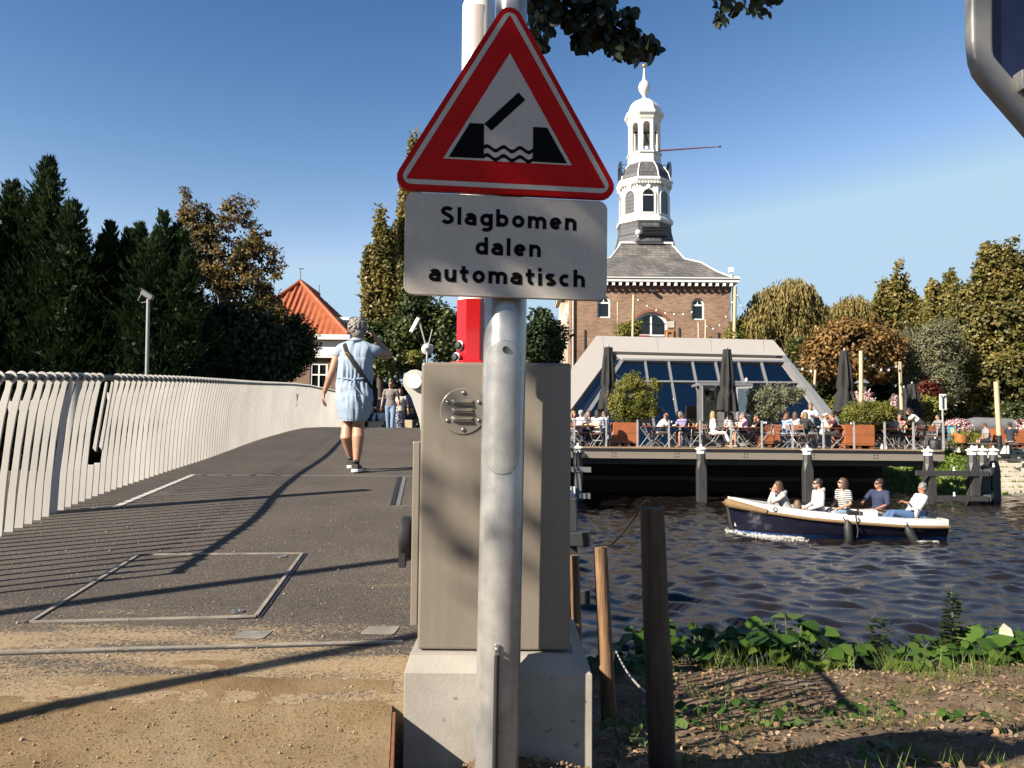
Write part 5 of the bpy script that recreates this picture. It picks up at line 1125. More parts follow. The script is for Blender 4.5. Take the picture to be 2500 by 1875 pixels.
# ---------------------------------------------------------------- left bank: camera mast, loudspeaker mast; far end of the bridge
def mast(px,pyt,pyb,D,label,kind):
    a,b=W(px,pyb,D),W(px,pyt,D); t=thing('camera_mast',label,'mast',a)
    mb=MB(); mb.tube([a-Vector((0,0,2)),b],.045 if kind else .033,10); mb.build('pole',M['grey'],t,smooth=60)
    if kind==0:
        mb=MB(); c_=b+Vector((-.02,0,.07)); q=roty(R(32)); mb.box(c_,(.24,.10,.085),q); mb.box(c_+q@Vector((-.03,0,.052)),(.29,.13,.012),q); mb.build('camera',M['midgrey'],t,bevel=.01)
        mb=MB(); mb.tube([c_+Vector((-.12,0,.02)),c_+Vector((-.18,0,-.10)),c_+Vector((-.11,0,-.15)),b+Vector((0,0,-.05))],.01,6); mb.build('cable',M['dark'],t)
    else:
        d=b+Vector((0,0,.0)); mb=MB(); mb.tube([b,b+Vector((-.30,0,1.05))],.03,8); mb.tube([b,b+Vector((.18,0,.8))],.02,8); mb.build('arm',M['grey'],t)
        mb=MB(); mb.box(b+Vector((-.48,0,.95)),(.13,.16,.62),roty(R(28))); mb.build('camera',M['hullwhite'],t,bevel=.02)
        mb=MB(); mb.lathe([(.06,.12),(.10,.05),(.22,-.16),(.235,-.17),(.20,-.14),(.05,-.02)],b+Vector((0,-.05,.10)),18,rotx(R(78))); mb.build('loudspeaker',M['deckgrey'],t,smooth=50)
mast(362,730,925,15.5,'slim grey camera mast in front of the dark conifers',0); mast(1043,855,900,30,'grey mast with loudspeaker and tilted camera above the cabinet',1)
def open_parasol(px,pyt,pyb,D,w,label):
    t=thing('market_parasol',label,'parasol',W(px,1060,D),0); a=W(px,pyt,D).z; b=W(px,pyb,D).z; c_=W(px,1000,D); mb=MB()
    mb.rings([[(c_.x+sx*w*s,D+sy*w*s,z) for sx,sy in((-1,-1),(1,-1),(1,1),(-1,1))] for s,z in((.03,a),(.5,a-(a-b)*.42),(1,b),(1,b-.16))]); mb.build('canopy',M['greycanvas'],t)
    mb=MB(); mb.tube([(c_.x,D,a),(c_.x,D,E-1.6)],.035,8); mb.build('pole',M['dark'],t)
    mb=MB()
    for k in(-.5,.45): mb.lathe([(.045,0),(.045,.01),(.001,.011)],(c_.x+k*w,D-w-.004,b-.08),8,rotx(math.pi/2))
    for k in range(5): mb.box((c_.x-.2*w+k*.09,D-w-.006,b-.08),(.06,.01,.05))
    mb.build('valance_mark',M['white'],t)
open_parasol(1003,963,985,34,1.6,'grey market parasol open behind the far end of the bridge'); open_parasol(938,970,990,36,1.5,'dark grey market parasol left of the man in sunglasses')
for px,py,w,lab in((916,1034,.42,'small pale wooden planter at the left of the far bridge end'),(993,1030,.42,'small pale wooden planter right of the thin bollard')):
    p=W(px,py,29); t=thing('wooden_planter',lab,'planter',(p.x,29,p.z-.35)); mb=MB()
    mb.ringprism([(-w/2,-.2),(w/2,-.2),(w/2,.2),(-w/2,.2)],[(-w/2+.03,-.17),(w/2-.03,-.17),(w/2-.03,.17),(-w/2+.03,.17)],lambda u,v,d:Vector((u,v,d)),0,.42); mb.build('box',M['pale_wood'],t,world=False); mb=MB(); mb.box((0,0,.33),(w-.07,.33,.05)); mb.build('soil',M['soil'],t,world=False)
mb=MB(); p=W(960,1010,26.5); mb.lathe([(.045,-1.4),(.045,.02),(.03,.05),(.001,.06)],p,12); tag(mb.build('bollard',M['grey'],None,smooth=60),'thin grey bollard in the middle of the far bridge end','bollard')
# posts outside the picture whose shadows cross the deck and the sand
for (x,y,h,r,lab) in((-4.05,.60,3.5,.042,'plain grey post beside the sand path, left of the camera'),(-4.9,1.45,4.3,.05,'plain grey post further left beside the bridge approach'),(-4.7,4.75,3.0,.075,'plain grey post left of the railing')):
    mb=MB(); mb.tube([(x,y,E-1.2),(x,y,E-.95+h)],r,12); tag(mb.build('grey_post',M['galv'],None,smooth=60),lab,'post')
# ---------------------------------------------------------------- the boat
BC=Vector((W(2026,1200,18.7).x,18.7,0)); BRZ=R(-5)
boat=thing('motor_sloop','dark blue open sloop with white gunwale and thick rope fender, carrying people','boat',BC,BRZ)
HL=2.33
def bsec(s): # half beam, sheer
    b=interp(s,[0,.04,.10,.18,.30,.45,.6,.8,.93,1],[.03,.20,.40,.60,.79,.92,.95,.90,.80,.70]); z=interp(s,[0,.16,.35,.55,.8,1],[.84,.70,.60,.535,.47,.455]); return b,z
def hx(s,z):   # raked stem
    return -HL+2*HL*s+(.14*(1-s)**6)*(.8-z)*1.2
SN_=[0,.01,.03,.06,.10,.15,.2,.27,.35,.43,.5,.57,.64,.72,.8,.87,.93,.97,1.0]
def levels(b,z): return [(b*1.0,z),(b*1.01,z-.03),(b*1.0,z-.15),(b*.985,z-.155),(b*.97,z-.26),(b*.92,.12),(b*.88,.07),(b*.865,.06),(b*.72,-.08),(b*.42,-.24),(0.0,-.30)]
mb=MB(); rings_=[]
for s in SN_:
    b,z=bsec(s); L=levels(b,z); rings_.append([(hx(s,zz),-bb,zz) for bb,zz in L]+[(hx(s,zz),bb,zz) for bb,zz in reversed(L[:-1])])
n=len(rings_[0]); nl=11
for r in rings_: mb.v+=[tuple(p) for p in r]
for i in range(len(rings_)-1):
    for j in range(n-1):
        lv=min(j,n-2-j); mb.mi=0 if lv<2 else (1 if lv<6 else 2); mb.f.append((i*n+j,i*n+j+1,(i+1)*n+j+1,(i+1)*n+j)); mb.m.append(mb.mi)
k=(len(rings_)-1)*n
for j in range(nl-1): # transom
    mb.mi=0 if j<2 else (1 if j<6 else 2); mb.f.append((k+j,k+j+1,k+n-2-j,k+n-1-j) if j<nl-2 else (k+j,k+j+1,k+n-1-j)); mb.m.append(mb.mi)
def bld(mb,name,mats,**kw): return mb.build(name,mats,boat,world=False,**kw)
hull=bld(mb,'hull',[M['hullwhite'],M['navy'],M['blue']],smooth=35)
mb=MB(); R1=[]
for s in SN_[2:]:
    b,z=bsec(s); w=min(.09,b*.5); xx=hx(s,z)-(.09 if s==1 else 0)
    R1.append([(xx,-b*1.0,z+.004),(xx,-(b-w),z+.012),(xx,-(b-w)*.97,z-.12),(xx,-(b-w)*.9,.16),(xx,(b-w)*.9,.16),(xx,(b-w)*.97,z-.12),(xx,(b-w),z+.012),(xx,b*1.0,z+.004)])
for r in R1: mb.v+=[tuple(p) for p in r]
for i in range(len(R1)-1):
    for j in range(7): mb.f.append((i*8+j,(i+1)*8+j,(i+1)*8+j+1,i*8+j+1)); mb.m.append(0)
kk=(len(R1)-1)*8; mb.f.append(tuple(kk+j for j in range(8))); mb.m.append(0)
bld(mb,'inner_deck',M['deckgrey'],smooth=35)
mb=MB(); mb.add([tuple(r[0]) for r in R1[:5]]+[tuple(r[7]) for r in R1[:5]],[(i,i+1,6+i,5+i) for i in range(4)]); bld(mb,'fore_deck',M['hullwhite'])
for x,w,l in((-.85,1.1,.34),(.1,1.45,.36),(1.75,1.35,.55)): mb=MB(); mb.box((x,0,.34),(l,w,.07)); mb.box((x,0,.23),(l-.06,w-.1,.16)); bld(mb,'bench',M['hullwhite'],bevel=.015)
mb=MB(); mb.box((.85,.05,.36),(.36,.42,.44)); cn=bld(mb,'console',M['hullwhite'],bevel=.03)
mb=MB(); mb.box((.665,-.10,.50),(.02,.13,.10)); bld(mb,'engine_hatch',M['black'])
mb=MB(); mb.box((1.35,.1,.56),(.9,.10,.03)); bld(mb,'tiller',M['brown_wood'])
mb=MB(); mb.box((1.70,-.12,.50),(.08,.55,.26)); bld(mb,'seat_back',M['rubber'],bevel=.02)
for sgn in(-1,1):
    P=[]
    for i in range(60):
        s=.12+.88*i/59; b,z=bsec(s); P.append(Vector((hx(s,z),sgn*(b*1.0+.03),z-.165)))
    mb=MB(); mb.tube(P,.036,8); bld(mb,'gunwale_rope',M['rope'],smooth=60)
bp_=[]
for i in range(31):
    t=i/30; s=abs(t-.5)*2*.17; b,z=bsec(s); sg_=-1 if t<.5 else 1; bp_.append((Vector((hx(s,z)-.04+.04*s,sg_*(b+.04 if s>.012 else .0),z-.14)),.11-.055*(s/.17)))
mb=MB(); rr=[]
mb.tube([p for p,_ in bp_],[r for _,r in bp_],12); bf=bld(mb,'bow_fender',M['rope'],smooth=60)
for k,(p,r) in enumerate(bp_):
    pass
mb=MB(); mb.tube([(-HL-.02,0,.72),(-HL+.05,0,.3),(-HL+.14,0,-.1)],.045,8); bld(mb,'stem_post',M['dark'],smooth=60)
for x,ang in((.07,4),(1.42,28)):
    s=(x+HL)/(2*HL); b,z=bsec(s); mb=MB(); c_=Vector((x,-b-.11,z-.36)); q=roty(R(-ang)) ; 
    mb.lathe([(.02,.30),(.035,.27),(.05,.24),(.09,.17),(.095,-.15),(.06,-.24),(.02,-.27)],c_+q@Vector((0,0,-.03)),14,q); mb.tube([c_+q@Vector((0,0,.26)),Vector((x-.05,-b-.03,z-.12)),Vector((x-.10,-b+.03,z+.02))],.012,6); bld(mb,'fender',M['rubber'],smooth=60)
mb=MB(); mb.box((.22,-.90,.585),(.26,.10,.09)); mb.tube([(.24,-1.02,.55),(.27,-1.06,.2),(.25,-1.05,.05)],.02,6); bld(mb,'cleat',M['rubber'],bevel=.02)
mb=MB(); mb.box((2.14,-.3,.53),(.22,.12,.09)); mb.tube([(2.14,-.3,.5),(2.22,-.35,.62)],.02,6); bld(mb,'stern_cleat',M['rubber'],bevel=.02)
mb=MB(); b,z=bsec(.20); mb.lathe([(.055,0),(.055,.012),(.001,.013)],(hx(.20,z),-b-.012,z-.07),16,rotx(math.pi/2)@rotz(0)); em=bld(mb,'emblem',M['black']); mb=MB(); mb.lathe([(.03,0),(.03,.004),(.001,.005)],(hx(.20,z),-b-.026,z-.07),12,rotx(math.pi/2)); mb.box((hx(.20,z),-b-.03,z-.07),(.012,.004,.06)); bld(mb,'emblem_letter',M['hullwhite'])
mb=MB(); mb.box((2.06,.12,.50),(.30,.7,.05),rotx(R(8))); bld(mb,'blue_cover',pm('pale_blue_cover',(.30,.44,.62),.7),bevel=.02)
# foam thrown up along the bow and at the trailing fender
fp_=[];fs=[]
for i in range(1500):
    u=rng.random()**.8; x=-2.42+u*1.6; b,_=bsec(min(1,max(0,(x+HL)/(2*HL)))); y=-(.87*b)-abs(rng.normal(0,.20+.30*u))-.0; z=.0+abs(rng.normal(0,.035))*(1-u*.75)+(.07*rng.random()*max(0,1-u*4)); fp_.append((x,y,z)); fs.append(rng.uniform(.003,.017)*(1-.4*u))
for i in range(160): fp_.append((1.45+rng.random()*.5,-1.0-abs(rng.normal(0,.10)),.005+abs(rng.normal(0,.012)))); fs.append(rng.uniform(.003,.010))
Mb=np.array(Matrix.Translation(BC)@Matrix.Rotation(BRZ,4,'Z')); fp_=np.array(fp_)@Mb[:3,:3].T+Mb[:3,3]; fs=np.array(fs); N=len(fp_)
V=(fp_[:,None,:]+oc[None]*fs[:,None,None]*rng.uniform(.5,1.5,(N,6,1))).reshape(-1,3); F=(of[None]+6*np.arange(N)[:,None,None]).reshape(-1,3)
tag(mesh_np('foam',V,F,M['foam'],None,True),'white foam thrown up along the bow of the sloop','foam',kind='stuff')
# ---------------------------------------------------------------- people
BAKE=[]
_cm={}
def cm(kind,col,rough=.8,var=.10,scale=9,bmp=0):
    k=(kind,)+tuple(col)
    if k not in _cm: _cm[k]=pm(kind,col,rough,var=var,scale=scale,bmp=bmp,bscale=40,dist=.01)
    return _cm[k]
SKIN=(.44,.235,.15); SKIN2=(.44,.25,.165); TAN=(.32,.15,.085); DARKSKIN=(.14,.06,.035)
def V3(*a): return Vector(a)
def hand(mb,wr,d,pn,side,curl=.35,s=1.0):
    """palm, four fingers of unequal length and a thumb leaving the side of the palm; d along the hand, pn palm normal"""
    d=Vector(d).normalized(); pn=(Vector(pn)-d*Vector(pn).dot(d)).normalized(); x=d.cross(pn)*side
    pc=wr+d*.045*s; rot=Matrix((x,d,pn)).transposed(); mb.ell(pc,(.040*s,.052*s,.017*s),rot,12,8)
    for k,(o,l) in enumerate(((-.028,.070),(-.010,.080),(.010,.076),(.027,.060))):
        b=wr+d*.082*s+x*o*s; q=b; P=[b-d*.02*s,b]; a=0
        for f in(.42,.32,.26):
            a+=curl*(.9+.12*k); q=q+(d*math.cos(a)+pn*math.sin(a)+x*o*1.6)*l*f*s; P.append(q)
        mb.tube(P,[.0098*s,.0098*s,.009*s,.0082*s,.0062*s],8)
    t0=wr+d*.022*s-x*.03*s; mb.tube([t0,t0+(d*.5-x*.8+pn*.25)*.032*s,t0+(d*.85-x*.85+pn*.5)*.058*s,t0+(d*1.35-x*.75+pn*.75)*.070*s],[.013*s,.012*s,.0105*s,.0075*s],8)
def headmb(mb,c,rot,s=1.0):
    f=lambda x,y,z:c+rot@Vector((x*s,y*s,z*s))
    mb.ell(f(0,-.008,.022),(.074*s,.092*s,.098*s),rot,16,12); mb.ell(f(0,.030,-.040),(.056*s,.058*s,.074*s),rot,14,10); mb.ell(f(0,.056,-.088),(.030*s,.028*s,.026*s),rot,10,8)
    mb.tube([f(0,.082,.018),f(0,.104,-.014),f(0,.108,-.026),f(0,.088,-.034)],[.010*s,.014*s,.016*s,.010*s],8); mb.tube([f(-.022,.085,-.062),f(0,.093,-.060),f(.022,.085,-.062)],.010*s,8)
    mb.tube([f(-.05,.070,.035),f(0,.088,.036),f(.05,.070,.035)],.011*s,8)
    for sx in(-1,1): mb.ell(f(sx*.076,-.006,-.008),(.010*s,.022*s,.034*s),rot@rotz(sx*.3),8,6)
def hairmb(style,c,rot,s=1.0,seed=0):
    mb=MB(); f=lambda x,y,z:c+rot@Vector((x*s,y*s,z*s)); r_=random.Random(seed)
    if style=='none': return None
    def lump(p,r): mb.ell(p,(r*s*r_.uniform(.8,1.1),r*s*r_.uniform(.8,1.1),r*s*r_.uniform(.8,1.1)),rot,9,7)
    if style=='fringe_bald':
        for a in range(-110,111,22): lump(f(.074*math.sin(R(a)),-.012-.080*math.cos(R(a)),.005),.026)
        return mb
    mb.ell(f(0,-.018,.038),(.083*s,.094*s,.098*s),rot,16,12); mb.ell(f(0,-.055,-.005),(.072*s,.052*s,.075*s),rot,12,8)
    for i in range(26):
        a=r_.uniform(-2.4,2.4); e=r_.uniform(.0,1.25); lump(f(.078*math.sin(a)*math.cos(e),-.02-.088*math.cos(a)*math.cos(e),.035+.095*math.sin(e)),.022)
    if style in('bob','long','pony','wavy'):
        L={'bob':.13,'long':.30,'pony':.10,'wavy':.17}[style]
        for a in range(-115,116,13):
            x,y=.080*math.sin(R(a)),-.012-.085*math.cos(R(a)); w=r_.uniform(-.012,.012)
            mb.tube([f(x*.9,y*.9,.07),f(x*1.08,y*1.08,-.01),f(x*1.12+w,y*1.12,-.06-L*.4),f(x*.98+w,y*1.05-.015,-.05-L)],[.024*s,.024*s,.021*s,.011*s],8)
    if style=='pony': mb.tube([f(0,-.09,.05),f(.0,-.135,.04),f(.01,-.15,-.05),f(0,-.13,-.17)],[.022*s,.03*s,.026*s,.01*s],8)
    return mb
def figure(label,loc,rz,kind='sit',sh=.46,lean=5,arms=('table','table'),head=(0,0),s=1.0,w=1.0,skin=SKIN,top=((.7,.7,.7),.6),bottom=((.03,.03,.05),1.9),hair=('short',(.05,.03,.02)),shoes=(.04,.04,.04),extras=(),vox=.016,twist=0,knees=(0,0),feet=(0,0),group=None,J=None,cat='person',hipdrop=0):
    t=thing('person',label,cat,loc,rz,group); sp=Vector((0,math.sin(R(lean)),math.cos(R(lean)))); j={}
    if kind=='sit':
        j['pel']=V3(0,0,sh+.09)
        for sx,n_,kd,fd in((-1,'L',knees[0],feet[0]),(1,'R',knees[1],feet[1])):
            j['hp'+n_]=V3(sx*.095*w,.02,sh+.075); j['kn'+n_]=V3(sx*(.12+.0*kd),.44,sh+.06+kd*.08); j['an'+n_]=V3(sx*.12,.44+fd,.09)
    else:
        j['pel']=V3(0,0,.93)
        for sx,n_,kd,fd in((-1,'L',knees[0],feet[0]),(1,'R',knees[1],feet[1])):
            j['hp'+n_]=V3(sx*.095*w,0,.90); j['kn'+n_]=V3(sx*.10,fd*.45+.03,.49); j['an'+n_]=V3(sx*.10,fd,.09)
    p=j['pel']; j['wst']=p+sp*.17; j['cst']=p+sp*.34+V3(0,.012,0); j['nck']=p+sp*.52+V3(0,-.01,0)
    hl=R(lean*.6+head[1]); j['hd']=j['nck']+Vector((0,math.sin(R(lean*.5)),math.cos(R(lean*.5))))*.135+V3(0,.022,0)
    HR=rotz(R(head[0]))@rotx(-hl*1.0); TW=rotz(R(twist))
    for sx,n_,am in((-1,'L',arms[0]),(1,'R',arms[1])):
        shd=j['nck']-sp*.055+TW@V3(sx*.185*w,0,0); j['sh'+n_]=shd
        if am=='table': e=shd+V3(sx*.05,.15,-.22); h=V3(sx*.12,.46,max(shd.z-.26,sh+.28))
        elif am=='face': e=shd+V3(-sx*.02,.22,-.18); h=j['hd']+HR@V3(sx*.035,.115,-.105)
        elif am=='lap': e=shd+V3(sx*.07,.02,-.27); h=V3(sx*.11,.30,sh+.17)
        elif am=='knee': e=shd+V3(sx*.08,.08,-.26); h=j['kn'+n_]+V3(sx*.0,-.06,.09)
        elif am=='side': e=shd+V3(sx*.09,-.03,-.27); h=e+V3(sx*.03,.06,-.25)
        elif am=='swing': e=shd+V3(sx*.07,-.08,-.27); h=e+V3(-sx*.0,.10,-.23)
        elif am=='chest': e=shd+V3(sx*.10,.10,-.24); h=j['cst']+V3(sx*.03,.17,-.02)
        elif am=='down': e=shd+V3(sx*.03,.17,-.22); h=e+V3(-sx*.02,.17,-.20)
        elif am=='fold': e=shd+V3(sx*.06,.12,-.23); h=j['wst']+V3(-sx*.10,.17,.12)
        elif am=='rest': e=shd+V3(sx*.16,.06,-.20); h=e+V3(-sx*.10,.20,-.04)
        j['el'+n_]=e; j['ha'+n_]=h
    if J: 
        for k,v in J.items(): j[k]=Vector(v)
    X1=TW@V3(1,0,0)
    body=MB()
    body.tube([p-sp*.07,p,j['wst'],j['cst'],j['nck']-sp*.06,j['nck']-sp*.015,j['nck']+(j['hd']-j['nck'])*.5],[.11*w,.155*w,.128*w,.150*w,.165*w,.075,.052],16,ry=[.09,.115*w,.098*w,.108*w,.085,.062,.055],xa=X1)
    for n_ in'LR':
        S_,e,h=j['sh'+n_],j['el'+n_],j['ha'+n_]; body.tube([j['nck'].lerp(S_,.55)-V3(0,0,.02),S_,S_.lerp(e,.5),e,e.lerp(h,.3),e.lerp(h,.92),h],[.055,.056*w,.046*w,.037,.038,.026,.024],10)
        d=(h-e).normalized(); hand(body,h,d,V3(0,0,-1) if abs(d.z)<.8 else V3(-1 if n_=='R' else 1,0,0),1 if n_=='R' else -1,.35)
        hp,kn,an=j['hp'+n_],j['kn'+n_],j['an'+n_]; body.tube([hp,hp.lerp(kn,.3),kn,kn.lerp(an,.28),an.lerp(kn,.1),an],[.082*w,.078*w,.052,.053*w,.034,.036],12)
        body.tube([an+V3(0,-.045,-.045),an+V3(0,.02,-.05),an+V3(0,.12,-.062)],[.030,.040,.026],8)
    headmb(body,j['hd'],HR)
    o=body.build('body',cm('skin',skin,.5),t,world=False); BAKE.append((o,vox,3))
    tc,sl=top; m_=MB(); up=.017
    m_.tube([p-sp*.05,p+sp*.02,j['wst'],j['cst'],j['nck']-sp*.065,j['nck']-sp*.012],[.15*w+up,.155*w+up,.132*w+up,.150*w+up,.165*w+up*.7,.07],18,ry=[.115*w+up,.115*w+up,.10*w+up,.108*w+up,.085+up,.06],xa=X1)
    for n_ in'LR':
        S_,e,h=j['sh'+n_],j['el'+n_],j['ha'+n_]; q=[j['nck'].lerp(S_,.55)-V3(0,0,.02),S_]; r=[.06,.060*w+up*.6]
        if sl<=1: q.append(S_.lerp(e,max(sl,.12))); r.append(.052*w+up)
        else: q+=[S_.lerp(e,.5),e,e.lerp(h,min(.96,sl-1))]; r+=[.048*w+up,.042+up,.030+up*.8]
        m_.tube(q,r,12)
    if 'hood' in extras: m_.tube([j['nck']+V3(-.10,.02,.0),j['nck']+V3(-.07,-.09,.0),j['nck']+V3(0,-.12,.01),j['nck']+V3(.07,-.09,.0),j['nck']+V3(.10,.02,.0)],[.03,.045,.055,.045,.03],10)
    nm='dress' if 'dress' in extras else('hoodie' if 'hood' in extras else 'shirt')
    if 'stripes' in extras:
        k_='striped_jersey'
        if k_ not in M:
            mm,tt,bb=newmat(k_); tc_=coords(tt,'Object',(0,0,1)); wv=nd(tt,'ShaderNodeTexWave',Scale=7.0); wv.bands_direction='Z'; tt.links.new(tc_,wv.inputs['Vector']); tt.links.new(ramp(tt,wv.outputs['Fac'],[(.5,(.025,.025,.03)),(.56,(.62,.60,.56))]),bb.inputs['Base Color']); bb.inputs['Roughness'].default_value=.85; M[k_]=mm
        so_=m_.build(nm,M[k_],t,world=False)
    elif 'checks' in extras or 'floral' in extras: so_=m_.build(nm,pm('patterned_cloth',tc,.85,var=.75,scale=26),t,world=False)
    else: so_=m_.build(nm,cm('cloth',tc,.85,bmp=.35),t,world=False)
    BAKE.append((so_,vox,3))
    bc,bl=bottom; m_=MB(); up=.014
    m_.tube([p-sp*.09,p-sp*.01,p+sp*.075],[.135*w+up,.155*w+up,.148*w+up],16,ry=[.11*w+up,.118*w+up,.11*w+up],xa=V3(1,0,0))
    if 'skirt' in extras:
        a,b=(j['hpL']+j['hpR'])/2,(j['knL']+j['knR'])/2; e=(j['anL']+j['anR'])/2; ps=[a,a.lerp(b,.5),b]+([b.lerp(e,bl-1)] if bl>1 else []); m_.tube(ps,[.175*w,.185*w,.19*w,.21*w][:len(ps)],16,ry=[.13,.12,.12,.16][:len(ps)],xa=V3(1,0,0))
    else:
        for n_ in'LR':
            hp,kn,an=j['hp'+n_],j['kn'+n_],j['an'+n_]; q=[hp,hp.lerp(kn,.35)]; r=[.088*w+up,.082*w+up]
            if bl<=1: q.append(hp.lerp(kn,bl)); r.append(.068+up*1.3)
            else: q+=[kn,kn.lerp(an,.3),kn.lerp(an,min(.97,bl-1))]; r+=[.058+up,.058*w+up,.046+up]
            m_.tube(q,r,12)
    if bl>0:
        if 'striped_legs' in extras:
            mm,tt,bb=newmat('striped_trousers'); tc_=coords(tt,'Object',(1,0,0)); wv=nd(tt,'ShaderNodeTexWave',Scale=9.0); wv.bands_direction='X'; tt.links.new(tc_,wv.inputs['Vector']); tt.links.new(ramp(tt,wv.outputs['Fac'],[(.5,(.02,.02,.02)),(.56,(.6,.58,.55))]),bb.inputs['Base Color']); bm_=mm
        elif 'dots' in extras:
            mm,tt,bb=newmat('dotted_skirt'); vv=nd(tt,'ShaderNodeTexVoronoi',Scale=16); tt.links.new(coords(tt),vv.inputs['Vector']); tt.links.new(ramp(tt,vv.outputs[0],[(.25,(.5,.5,.55)),(.32,(.015,.018,.05))]),bb.inputs['Base Color']); bm_=mm
        else: bm_=cm('trouser_cloth',bc,.85,bmp=.3)
        o=m_.build('skirt' if 'skirt' in extras else('shorts' if bl<=1.1 else 'trousers'),bm_,t,world=False); BAKE.append((o,vox,3))
    if shoes:
        for n_ in'LR':
            an=j['an'+n_]; m_=MB(); m_.tube([an+V3(0,-.06,-.045),an+V3(0,.0,-.04),an+V3(0,.10,-.055),an+V3(0,.17,-.066)],[.035,.047,.045,.026],12,ry=[.032,.045,.034,.018],xa=V3(1,0,0)); m_.build('shoe',cm('shoe',shoes,.6),t,world=False,smooth=60)
    if hair[0] not in('none',):
        hm=hairmb(hair[0],j['hd'],HR,1,len(label)); o=hm.build('hair',cm('hair',tuple(c*.48 for c in hair[1]),.6,var=.35,scale=30,bmp=.5),t,world=False); BAKE.append((o,min(vox,.011),1))
    f=lambda x,y,z:j['hd']+HR@V3(x,y,z)
    if 'sun' in extras or 'glasses' in extras:
        m_=MB(); 
        for sx in(-1,1): m_.box(f(sx*.034,.098,.016),(.052,.012,.034 if 'sun' in extras else .026),HR); m_.bar(f(sx*.066,.092,.022),f(sx*.082,-.01,.012),.006,.008)
        m_.build('sunglasses' if 'sun' in extras else 'glasses',M['black'],t,world=False)
    else:
        m_=MB()
        for sx in(-1,1): m_.ell(f(sx*.031,.088,.016),(.012,.006,.007),HR,8,6)
        m_.build('eyes',M['dark'],t,world=False,smooth=180)
    m_=MB(); m_.tube([f(-.022,.094,-.062),f(0,.102,-.060),f(.022,.094,-.062)],.0045,6); m_.build('mouth',cm('lips',(.26,.07,.06),.5),t,world=False,smooth=180)
    if 'beard' in extras:
        m_=MB(); 
        for a in range(-70,71,14): m_.ell(f(.060*math.sin(R(a)),.030+.058*math.cos(R(a)),-.075),(.020,.018,.030),HR,8,6)
        o=m_.build('beard',cm('hair',(.16,.12,.10),.7),t,world=False); BAKE.append((o,.010,1))
    if 'cap' in extras or 'blackcap' in extras:
        m_=MB(); m_.ell(f(0,-.012,.055),(.088,.104,.078),HR,16,10); m_.ell(f(0,.10,.045),(.065,.075,.010),HR,12,6); m_.build('cap',M['black'] if 'blackcap' in extras else M['white'],t,world=False,smooth=60)
    if 'apron' in extras:
        m_=MB(); m_.tube([p+sp*.22,p+sp*.02,p-V3(0,-.02,.30)],[.165*w,.185*w,.19*w],16,ry=[.135*w,.15*w,.15],xa=V3(1,0,0)); o=m_.build('apron',cm('cloth',(.018,.017,.017)),t,world=False); BAKE.append((o,vox,2))
    if s!=1: t.scale=(s,s,s)
    return t
BL=(.02,.022,.03); JE=(.16,.25,.40); WH=(.72,.70,.67)
def terr_p(label,px,D,face,**k):
    pr=k.pop('props',None); loc=Vector((TX(px,D),D,zT)); t=figure(label,loc,face,group=None,**k)
    if k.get('kind','sit')=='sit' and k.pop('seatchair',True): chair(px,D,face,'bistro chair under the '+' '.join(label.split(',')[0].split()[:11]))
    return t
terr_p('blond person in pale top at the far left table by the cabinet',1398,30.4,R(-150),top=((.55,.50,.42),.5),hair=('bob',(.50,.33,.14)))
terr_p('white haired person in lavender checked shirt at the left table',1414,29.4,R(-60),lean=8,top=((.55,.48,.60),.6),hair=('short',(.75,.70,.64)),w=1.08,extras=('checks',))
terr_p('person with red brown ponytail behind the left table',1441,30.3,R(120),top=((.05,.04,.05),1.9),hair=('pony',(.11,.04,.025)))
terr_p('dark haired person in white top before the rusty planter',1459,29.2,R(-75) if False else R(-30),lean=0,head=(-50,0),arms=('table','table'),top=(WH,.55),hair=('bob',(.035,.018,.012)),bottom=(BL,1.9))
terr_p('person in sunglasses and blue shirt left of the rusty planter',1479,30.1,R(105),top=((.27,.36,.55),1.7),hair=('short',(.10,.06,.04)),extras=('sun',))
terr_p('bald person in white shirt hunched over the table',1604,28.85,RT,lean=32,head=(0,25),top=((.66,.66,.70),.7),hair=('fringe_bald',(.10,.06,.045)),skin=TAN,bottom=((.10,.09,.09),1.9),w=1.08)
terr_p('grey blonde person in blue checked shirt bending over a plate',1676,28.95,R(120),lean=26,head=(0,30),top=((.22,.22,.42),.6),hair=('bob',(.36,.29,.22)),extras=('checks',),bottom=((.06,.06,.11),.9),shoes=(.4,.25,.2))
terr_p('blonde person in white clothes resting chin on hand',1740,29.8,RT,lean=2,arms=('face','lap'),top=((.80,.76,.70),1.6),bottom=((.78,.74,.69),1.7),hair=('bob',(.62,.43,.17)),shoes=(.55,.38,.22),feet=(.12,.2))
terr_p('person with dark red curly hair in pale top, behind the pink shirt',1786,31.2,R(160),lean=12,top=((.62,.57,.55),.5),hair=('bob',(.07,.018,.014)))
terr_p('grey haired person in pink shirt with hand at face',1822,29.9,LF,lean=10,arms=('face','table'),top=((.66,.42,.55),.7),bottom=((.03,.03,.06),1.0),hair=('short',(.25,.23,.22)),shoes=(.5,.45,.42))
terr_p('dark clothed person bent over by the olive tree',1862,30.4,LF,lean=20,arms=('face','table'),skin=TAN,top=((.012,.012,.014),.6),hair=('short',(.02,.012,.01)))
terr_p('auburn haired person in pale blue T-shirt, leftmost of the group',1917,29.5,R(-75),lean=8,head=(-15,15),top=((.30,.42,.70),.55),hair=('bob',(.24,.085,.03)),s=.97,bottom=((.05,.05,.08),1.9))
terr_p('long brown haired person in white top seen from behind',1941,29.3,R(-50),head=(-15,0),top=((.76,.70,.70),.6),hair=('long',(.13,.055,.028)),bottom=((.3,.28,.3),1.9))
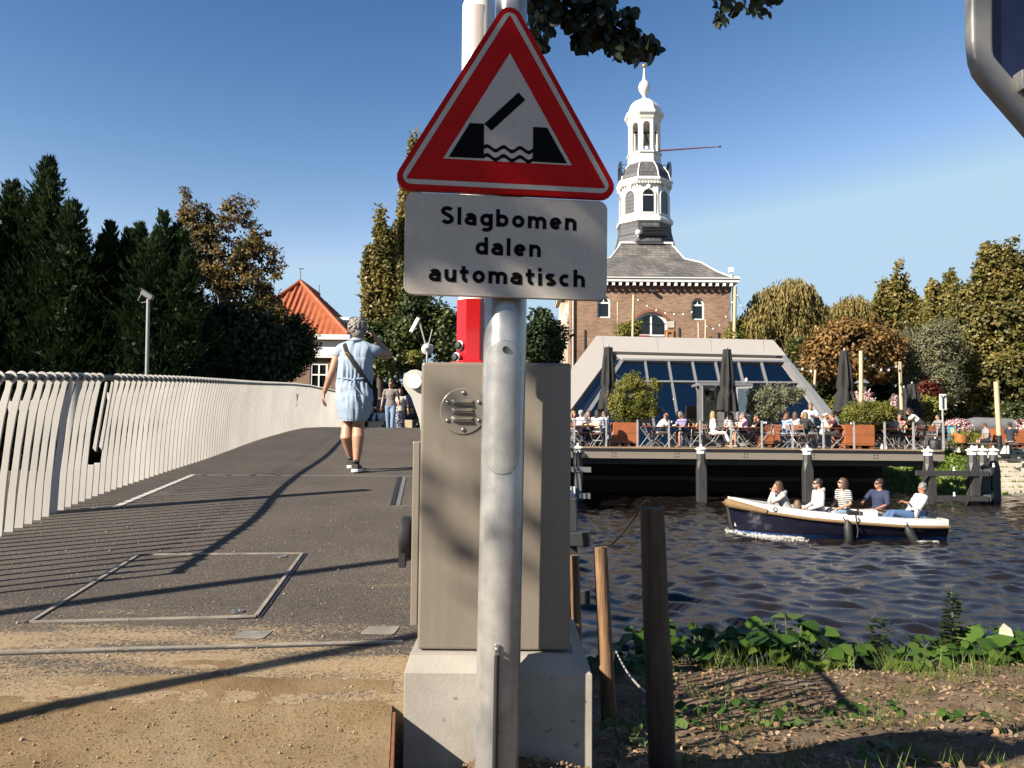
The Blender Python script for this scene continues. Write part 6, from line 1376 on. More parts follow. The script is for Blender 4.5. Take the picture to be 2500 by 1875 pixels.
terr_p('blonde person in black leather jacket and striped trousers',1964,28.9,R(-62),lean=6,top=((.02,.02,.023),1.9),bottom=(BL,1.7),hair=('pony',(.48,.30,.13)),extras=('striped_legs',),shoes=(.6,.5,.48),feet=(.1,.15))
terr_p('standing fair haired person in pale blue shirt serving the group',1978,30.6,R(170),kind='stand',lean=14,head=(0,14),arms=('chest','rest'),top=((.52,.60,.70),.7),bottom=(BL,1.9),hair=('short',(.34,.23,.13)))
terr_p('person in white cap and white shirt facing the maroon shirt',2010,30.3,R(-110),lean=8,arms=('face','table'),top=((.78,.75,.72),1.5),hair=('short',(.3,.2,.12)),extras=('cap',))
terr_p('short haired person in maroon T-shirt seen from behind',2043,29.2,R(80),lean=14,top=((.085,.014,.022),.6),bottom=((.02,.02,.022),1.9),hair=('short',(.14,.07,.035)),w=1.06)
terr_p('person in sunglasses and pale patterned shirt facing the camera',2181,30.0,R(195),lean=0,arms=('lap','table'),top=((.40,.42,.38),.6),hair=('short',(.55,.50,.42)),extras=('sun','floral'),bottom=((.04,.04,.06),1.9))
terr_p('person half hidden behind the sunglasses wearer',2196,31.0,R(170),top=((.45,.25,.20),.5),hair=('short',(.3,.2,.15)))
terr_p('long haired waitress in white T-shirt and dark apron bending over a chair',2252,29.7,R(72),kind='stand',lean=46,head=(0,0),arms=('down','fold'),top=((.78,.73,.66),.5),bottom=((.07,.07,.075),1.9),hair=('long',(.055,.02,.014)),extras=('apron',),s=.98)
figure('person in grey top at the table beyond the fence corner',W(2294,1085,35.4)+Vector((0,0,-.0)),R(100),top=((.2,.2,.23),.5),hair=('short',(.03,.02,.015)))
g_=E-.72
figure('person in grey T-shirt and black shorts on the bench, looking down',Vector((W(2415,1085,34.6).x,34.6,g_)),R(80),lean=16,head=(0,25),arms=('lap','lap'),top=((.30,.29,.32),.6),bottom=((.015,.015,.017),.95),hair=('short',(.22,.13,.08)),shoes=None,extras=('sun',))
figure('person in navy T-shirt with black cap beside the leaning pole',Vector((W(2468,1085,34.9).x,34.9,g_)),R(-20),lean=8,arms=('lap','rest'),top=((.014,.017,.034),.6),bottom=((.28,.27,.27),1.9),hair=('short',(.05,.03,.02)),extras=('blackcap',),feet=(.1,.15))
# far end of the bridge
zb=lambda y:deckz(y)
figure('person in grey T-shirt and sunglasses walking over the far bridge end',Vector((W(954,1000,26).x,26,zb(26))),R(172),kind='stand',lean=3,arms=('swing','side'),top=((.19,.155,.145),.65),bottom=((.17,.24,.36),1.9),hair=('short',(.09,.045,.025)),extras=('sun',),feet=(.15,-.12))
figure('person in white top and dark dotted skirt beside the grey T-shirt',Vector((W(976,1000,27.3).x,27.3,zb(27.3))),R(185),kind='stand',arms=('side','chest'),top=((.62,.56,.5),.3),bottom=(BL,1.7),hair=('bob',(.2,.10,.05)),extras=('skirt','dots'),s=.94)
for px,lab,tc_,hr_ in((908,'seated person in blue jacket under the dark grey parasol',(.02,.03,.09),(.05,.03,.02)),(928,'seated person in white shirt under the dark grey parasol',(.6,.58,.56),(.1,.06,.03)),(1004,'seated person in black beside the right pale planter',(.02,.02,.025),(.04,.02,.015))):
    figure(lab,Vector((W(px,1030,31).x,31,W(px,1030,31).z-.72)),TO,top=(tc_,1.6),hair=('short',hr_),vox=.02)
# people on the boat
def bt(x,y,z): return BC+rotz(BRZ)@Vector((x,y,z))
bk=dict(sh=.24,vox=.013)
figure('person with wavy brown hair in grey hoodie, chin in hand at the bow',bt(-.92,.05,.14),R(88),lean=24,head=(0,-8),arms=('face','face'),top=((.47,.455,.44),1.95),bottom=((.07,.08,.12),1.9),hair=('wavy',(.16,.065,.03)),extras=('hood',),**bk)
figure('child with light brown hair in dark jacket leaning inside the sloop',bt(-.82,-.55,.02),R(20),sh=.12,vox=.013,s=.80,lean=12,arms=('lap','lap'),top=((.02,.022,.03),1.9),hair=('bob',(.27,.16,.08)))
figure('bearded person in sunglasses and pale grey hoodie, second in the sloop',bt(-.25,.0,.17),R(92),lean=2,head=(0,-4),arms=('lap','lap'),top=((.50,.50,.495),1.95),bottom=((.05,.05,.07),1.9),hair=('short',(.045,.022,.014)),extras=('hood','sun','beard'),**bk)
figure('person in striped T-shirt and jeans, in the middle of the sloop',bt(.36,.12,.19),R(110),lean=4,head=(-12,-10),arms=('lap','lap'),top=(WH,.75),bottom=((.28,.37,.50),1.9),hair=('pony',(.18,.085,.045)),extras=('stripes','sun'),w=.93,**bk)
figure('person in navy shirt and glasses sitting near the stern of the sloop',bt(1.20,.30,.17),R(118),lean=-3,head=(-22,0),arms=('knee','rest'),top=((.013,.024,.068),1.15),bottom=((.40,.35,.30),1.9),hair=('short',(.05,.025,.016)),extras=('glasses',),skin=TAN,w=1.05,**bk)
figure('grey haired person in white shirt and jeans reclining at the stern of the sloop',bt(1.72,-.22,.12),R(85),sh=.30,vox=.013,lean=-28,head=(10,32),arms=('fold','fold'),knees=(1.0,.6),feet=(.1,.25),top=((.74,.72,.70),1.7),bottom=((.05,.105,.23),1.9),hair=('short',(.34,.32,.31)),skin=(.36,.15,.10),w=1.08)
# ---------------------------------------------------------------- the person walking up the bridge, seen from behind
WY=8.55; w0=W(862,1147,WY); wb=Vector((w0.x,WY,deckz(WY)))
wm=thing('person','grey haired person in pale blue dress walking up the bridge, hand at the head','person',wb)
q_=FPX/WY
def wp(px,py,dy=0): return Vector(((px-862)/q_,dy,(1147-py)/q_))
body=MB(); hd=Vector((.020,.02,1.525)); HRw=rotz(R(-14))@rotx(R(-4))
shL,elL,waL=wp(822,855,0),wp(807,905,-.02),wp(785,957,.04); shR,elR,waR=wp(908,852,.02),wp(938,862,.17),wp(903,814,.185)
body.tube([(0,0,.72),(0,0,.82),(-.004,.0,.98),(0,.012,1.16),(.005,.012,1.30),(.012,.008,1.375),(.018,.015,1.44)],[.14,.155,.138,.145,.15,.066,.055],18,ry=[.10,.11,.09,.09,.062,.050,.056],xa=V3(1,0,0))
for S_,e,h,sd in((shL,elL,waL,-1),(shR,elR,waR,1)):
    c_=Vector((.005,0,1.33)); body.tube([c_.lerp(S_,.5),S_,S_.lerp(e,.35),S_.lerp(e,.7),e,e.lerp(h,.25),e.lerp(h,.6),h],[.055,.058,.052,.046,.039,.043,.034,.025],14)
hand(body,waL,(waL-elL).normalized()*.6+V3(.05,.02,-.6),V3(1,.1,0),-1,.42)
hand(body,waR,V3(-.55,.05,.75),V3(-.6,.1,-.5),1,.65)
for hp,kn,cf,an in((V3(-.085,0,.80),wp(843,1036,.06),wp(843,1064,.03),wp(850,1121,.19)),(V3(.085,0,.80),wp(873,1036,.0),wp(876,1064,-.06),wp(874,1131,-.10))):
    back=V3(0,-.012,0); body.tube([hp,hp.lerp(kn,.5),kn+V3(0,0,.05),kn,cf+back,cf.lerp(an,.45),an.lerp(cf,.12),an],[.092,.082,.064,.061,.066,.052,.035,.035],16)
    body.tube([an+V3(0,-.03,-.03),an+V3(0,.03,-.04),an+V3(0,.13,-.05)],[.034,.036,.028],10)
headmb(body,hd,HRw)
o=body.build('body',cm('skin',(.42,.225,.14),.5),wm,world=False); BAKE.append((o,.0075,9))
# dress: one lofted cloth with folds gathered at the waist
prof_=[(.535,-.005,.140,.142),(.56,-.004,.150,.150),(.66,-.002,.186,.166),(.74,0,.202,.172),(.80,.0,.205,.170),(.88,-.002,.196,.152),(.94,-.004,.184,.134),(.975,-.005,.178,.124),(1.0,-.005,.179,.125),(1.08,-.003,.182,.134),(1.17,.0,.187,.136),(1.25,.0,.200,.122),(1.30,.0,.214,.104),(1.335,.003,.218,.088),(1.365,.006,.180,.076),(1.39,.012,.118,.070),(1.40,.014,.092,.066)]
zz_=[a[0] for a in prof_]; rr=[]; NA=120; NZ=110
for i in range(NZ+1):
    z=.535+(1.40-.535)*i/NZ; cx,hw_,dp=(float(np.interp(z,zz_,[a[k] for a in prof_])) for k in(1,2,3)); row=[]
    for k in range(NA):
        a=2*math.pi*k/NA; ca,sa=math.cos(a),math.sin(a)
        fold=.014*mn.noise((ca*3.2,sa*3.2,z*2.6))+.012*mn.noise((ca*7+z*3,sa*7,z*4+5))+.008*math.exp(-((z-.985)/.10)**2)*math.sin(26*a+3*mn.noise((ca*2,sa*2,z*3)))
        fold+=.022*mn.noise((ca*2.4+z*4,sa*2+z*6,z*8+9))*math.exp(-((z-.84)/.14)**2)
        if z>1.0 and sa<0: fold+=-.003*math.exp(-((ca*hw_)/.022)**2)
        row.append((cx+(hw_+fold)*ca,(dp+fold)*sa+(.010 if z>1.2 else 0),z-(.025*abs(ca)**3 if i==0 else 0)+(.035*abs(ca)**4 if i<4 else 0)))
    rr.append(row)
m_=MB(); m_.rings(rr,cap=False); m_.tube([(-.055,.02,1.392),(-.04,-.045,1.405),(0.01,-.066,1.41),(.06,-.05,1.405),(.085,.02,1.392)],[.016,.02,.021,.02,.016],10,ry=[.012]*5)
for S_,e in((shL,elL),(shR,elR)): c_=Vector((.005,.0,1.325)); m_.tube([c_.lerp(S_,.45),c_.lerp(S_,.9),S_.lerp(e,.10),S_.lerp(e,.24)],[.072,.070,.069,.064],18)
dr=m_.build('dress',pm('chambray',(.29,.36,.46),.85,var=.08,scale=25,bmp=.25,bscale=220,dist=.003),wm,world=False,smooth=80)
def onback(x,z,up=.008):
    cx,hw_,dp=(float(np.interp(z,zz_,[a[k] for a in prof_])) for k in(1,2,3)); u=max(-.98,min(.98,(x-cx)/hw_)); return Vector((x,-dp*math.sqrt(1-u*u)-up+(.010 if z>1.2 else 0),z))
m_=MB(); m_.tube([onback(-.178+.356*i/24,.985+.01*math.cos(i/24*6.28)) for i in range(25)],.0085,8); 
kx,kz=.020,.978
for dx,dz in((-.035,-.10),(.012,-.115)): m_.tube([onback(kx,kz,.012),onback(kx+dx*.9,kz-.03,.02),onback(kx+dx,kz+dz*.7,.018),onback(kx+dx*.3,kz+dz,.02),onback(kx+dx*.1,kz-.04,.016),onback(kx,kz,.016)],.006,6)
m_.tube([onback(kx,kz,.014),onback(kx+.03,kz-.10,.014),onback(kx+.085,kz-.16,.013),onback(kx+.11,kz-.175,.012)],.006,6); m_.tube([onback(kx,kz,.014),onback(kx+.018,kz-.12,.014),onback(kx+.034,kz-.235,.014)],.006,6); m_.ell(onback(kx,kz,.014),(.014,.01,.014))
m_.build('tie_belt',M['chamb'] if 'chamb' in M else bpy.data.materials['chambray'],dr,world=False,smooth=70)
m_=MB(); P=[Vector((-.105,.06,1.36)),Vector((-.112,.01,1.385)),onback(-.108,1.352,.012)]+[onback(-.108+.285*i/10,1.33-.42*(i/10)**.95,.012) for i in range(1,11)]+[Vector((.205,.0,.87))]
m_.tube(P,[.021]*len(P),10,ry=[.0045]*len(P),xa=V3(1,0,.6)); st_=m_.build('bag_strap',pm('black_leather',(.022,.017,.015),.8,var=.2,spec=.2),wm,world=False,smooth=60)
m_=MB(); b_=onback(-.062,1.235,.02); m_.ringprism([(-.026,-.016),(.026,-.016),(.026,.016),(-.026,.016)],[(-.017,-.009),(.017,-.009),(.017,.009),(-.017,.009)],lambda u,v,d:b_+roty(R(52))@V3(u,d,v),-.004,.004); m_.build('buckle',M['gold'],st_,world=False)
m_=MB(); m_.box((.212,.07,.80),(.05,.20,.20),rotz(R(8))); m_.build('handbag',bpy.data.materials['black_leather'],wm,world=False,bevel=.015)
hm=MB(); r_=random.Random(4)
hm.ell(hd+V3(-.002,-.02,.028),(.086,.094,.092),HRw,18,14); hm.ell(hd+V3(0,-.055,-.03),(.07,.05,.07),HRw,14,10)
for i in range(150):
    a=r_.uniform(-2.3,2.3); e=r_.uniform(-.75,1.35); rr_=.088; c_=hd+HRw@V3(rr_*math.sin(a)*math.cos(e),-.018-(rr_+.006)*math.cos(a)*math.cos(e),.022+.094*math.sin(e)); tdir=Vector((r_.uniform(-1,1),r_.uniform(-.5,.5),r_.uniform(-1,.6))).normalized(); n_=(c_-hd).normalized(); tdir=(tdir-n_*tdir.dot(n_)).normalized()
    hm.tube([c_-tdir*.022,c_-tdir*.008+n_*.010,c_+tdir*.010+n_*.009,c_+tdir*.024-n_*.004],[.004,.0095,.009,.003],7)
o=hm.build('hair',pm('grey_hair',(.21,.185,.17),.5,var=.55,scale=55,bmp=.6,bscale=160),wm,world=False); BAKE.append((o,.0055,1))
m_=MB()
for sx in(-.055,.035): m_.box(hd+V3(sx,.035,.125),(.055,.016,.042),rotx(R(-50)))
m_.bar(hd+V3(-.08,.03,.12),hd+V3(-.088,-.04,.07),.005,.008); m_.bar(hd+V3(.07,.03,.12),hd+V3(.085,-.04,.07),.005,.008); m_.build('sunglasses',M['black'],wm,world=False,bevel=.003)
for an,yy,tilt in((wp(850,1121,.19),0,0),(wp(874,1131,-.10),0,1)):
    m_=MB(); zo=max(an.z-.075,.012); f_=lambda y,z,x=0:Vector((an.x+x,an.y+y,zo+z))
    m_.tube([f_(-.075,.05),f_(-.055,.045),f_(.02,.045),f_(.11,.030),f_(.17,.022)],[.030,.040,.042,.045,.028],14,ry=[.040,.046,.042,.028,.018],xa=V3(1,0,0)); m_.tube([f_(-.05,.085),f_(-.045,.105)],[.040,.037],12,ry=[.045,.040],xa=V3(1,0,0)); m_.tube([f_(-.07,.09),f_(-.085,.115),f_(-.06,.12)],.006,6); sh_=m_.build('shoe',pm('black_sneaker',(.018,.016,.015),.75,var=.3,scale=40),wm,world=False,smooth=60)
    m_=MB(); m_.rings([[f_(y_,z,x_) for x_,y_ in((-.036,-.085),(0,-.095),(.036,-.085),(.045,0),(.048,.10),(.03,.175),(-.03,.175),(-.048,.10),(-.045,0))] for z in(-.010,.022)]); m_.build('sole',M['white'],sh_,world=False,bevel=.004)
# ---------------------------------------------------------------- greenery
LM={}
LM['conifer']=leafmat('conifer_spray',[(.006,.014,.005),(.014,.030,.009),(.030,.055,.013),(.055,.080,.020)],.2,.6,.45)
LM['autumn']=leafmat('autumn_leaf',[(.028,.034,.010),(.075,.066,.020),(.20,.13,.038),(.46,.29,.09)],.35,.55,.35)
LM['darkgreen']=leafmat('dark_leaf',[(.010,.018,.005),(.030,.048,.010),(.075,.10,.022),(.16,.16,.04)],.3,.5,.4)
LM['poplar']=leafmat('poplar_leaf',[(.055,.062,.016),(.12,.12,.030),(.24,.19,.050),(.36,.25,.08)],.3,.5,.30)
LM['willow']=leafmat('willow_leaf',[(.07,.075,.022),(.17,.145,.038),(.30,.225,.07),(.42,.31,.115)],.35,.55,.25)
LM['chestnut']=leafmat('rusty_chestnut_leaf',[(.05,.036,.012),(.16,.095,.028),(.33,.19,.058),(.50,.30,.11)],.3,.6,.5)
LM['greywillow']=leafmat('grey_willow_leaf',[(.06,.066,.034),(.14,.145,.075),(.24,.235,.13),(.36,.33,.20)],.3,.55,.4)
LM['hornbeam']=leafmat('yellowing_leaf',[(.04,.048,.013),(.105,.10,.025),(.22,.175,.042),(.34,.245,.075)],.3,.5,.35)
LM['lime']=leafmat('lime_bush_leaf',[(.06,.075,.012),(.15,.16,.025),(.28,.26,.05),(.36,.32,.10)],.35,.5,1.2)
LM['olive']=leafmat('olive_leaf',[(.05,.06,.03),(.14,.15,.08),(.28,.28,.17),(.40,.38,.25)],.25,.45,1.5)
LM['overhead']=leafmat('alder_leaf',[(.006,.009,.003),(.012,.019,.005),(.022,.032,.007),(.14,.12,.02)],.06,.45,1.1)
LM['butterbur']=leafmat('broad_leaf',[(.018,.042,.008),(.042,.095,.014),(.085,.155,.024),(.16,.22,.055)],.35,.45,1.2)
LM['redleaf']=leafmat('red_leaf',[(.05,.008,.006),(.12,.02,.012),(.2,.035,.02)],.3)
LM['flowers']=leafmat('flower_petal',[(.10,.16,.03),(.60,.12,.22),(.72,.60,.58),(.74,.70,.62),(.62,.10,.10)],.2,.6,3)
def base(px,D,z=None): 
    p=W(px,1055,D); return Vector((p.x,D,E-.9 if z is None else z))
def broad(name,label,px,D,ells,lm,nclump,clr,per,L,trunk=True,z0=None,group=None,cat='tree',updir=0.0,asp=.62,flat=.3,seed=None,shell=.55,trunk_r=.16):
    """ells: (px,py,rx_px,ry_px,depth factor) ellipses of the crown seen in the picture"""
    b=base(px,D,z0); t=thing(name,label,cat,b,0,group); k=D/FPX; C=[];Rr=[]
    areas=np.array([e[2]*e[3] for e in ells],float); cnt=np.maximum(1,(nclump*areas/areas.sum()).astype(int))
    for e,n in zip(ells,cnt):
        c=np.array(W(e[0],e[1],D)); rad=np.array([e[2]*k,(e[4] if len(e)>4 else .8)*min(e[2],e[3]*1.3)*k,e[3]*k]); d=rdir(n); u=rng.uniform(shell**3,1,n)**(1/3)*np.where(rng.random(n)<.22,rng.uniform(1.0,1.28,n),1)
        C.append(c+d*rad*u[:,None]); Rr.append(d)
    C=np.concatenate(C); Rr=np.concatenate(Rr); n=len(C)*per
    ci=np.repeat(np.arange(len(C)),per); d=rdir(n); u=rng.uniform(.15,1,n)**.5; cs=rng.uniform(.45,1.45,len(C))*clr
    P=C[ci]+d*(cs[ci]*u)[:,None]*np.array([1,1,.75+updir]); N=norm(d*.7+Rr[ci]*.6+np.array([0,0,.5])+rdir(n)*.5); Dv=norm(rdir(n)+np.array([0,0,updir*2-.25]))
    V,F=leaf_arrays(P,Dv,N,rng.uniform(.7,1.3,n)*L,rng.uniform(.8,1.2,n)*L*asp,.12)
    if trunk:
        mb=MB(); top=Vector(C.mean(0)); mb.tube([b-Vector((0,0,.6)),b.lerp(top,.4)+Vector((.05,0,0)),b.lerp(top,.8),top],[trunk_r*1.3,trunk_r,trunk_r*.7,trunk_r*.3],9)
        for i in rng.choice(len(C),min(len(C),26),replace=False):
            q=Vector(C[i]); a=b.lerp(top,rng.uniform(.35,.85)); mb.tube([a,a.lerp(q,.5)+Vector((0,0,.1*(q-a).length)),q],[trunk_r*.32,trunk_r*.18,trunk_r*.05],5)
        mb.build('trunk',M['bark'],t,smooth=60)
    mesh_np('crown' if cat=='tree' else 'foliage',V,F,LM[lm],t); return t
def conifer(label,px,D,pyt,half_px,pyb,seed,nb=1500,per=22,lean=0.0,leaders=[]):
    z0=E-1.3; b=base(px,D,z0); t=thing('conifer_tree',label,'tree',b,0,'dark conifers on the left bank'); top=W(px+lean,pyt,D); H=top.z-z0; Rm=half_px*D/FPX
    mb=MB(); mb.tube([b-Vector((0,0,.4)),Vector((b.x,b.y,z0+H*.5)),top-Vector((0,0,H*.12))],[.24,.14,.03],9); mb.build('trunk',M['bark'],t,smooth=60)
    Va=[];Fa=[];off=0; L_=[(px+lean,pyt,half_px)]+leaders; wsum=sum(l[2]*(pyb-l[1]) for l in L_)
    for lx_,ly_,lh_ in L_:
        tp=W(lx_,ly_,D); Hl=tp.z-z0; Rl=lh_*D/FPX; nl=int(nb*lh_*(pyb-ly_)/wsum); bx=b.x+(tp.x-b.x)*.75; bd=D+rng.normal(0,.5)
        hh=rng.uniform(.05,1,nl)**.8; az=rng.uniform(0,2*np.pi,nl); up=rng.uniform(.0,.60,nl)+1.0*np.maximum(0,hh-.7)
        lob=1+.22*np.sin(az*3+hh*9+seed)+.16*np.sin(az*5-hh*14+2*seed); rl=Rl*np.minimum(1,(1.012-hh)*1.3)**.9*rng.uniform(.45,1.2,nl)*lob+.05
        ax=np.stack([bx+(tp.x-bx)*hh,np.full(nl,bd),z0+hh*Hl*.95],1); dirv=norm(np.stack([np.cos(az),np.sin(az),up],1))
        n=nl*per; bi=np.repeat(np.arange(nl),per); u=rng.uniform(.2,1,n)**.7; side=rng.choice([-1,1],n); hz=norm(np.cross(dirv,np.array([0,0,1.])))
        # every bough is a flat drooping fan of small sprays whose tip turns up
        fan=(side*rng.uniform(0,.42,n)*(1.12-u)*np.minimum(1,rl[bi]*.8+.15)); P=ax[bi]+dirv[bi]*(rl[bi]*u)[:,None]+hz[bi]*fan[:,None]+np.stack([0*u,0*u,rl[bi]*(.16*u**3-.10*u*(1-u))-.25*np.abs(fan)],1)+rdir(n)*.035
        Dv=norm(dirv[bi]+hz[bi]*(side*rng.uniform(.25,1.1,n)*(1.2-u))[:,None]+np.array([0,0,1.])*(.05+.55*u**3+.8*hh[bi]**6)[:,None]+rdir(n)*.15); N=norm(np.array([0,0,1.])+rdir(n)*.5)
        V,F=leaf_arrays(P,Dv,N,rng.uniform(.12,.32,n)*(1.1-.4*hh[bi]),rng.uniform(.03,.07,n),.10); Va.append(V);Fa.append(F+off);off+=len(V)
        m=int(5200*lh_/265); h2=rng.uniform(0,.9,m); a2=rng.uniform(0,6.28,m); r2=Rl*np.minimum(1,(1.0-h2)*1.2)**.92*rng.uniform(.15,.55,m)
        P2=np.stack([bx+(tp.x-bx)*h2+r2*np.cos(a2),bd+r2*np.sin(a2),z0+h2*Hl*.95],1); V2,F2=leaf_arrays(P2,rdir(m)+np.array([0,0,.2]),rdir(m),rng.uniform(.2,.45,m),rng.uniform(.10,.22,m),.05); Va.append(V2);Fa.append(F2+off);off+=len(V2)
    mesh_np('crown',np.concatenate(Va),np.concatenate(Fa),LM['conifer'],t); return t
conifer('tallest dark conifer with feathery tip, at the left of the photo',112,25,352,190,930,1,3800,24,4,[(40,420,200),(205,480,180),(75,450,220),(235,540,150),(160,520,240),(20,540,200),(150,430,120)])
conifer('dark conifer cut by the left edge of the photo',-100,24.5,400,200,930,2,2600,22,0,[(-30,470,170),(-170,450,160),(-20,600,170)])
conifer('shorter bright green conifer behind the camera mast',392,25.6,488,110,930,3,3000,24,4,[(440,535,125),(348,525,140),(480,600,130),(405,560,190),(330,590,140),(420,510,90)])
conifer('low dark conifer between the tallest conifer and the camera mast',280,26.4,545,150,930,4,2200,22,52,[(300,535,110),(250,600,180),(340,610,150)])
broad('maple_tree','tall open tree with orange brown autumn leaves behind the conifers',560,29,[(470,620,60,130),(560,600,80,105),(625,680,62,105),(520,760,110,120),(640,800,65,95),(446,500,13,50),(575,510,16,36),(508,530,14,45),(630,580,14,30),(475,530,10,45),(548,515,9,40),(600,545,9,40)],'autumn',470,.30,52,.135,trunk_r=.14)
broad('evergreen_bush','dark green bush between the autumn tree and the brick house',690,31,[(650,860,70,95),(700,845,55,75),(735,840,32,50),(640,760,40,60)],'darkgreen',380,.38,64,.15,trunk_r=.1,cat='bush')
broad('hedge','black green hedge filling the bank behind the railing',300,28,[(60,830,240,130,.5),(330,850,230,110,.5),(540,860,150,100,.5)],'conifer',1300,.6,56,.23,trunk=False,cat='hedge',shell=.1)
def poplar(label,px,D,plumes,lm,L,nleaf,z0=None,group='columnar poplars',name='poplar_tree'):
    b=base(px,D,z0); t=thing(name,label,'tree',b,0,group); k=D/FPX; Vs=[];Fs=[];off=0; mb=MB(); tot=sum(p[2]*(p[3]-p[1]) for p in plumes)
    for (x,yt,hw,yb,*ln) in plumes:
        ln=ln[0] if ln else 0; n=int(nleaf*hw*(yb-yt)/tot); top=np.array(W(x+ln,yt,D)); bot=np.array(W(x,yb,D)); Hh=top[2]-bot[2]
        ns=max(6,int(n/220)); h0=rng.uniform(0,.75,ns); a0=rng.uniform(0,6.28,ns); ro=rng.uniform(.15,.85,ns); si=rng.integers(0,ns,n)
        h=np.clip(h0[si]+rng.uniform(0,.30,n),0,1); env=hw*k*np.minimum(1,((1-h)*2.6))**.62*np.minimum(1,.55+h*1.6)
        r=env*np.clip(ro[si]+.25*(h-h0[si]),0,1); cx=bot[None]+(top-bot)[None]*h[:,None]; sp=.10+.22*hw*k*.5
        P=cx+np.stack([r*np.cos(a0[si]),r*np.sin(a0[si]),0*h],1)+rng.normal(size=(n,3))*np.array([sp,sp,sp*1.3])*.55
        N=norm(np.stack([np.cos(a0[si]),np.sin(a0[si]),.4+0*h],1)+rdir(n)*.7); Dv=norm(rdir(n)+np.array([0,0,.35])); V,F=leaf_arrays(P,Dv,N,rng.uniform(.7,1.3,n)*L,rng.uniform(.7,1.1,n)*L*.75,.1)
        Vs.append(V);Fs.append(F+off);off+=len(V); q0,q1=Vector(bot),Vector(top); q0=Vector((q0.x,q0.y,b.z-.3)) if len(mb.v)==0 else q0; mb.tube([q0,q0.lerp(q1,.5),q0.lerp(q1,.92)],[.20,.12,.02],7)
        for i in range(min(ns,22)):
            c_=Vector(bot+(top-bot)*h0[i]); e_=Vector(bot+(top-bot)*min(1,h0[i]+.22))+Vector((hw*k*ro[i]*math.cos(a0[i]),hw*k*ro[i]*math.sin(a0[i]),0))*.8; mb.tube([c_,e_],[.05,.015],5)
    mb.build('trunk',M['bark'],t,smooth=60); mesh_np('crown',np.concatenate(Vs),np.concatenate(Fs),LM[lm],t); return t
poplar('tall poplar standing directly behind the warning sign',1000,38,[(1012,318,30,760,0),(985,430,34,800,10),(1035,470,26,780,-5)],'poplar',.20,15000)
poplar('slender poplar left of the text sign, behind the walking person',925,37,[(930,508,34,900,2),(908,600,30,905,-4),(950,560,30,905,6),(975,640,36,905)],'poplar',.20,17000)
broad('leafy_tree','dark green tree low between the poplars and the red barrier foot',1075,36,[(1085,800,38,85),(1010,800,45,95),(950,850,70,70)],'darkgreen',230,.5,60,.20)
broad('round_yew','small dark tree showing right of the pole, before the tower',1320,44,[(1318,815,26,55),(1345,840,24,50),(1290,845,22,45)],'conifer',110,.55,90,.26)
def willow(label,px,D,ells,nst,L,seed):
    b=base(px,D); t=thing('weeping_willow',label,'tree',b,0,'weeping willows by the pavilion'); k=D/FPX; P=[];Dv=[]
    ar=np.array([e[2]*e[3] for e in ells],float); cnt=(nst*ar/ar.sum()).astype(int)
    for e,n in zip(ells,cnt):
        c=np.array(W(e[0],e[1],D)); rad=np.array([e[2]*k,e[2]*k*.8,e[3]*k]); d=rdir(n); d[:,2]=np.abs(d[:,2])*1.0-.1; s0=c+norm(d)*rad*rng.uniform(.55,1.10,n)[:,None]
        Ls=rng.uniform(.8,3.4,n)*e[4]; m=16
        for i in range(m):
            f=(i+rng.uniform(0,1,n))/m; sway=rng.normal(size=(n,3))*.05; p=s0+np.stack([d[:,0]*.35*np.sqrt(f),d[:,1]*.35*np.sqrt(f),.18*np.sin(f*2)-Ls*f],1)+sway
            keep=p[:,2]>b.z+.3; P.append(p[keep]); Dv.append((np.stack([d[:,0]*.25,d[:,1]*.25,-1+0*f],1)+rdir(n)*.35)[keep])
    P=np.concatenate(P); Dv=np.concatenate(Dv); n=len(P); V,F=leaf_arrays(P,Dv,rdir(n),rng.uniform(.7,1.3,n)*L,rng.uniform(.7,1.2,n)*L*.26,.1)
    mb=MB(); top=W(ells[0][0],ells[0][1],D); mb.tube([b-Vector((0,0,.5)),b.lerp(top,.5),top],[.45,.32,.1],9)
    for e in ells: q=W(e[0],e[1],D); a=b.lerp(top,.55); mb.tube([a,a.lerp(q,.6)+Vector((0,0,.6)),q],[.2,.12,.04],6)
    mb.build('trunk',M['bark'],t,smooth=60); mesh_np('crown',V,F,LM['willow'],t)
willow('large weeping willow right of the tower',1910,49,[(1930,715,55,42,.9),(1885,735,45,40,1.0),(1970,745,38,42,1.0),(1850,790,48,45,1.1),(1820,830,40,45,1.0),(1930,790,50,45,1.3),(1985,810,45,45,1.2),(1860,850,45,45,1.2),(1960,860,60,45,1.3),(1905,880,60,50,1.0),(1995,890,40,50,1.2),(1812,790,24,22,.9),(1945,920,70,40,.8)],4200,.30,1)
willow('smaller weeping willow right of the large willow',2070,53,[(2085,745,36,30,.9),(2045,765,34,30,1.0),(2110,780,26,34,1.2),(2025,805,40,40,1.1),(2075,810,45,40,1.0),(2012,770,18,20,.8)],1700,.30,2)
broad('chestnut_tree','rusty brown round tree behind the tall parasol and pale pole',2085,42,[(2080,850,85,72),(2010,870,55,55),(2150,860,50,60),(2080,900,95,35)],'chestnut',330,.50,62,.24)
broad('grey_willow','grey green bushy tree right of the brown tree',2265,43,[(2280,860,62,80),(2230,870,48,70),(2310,840,40,60),(2270,940,75,60)],'greywillow',420,.48,64,.18,asp=.35)
poplar('tall thin poplar left of the pair on the right skyline',2185,62,[(2200,640,38,900,2),(2160,690,34,900),(2225,720,32,900)],'poplar',.30,12000)
poplar('leaning poplar right of the pair on the right skyline',2290,60,[(2318,668,40,900,4),(2265,690,30,900,10),(2290,700,40,900,8)],'poplar',.30,12000)
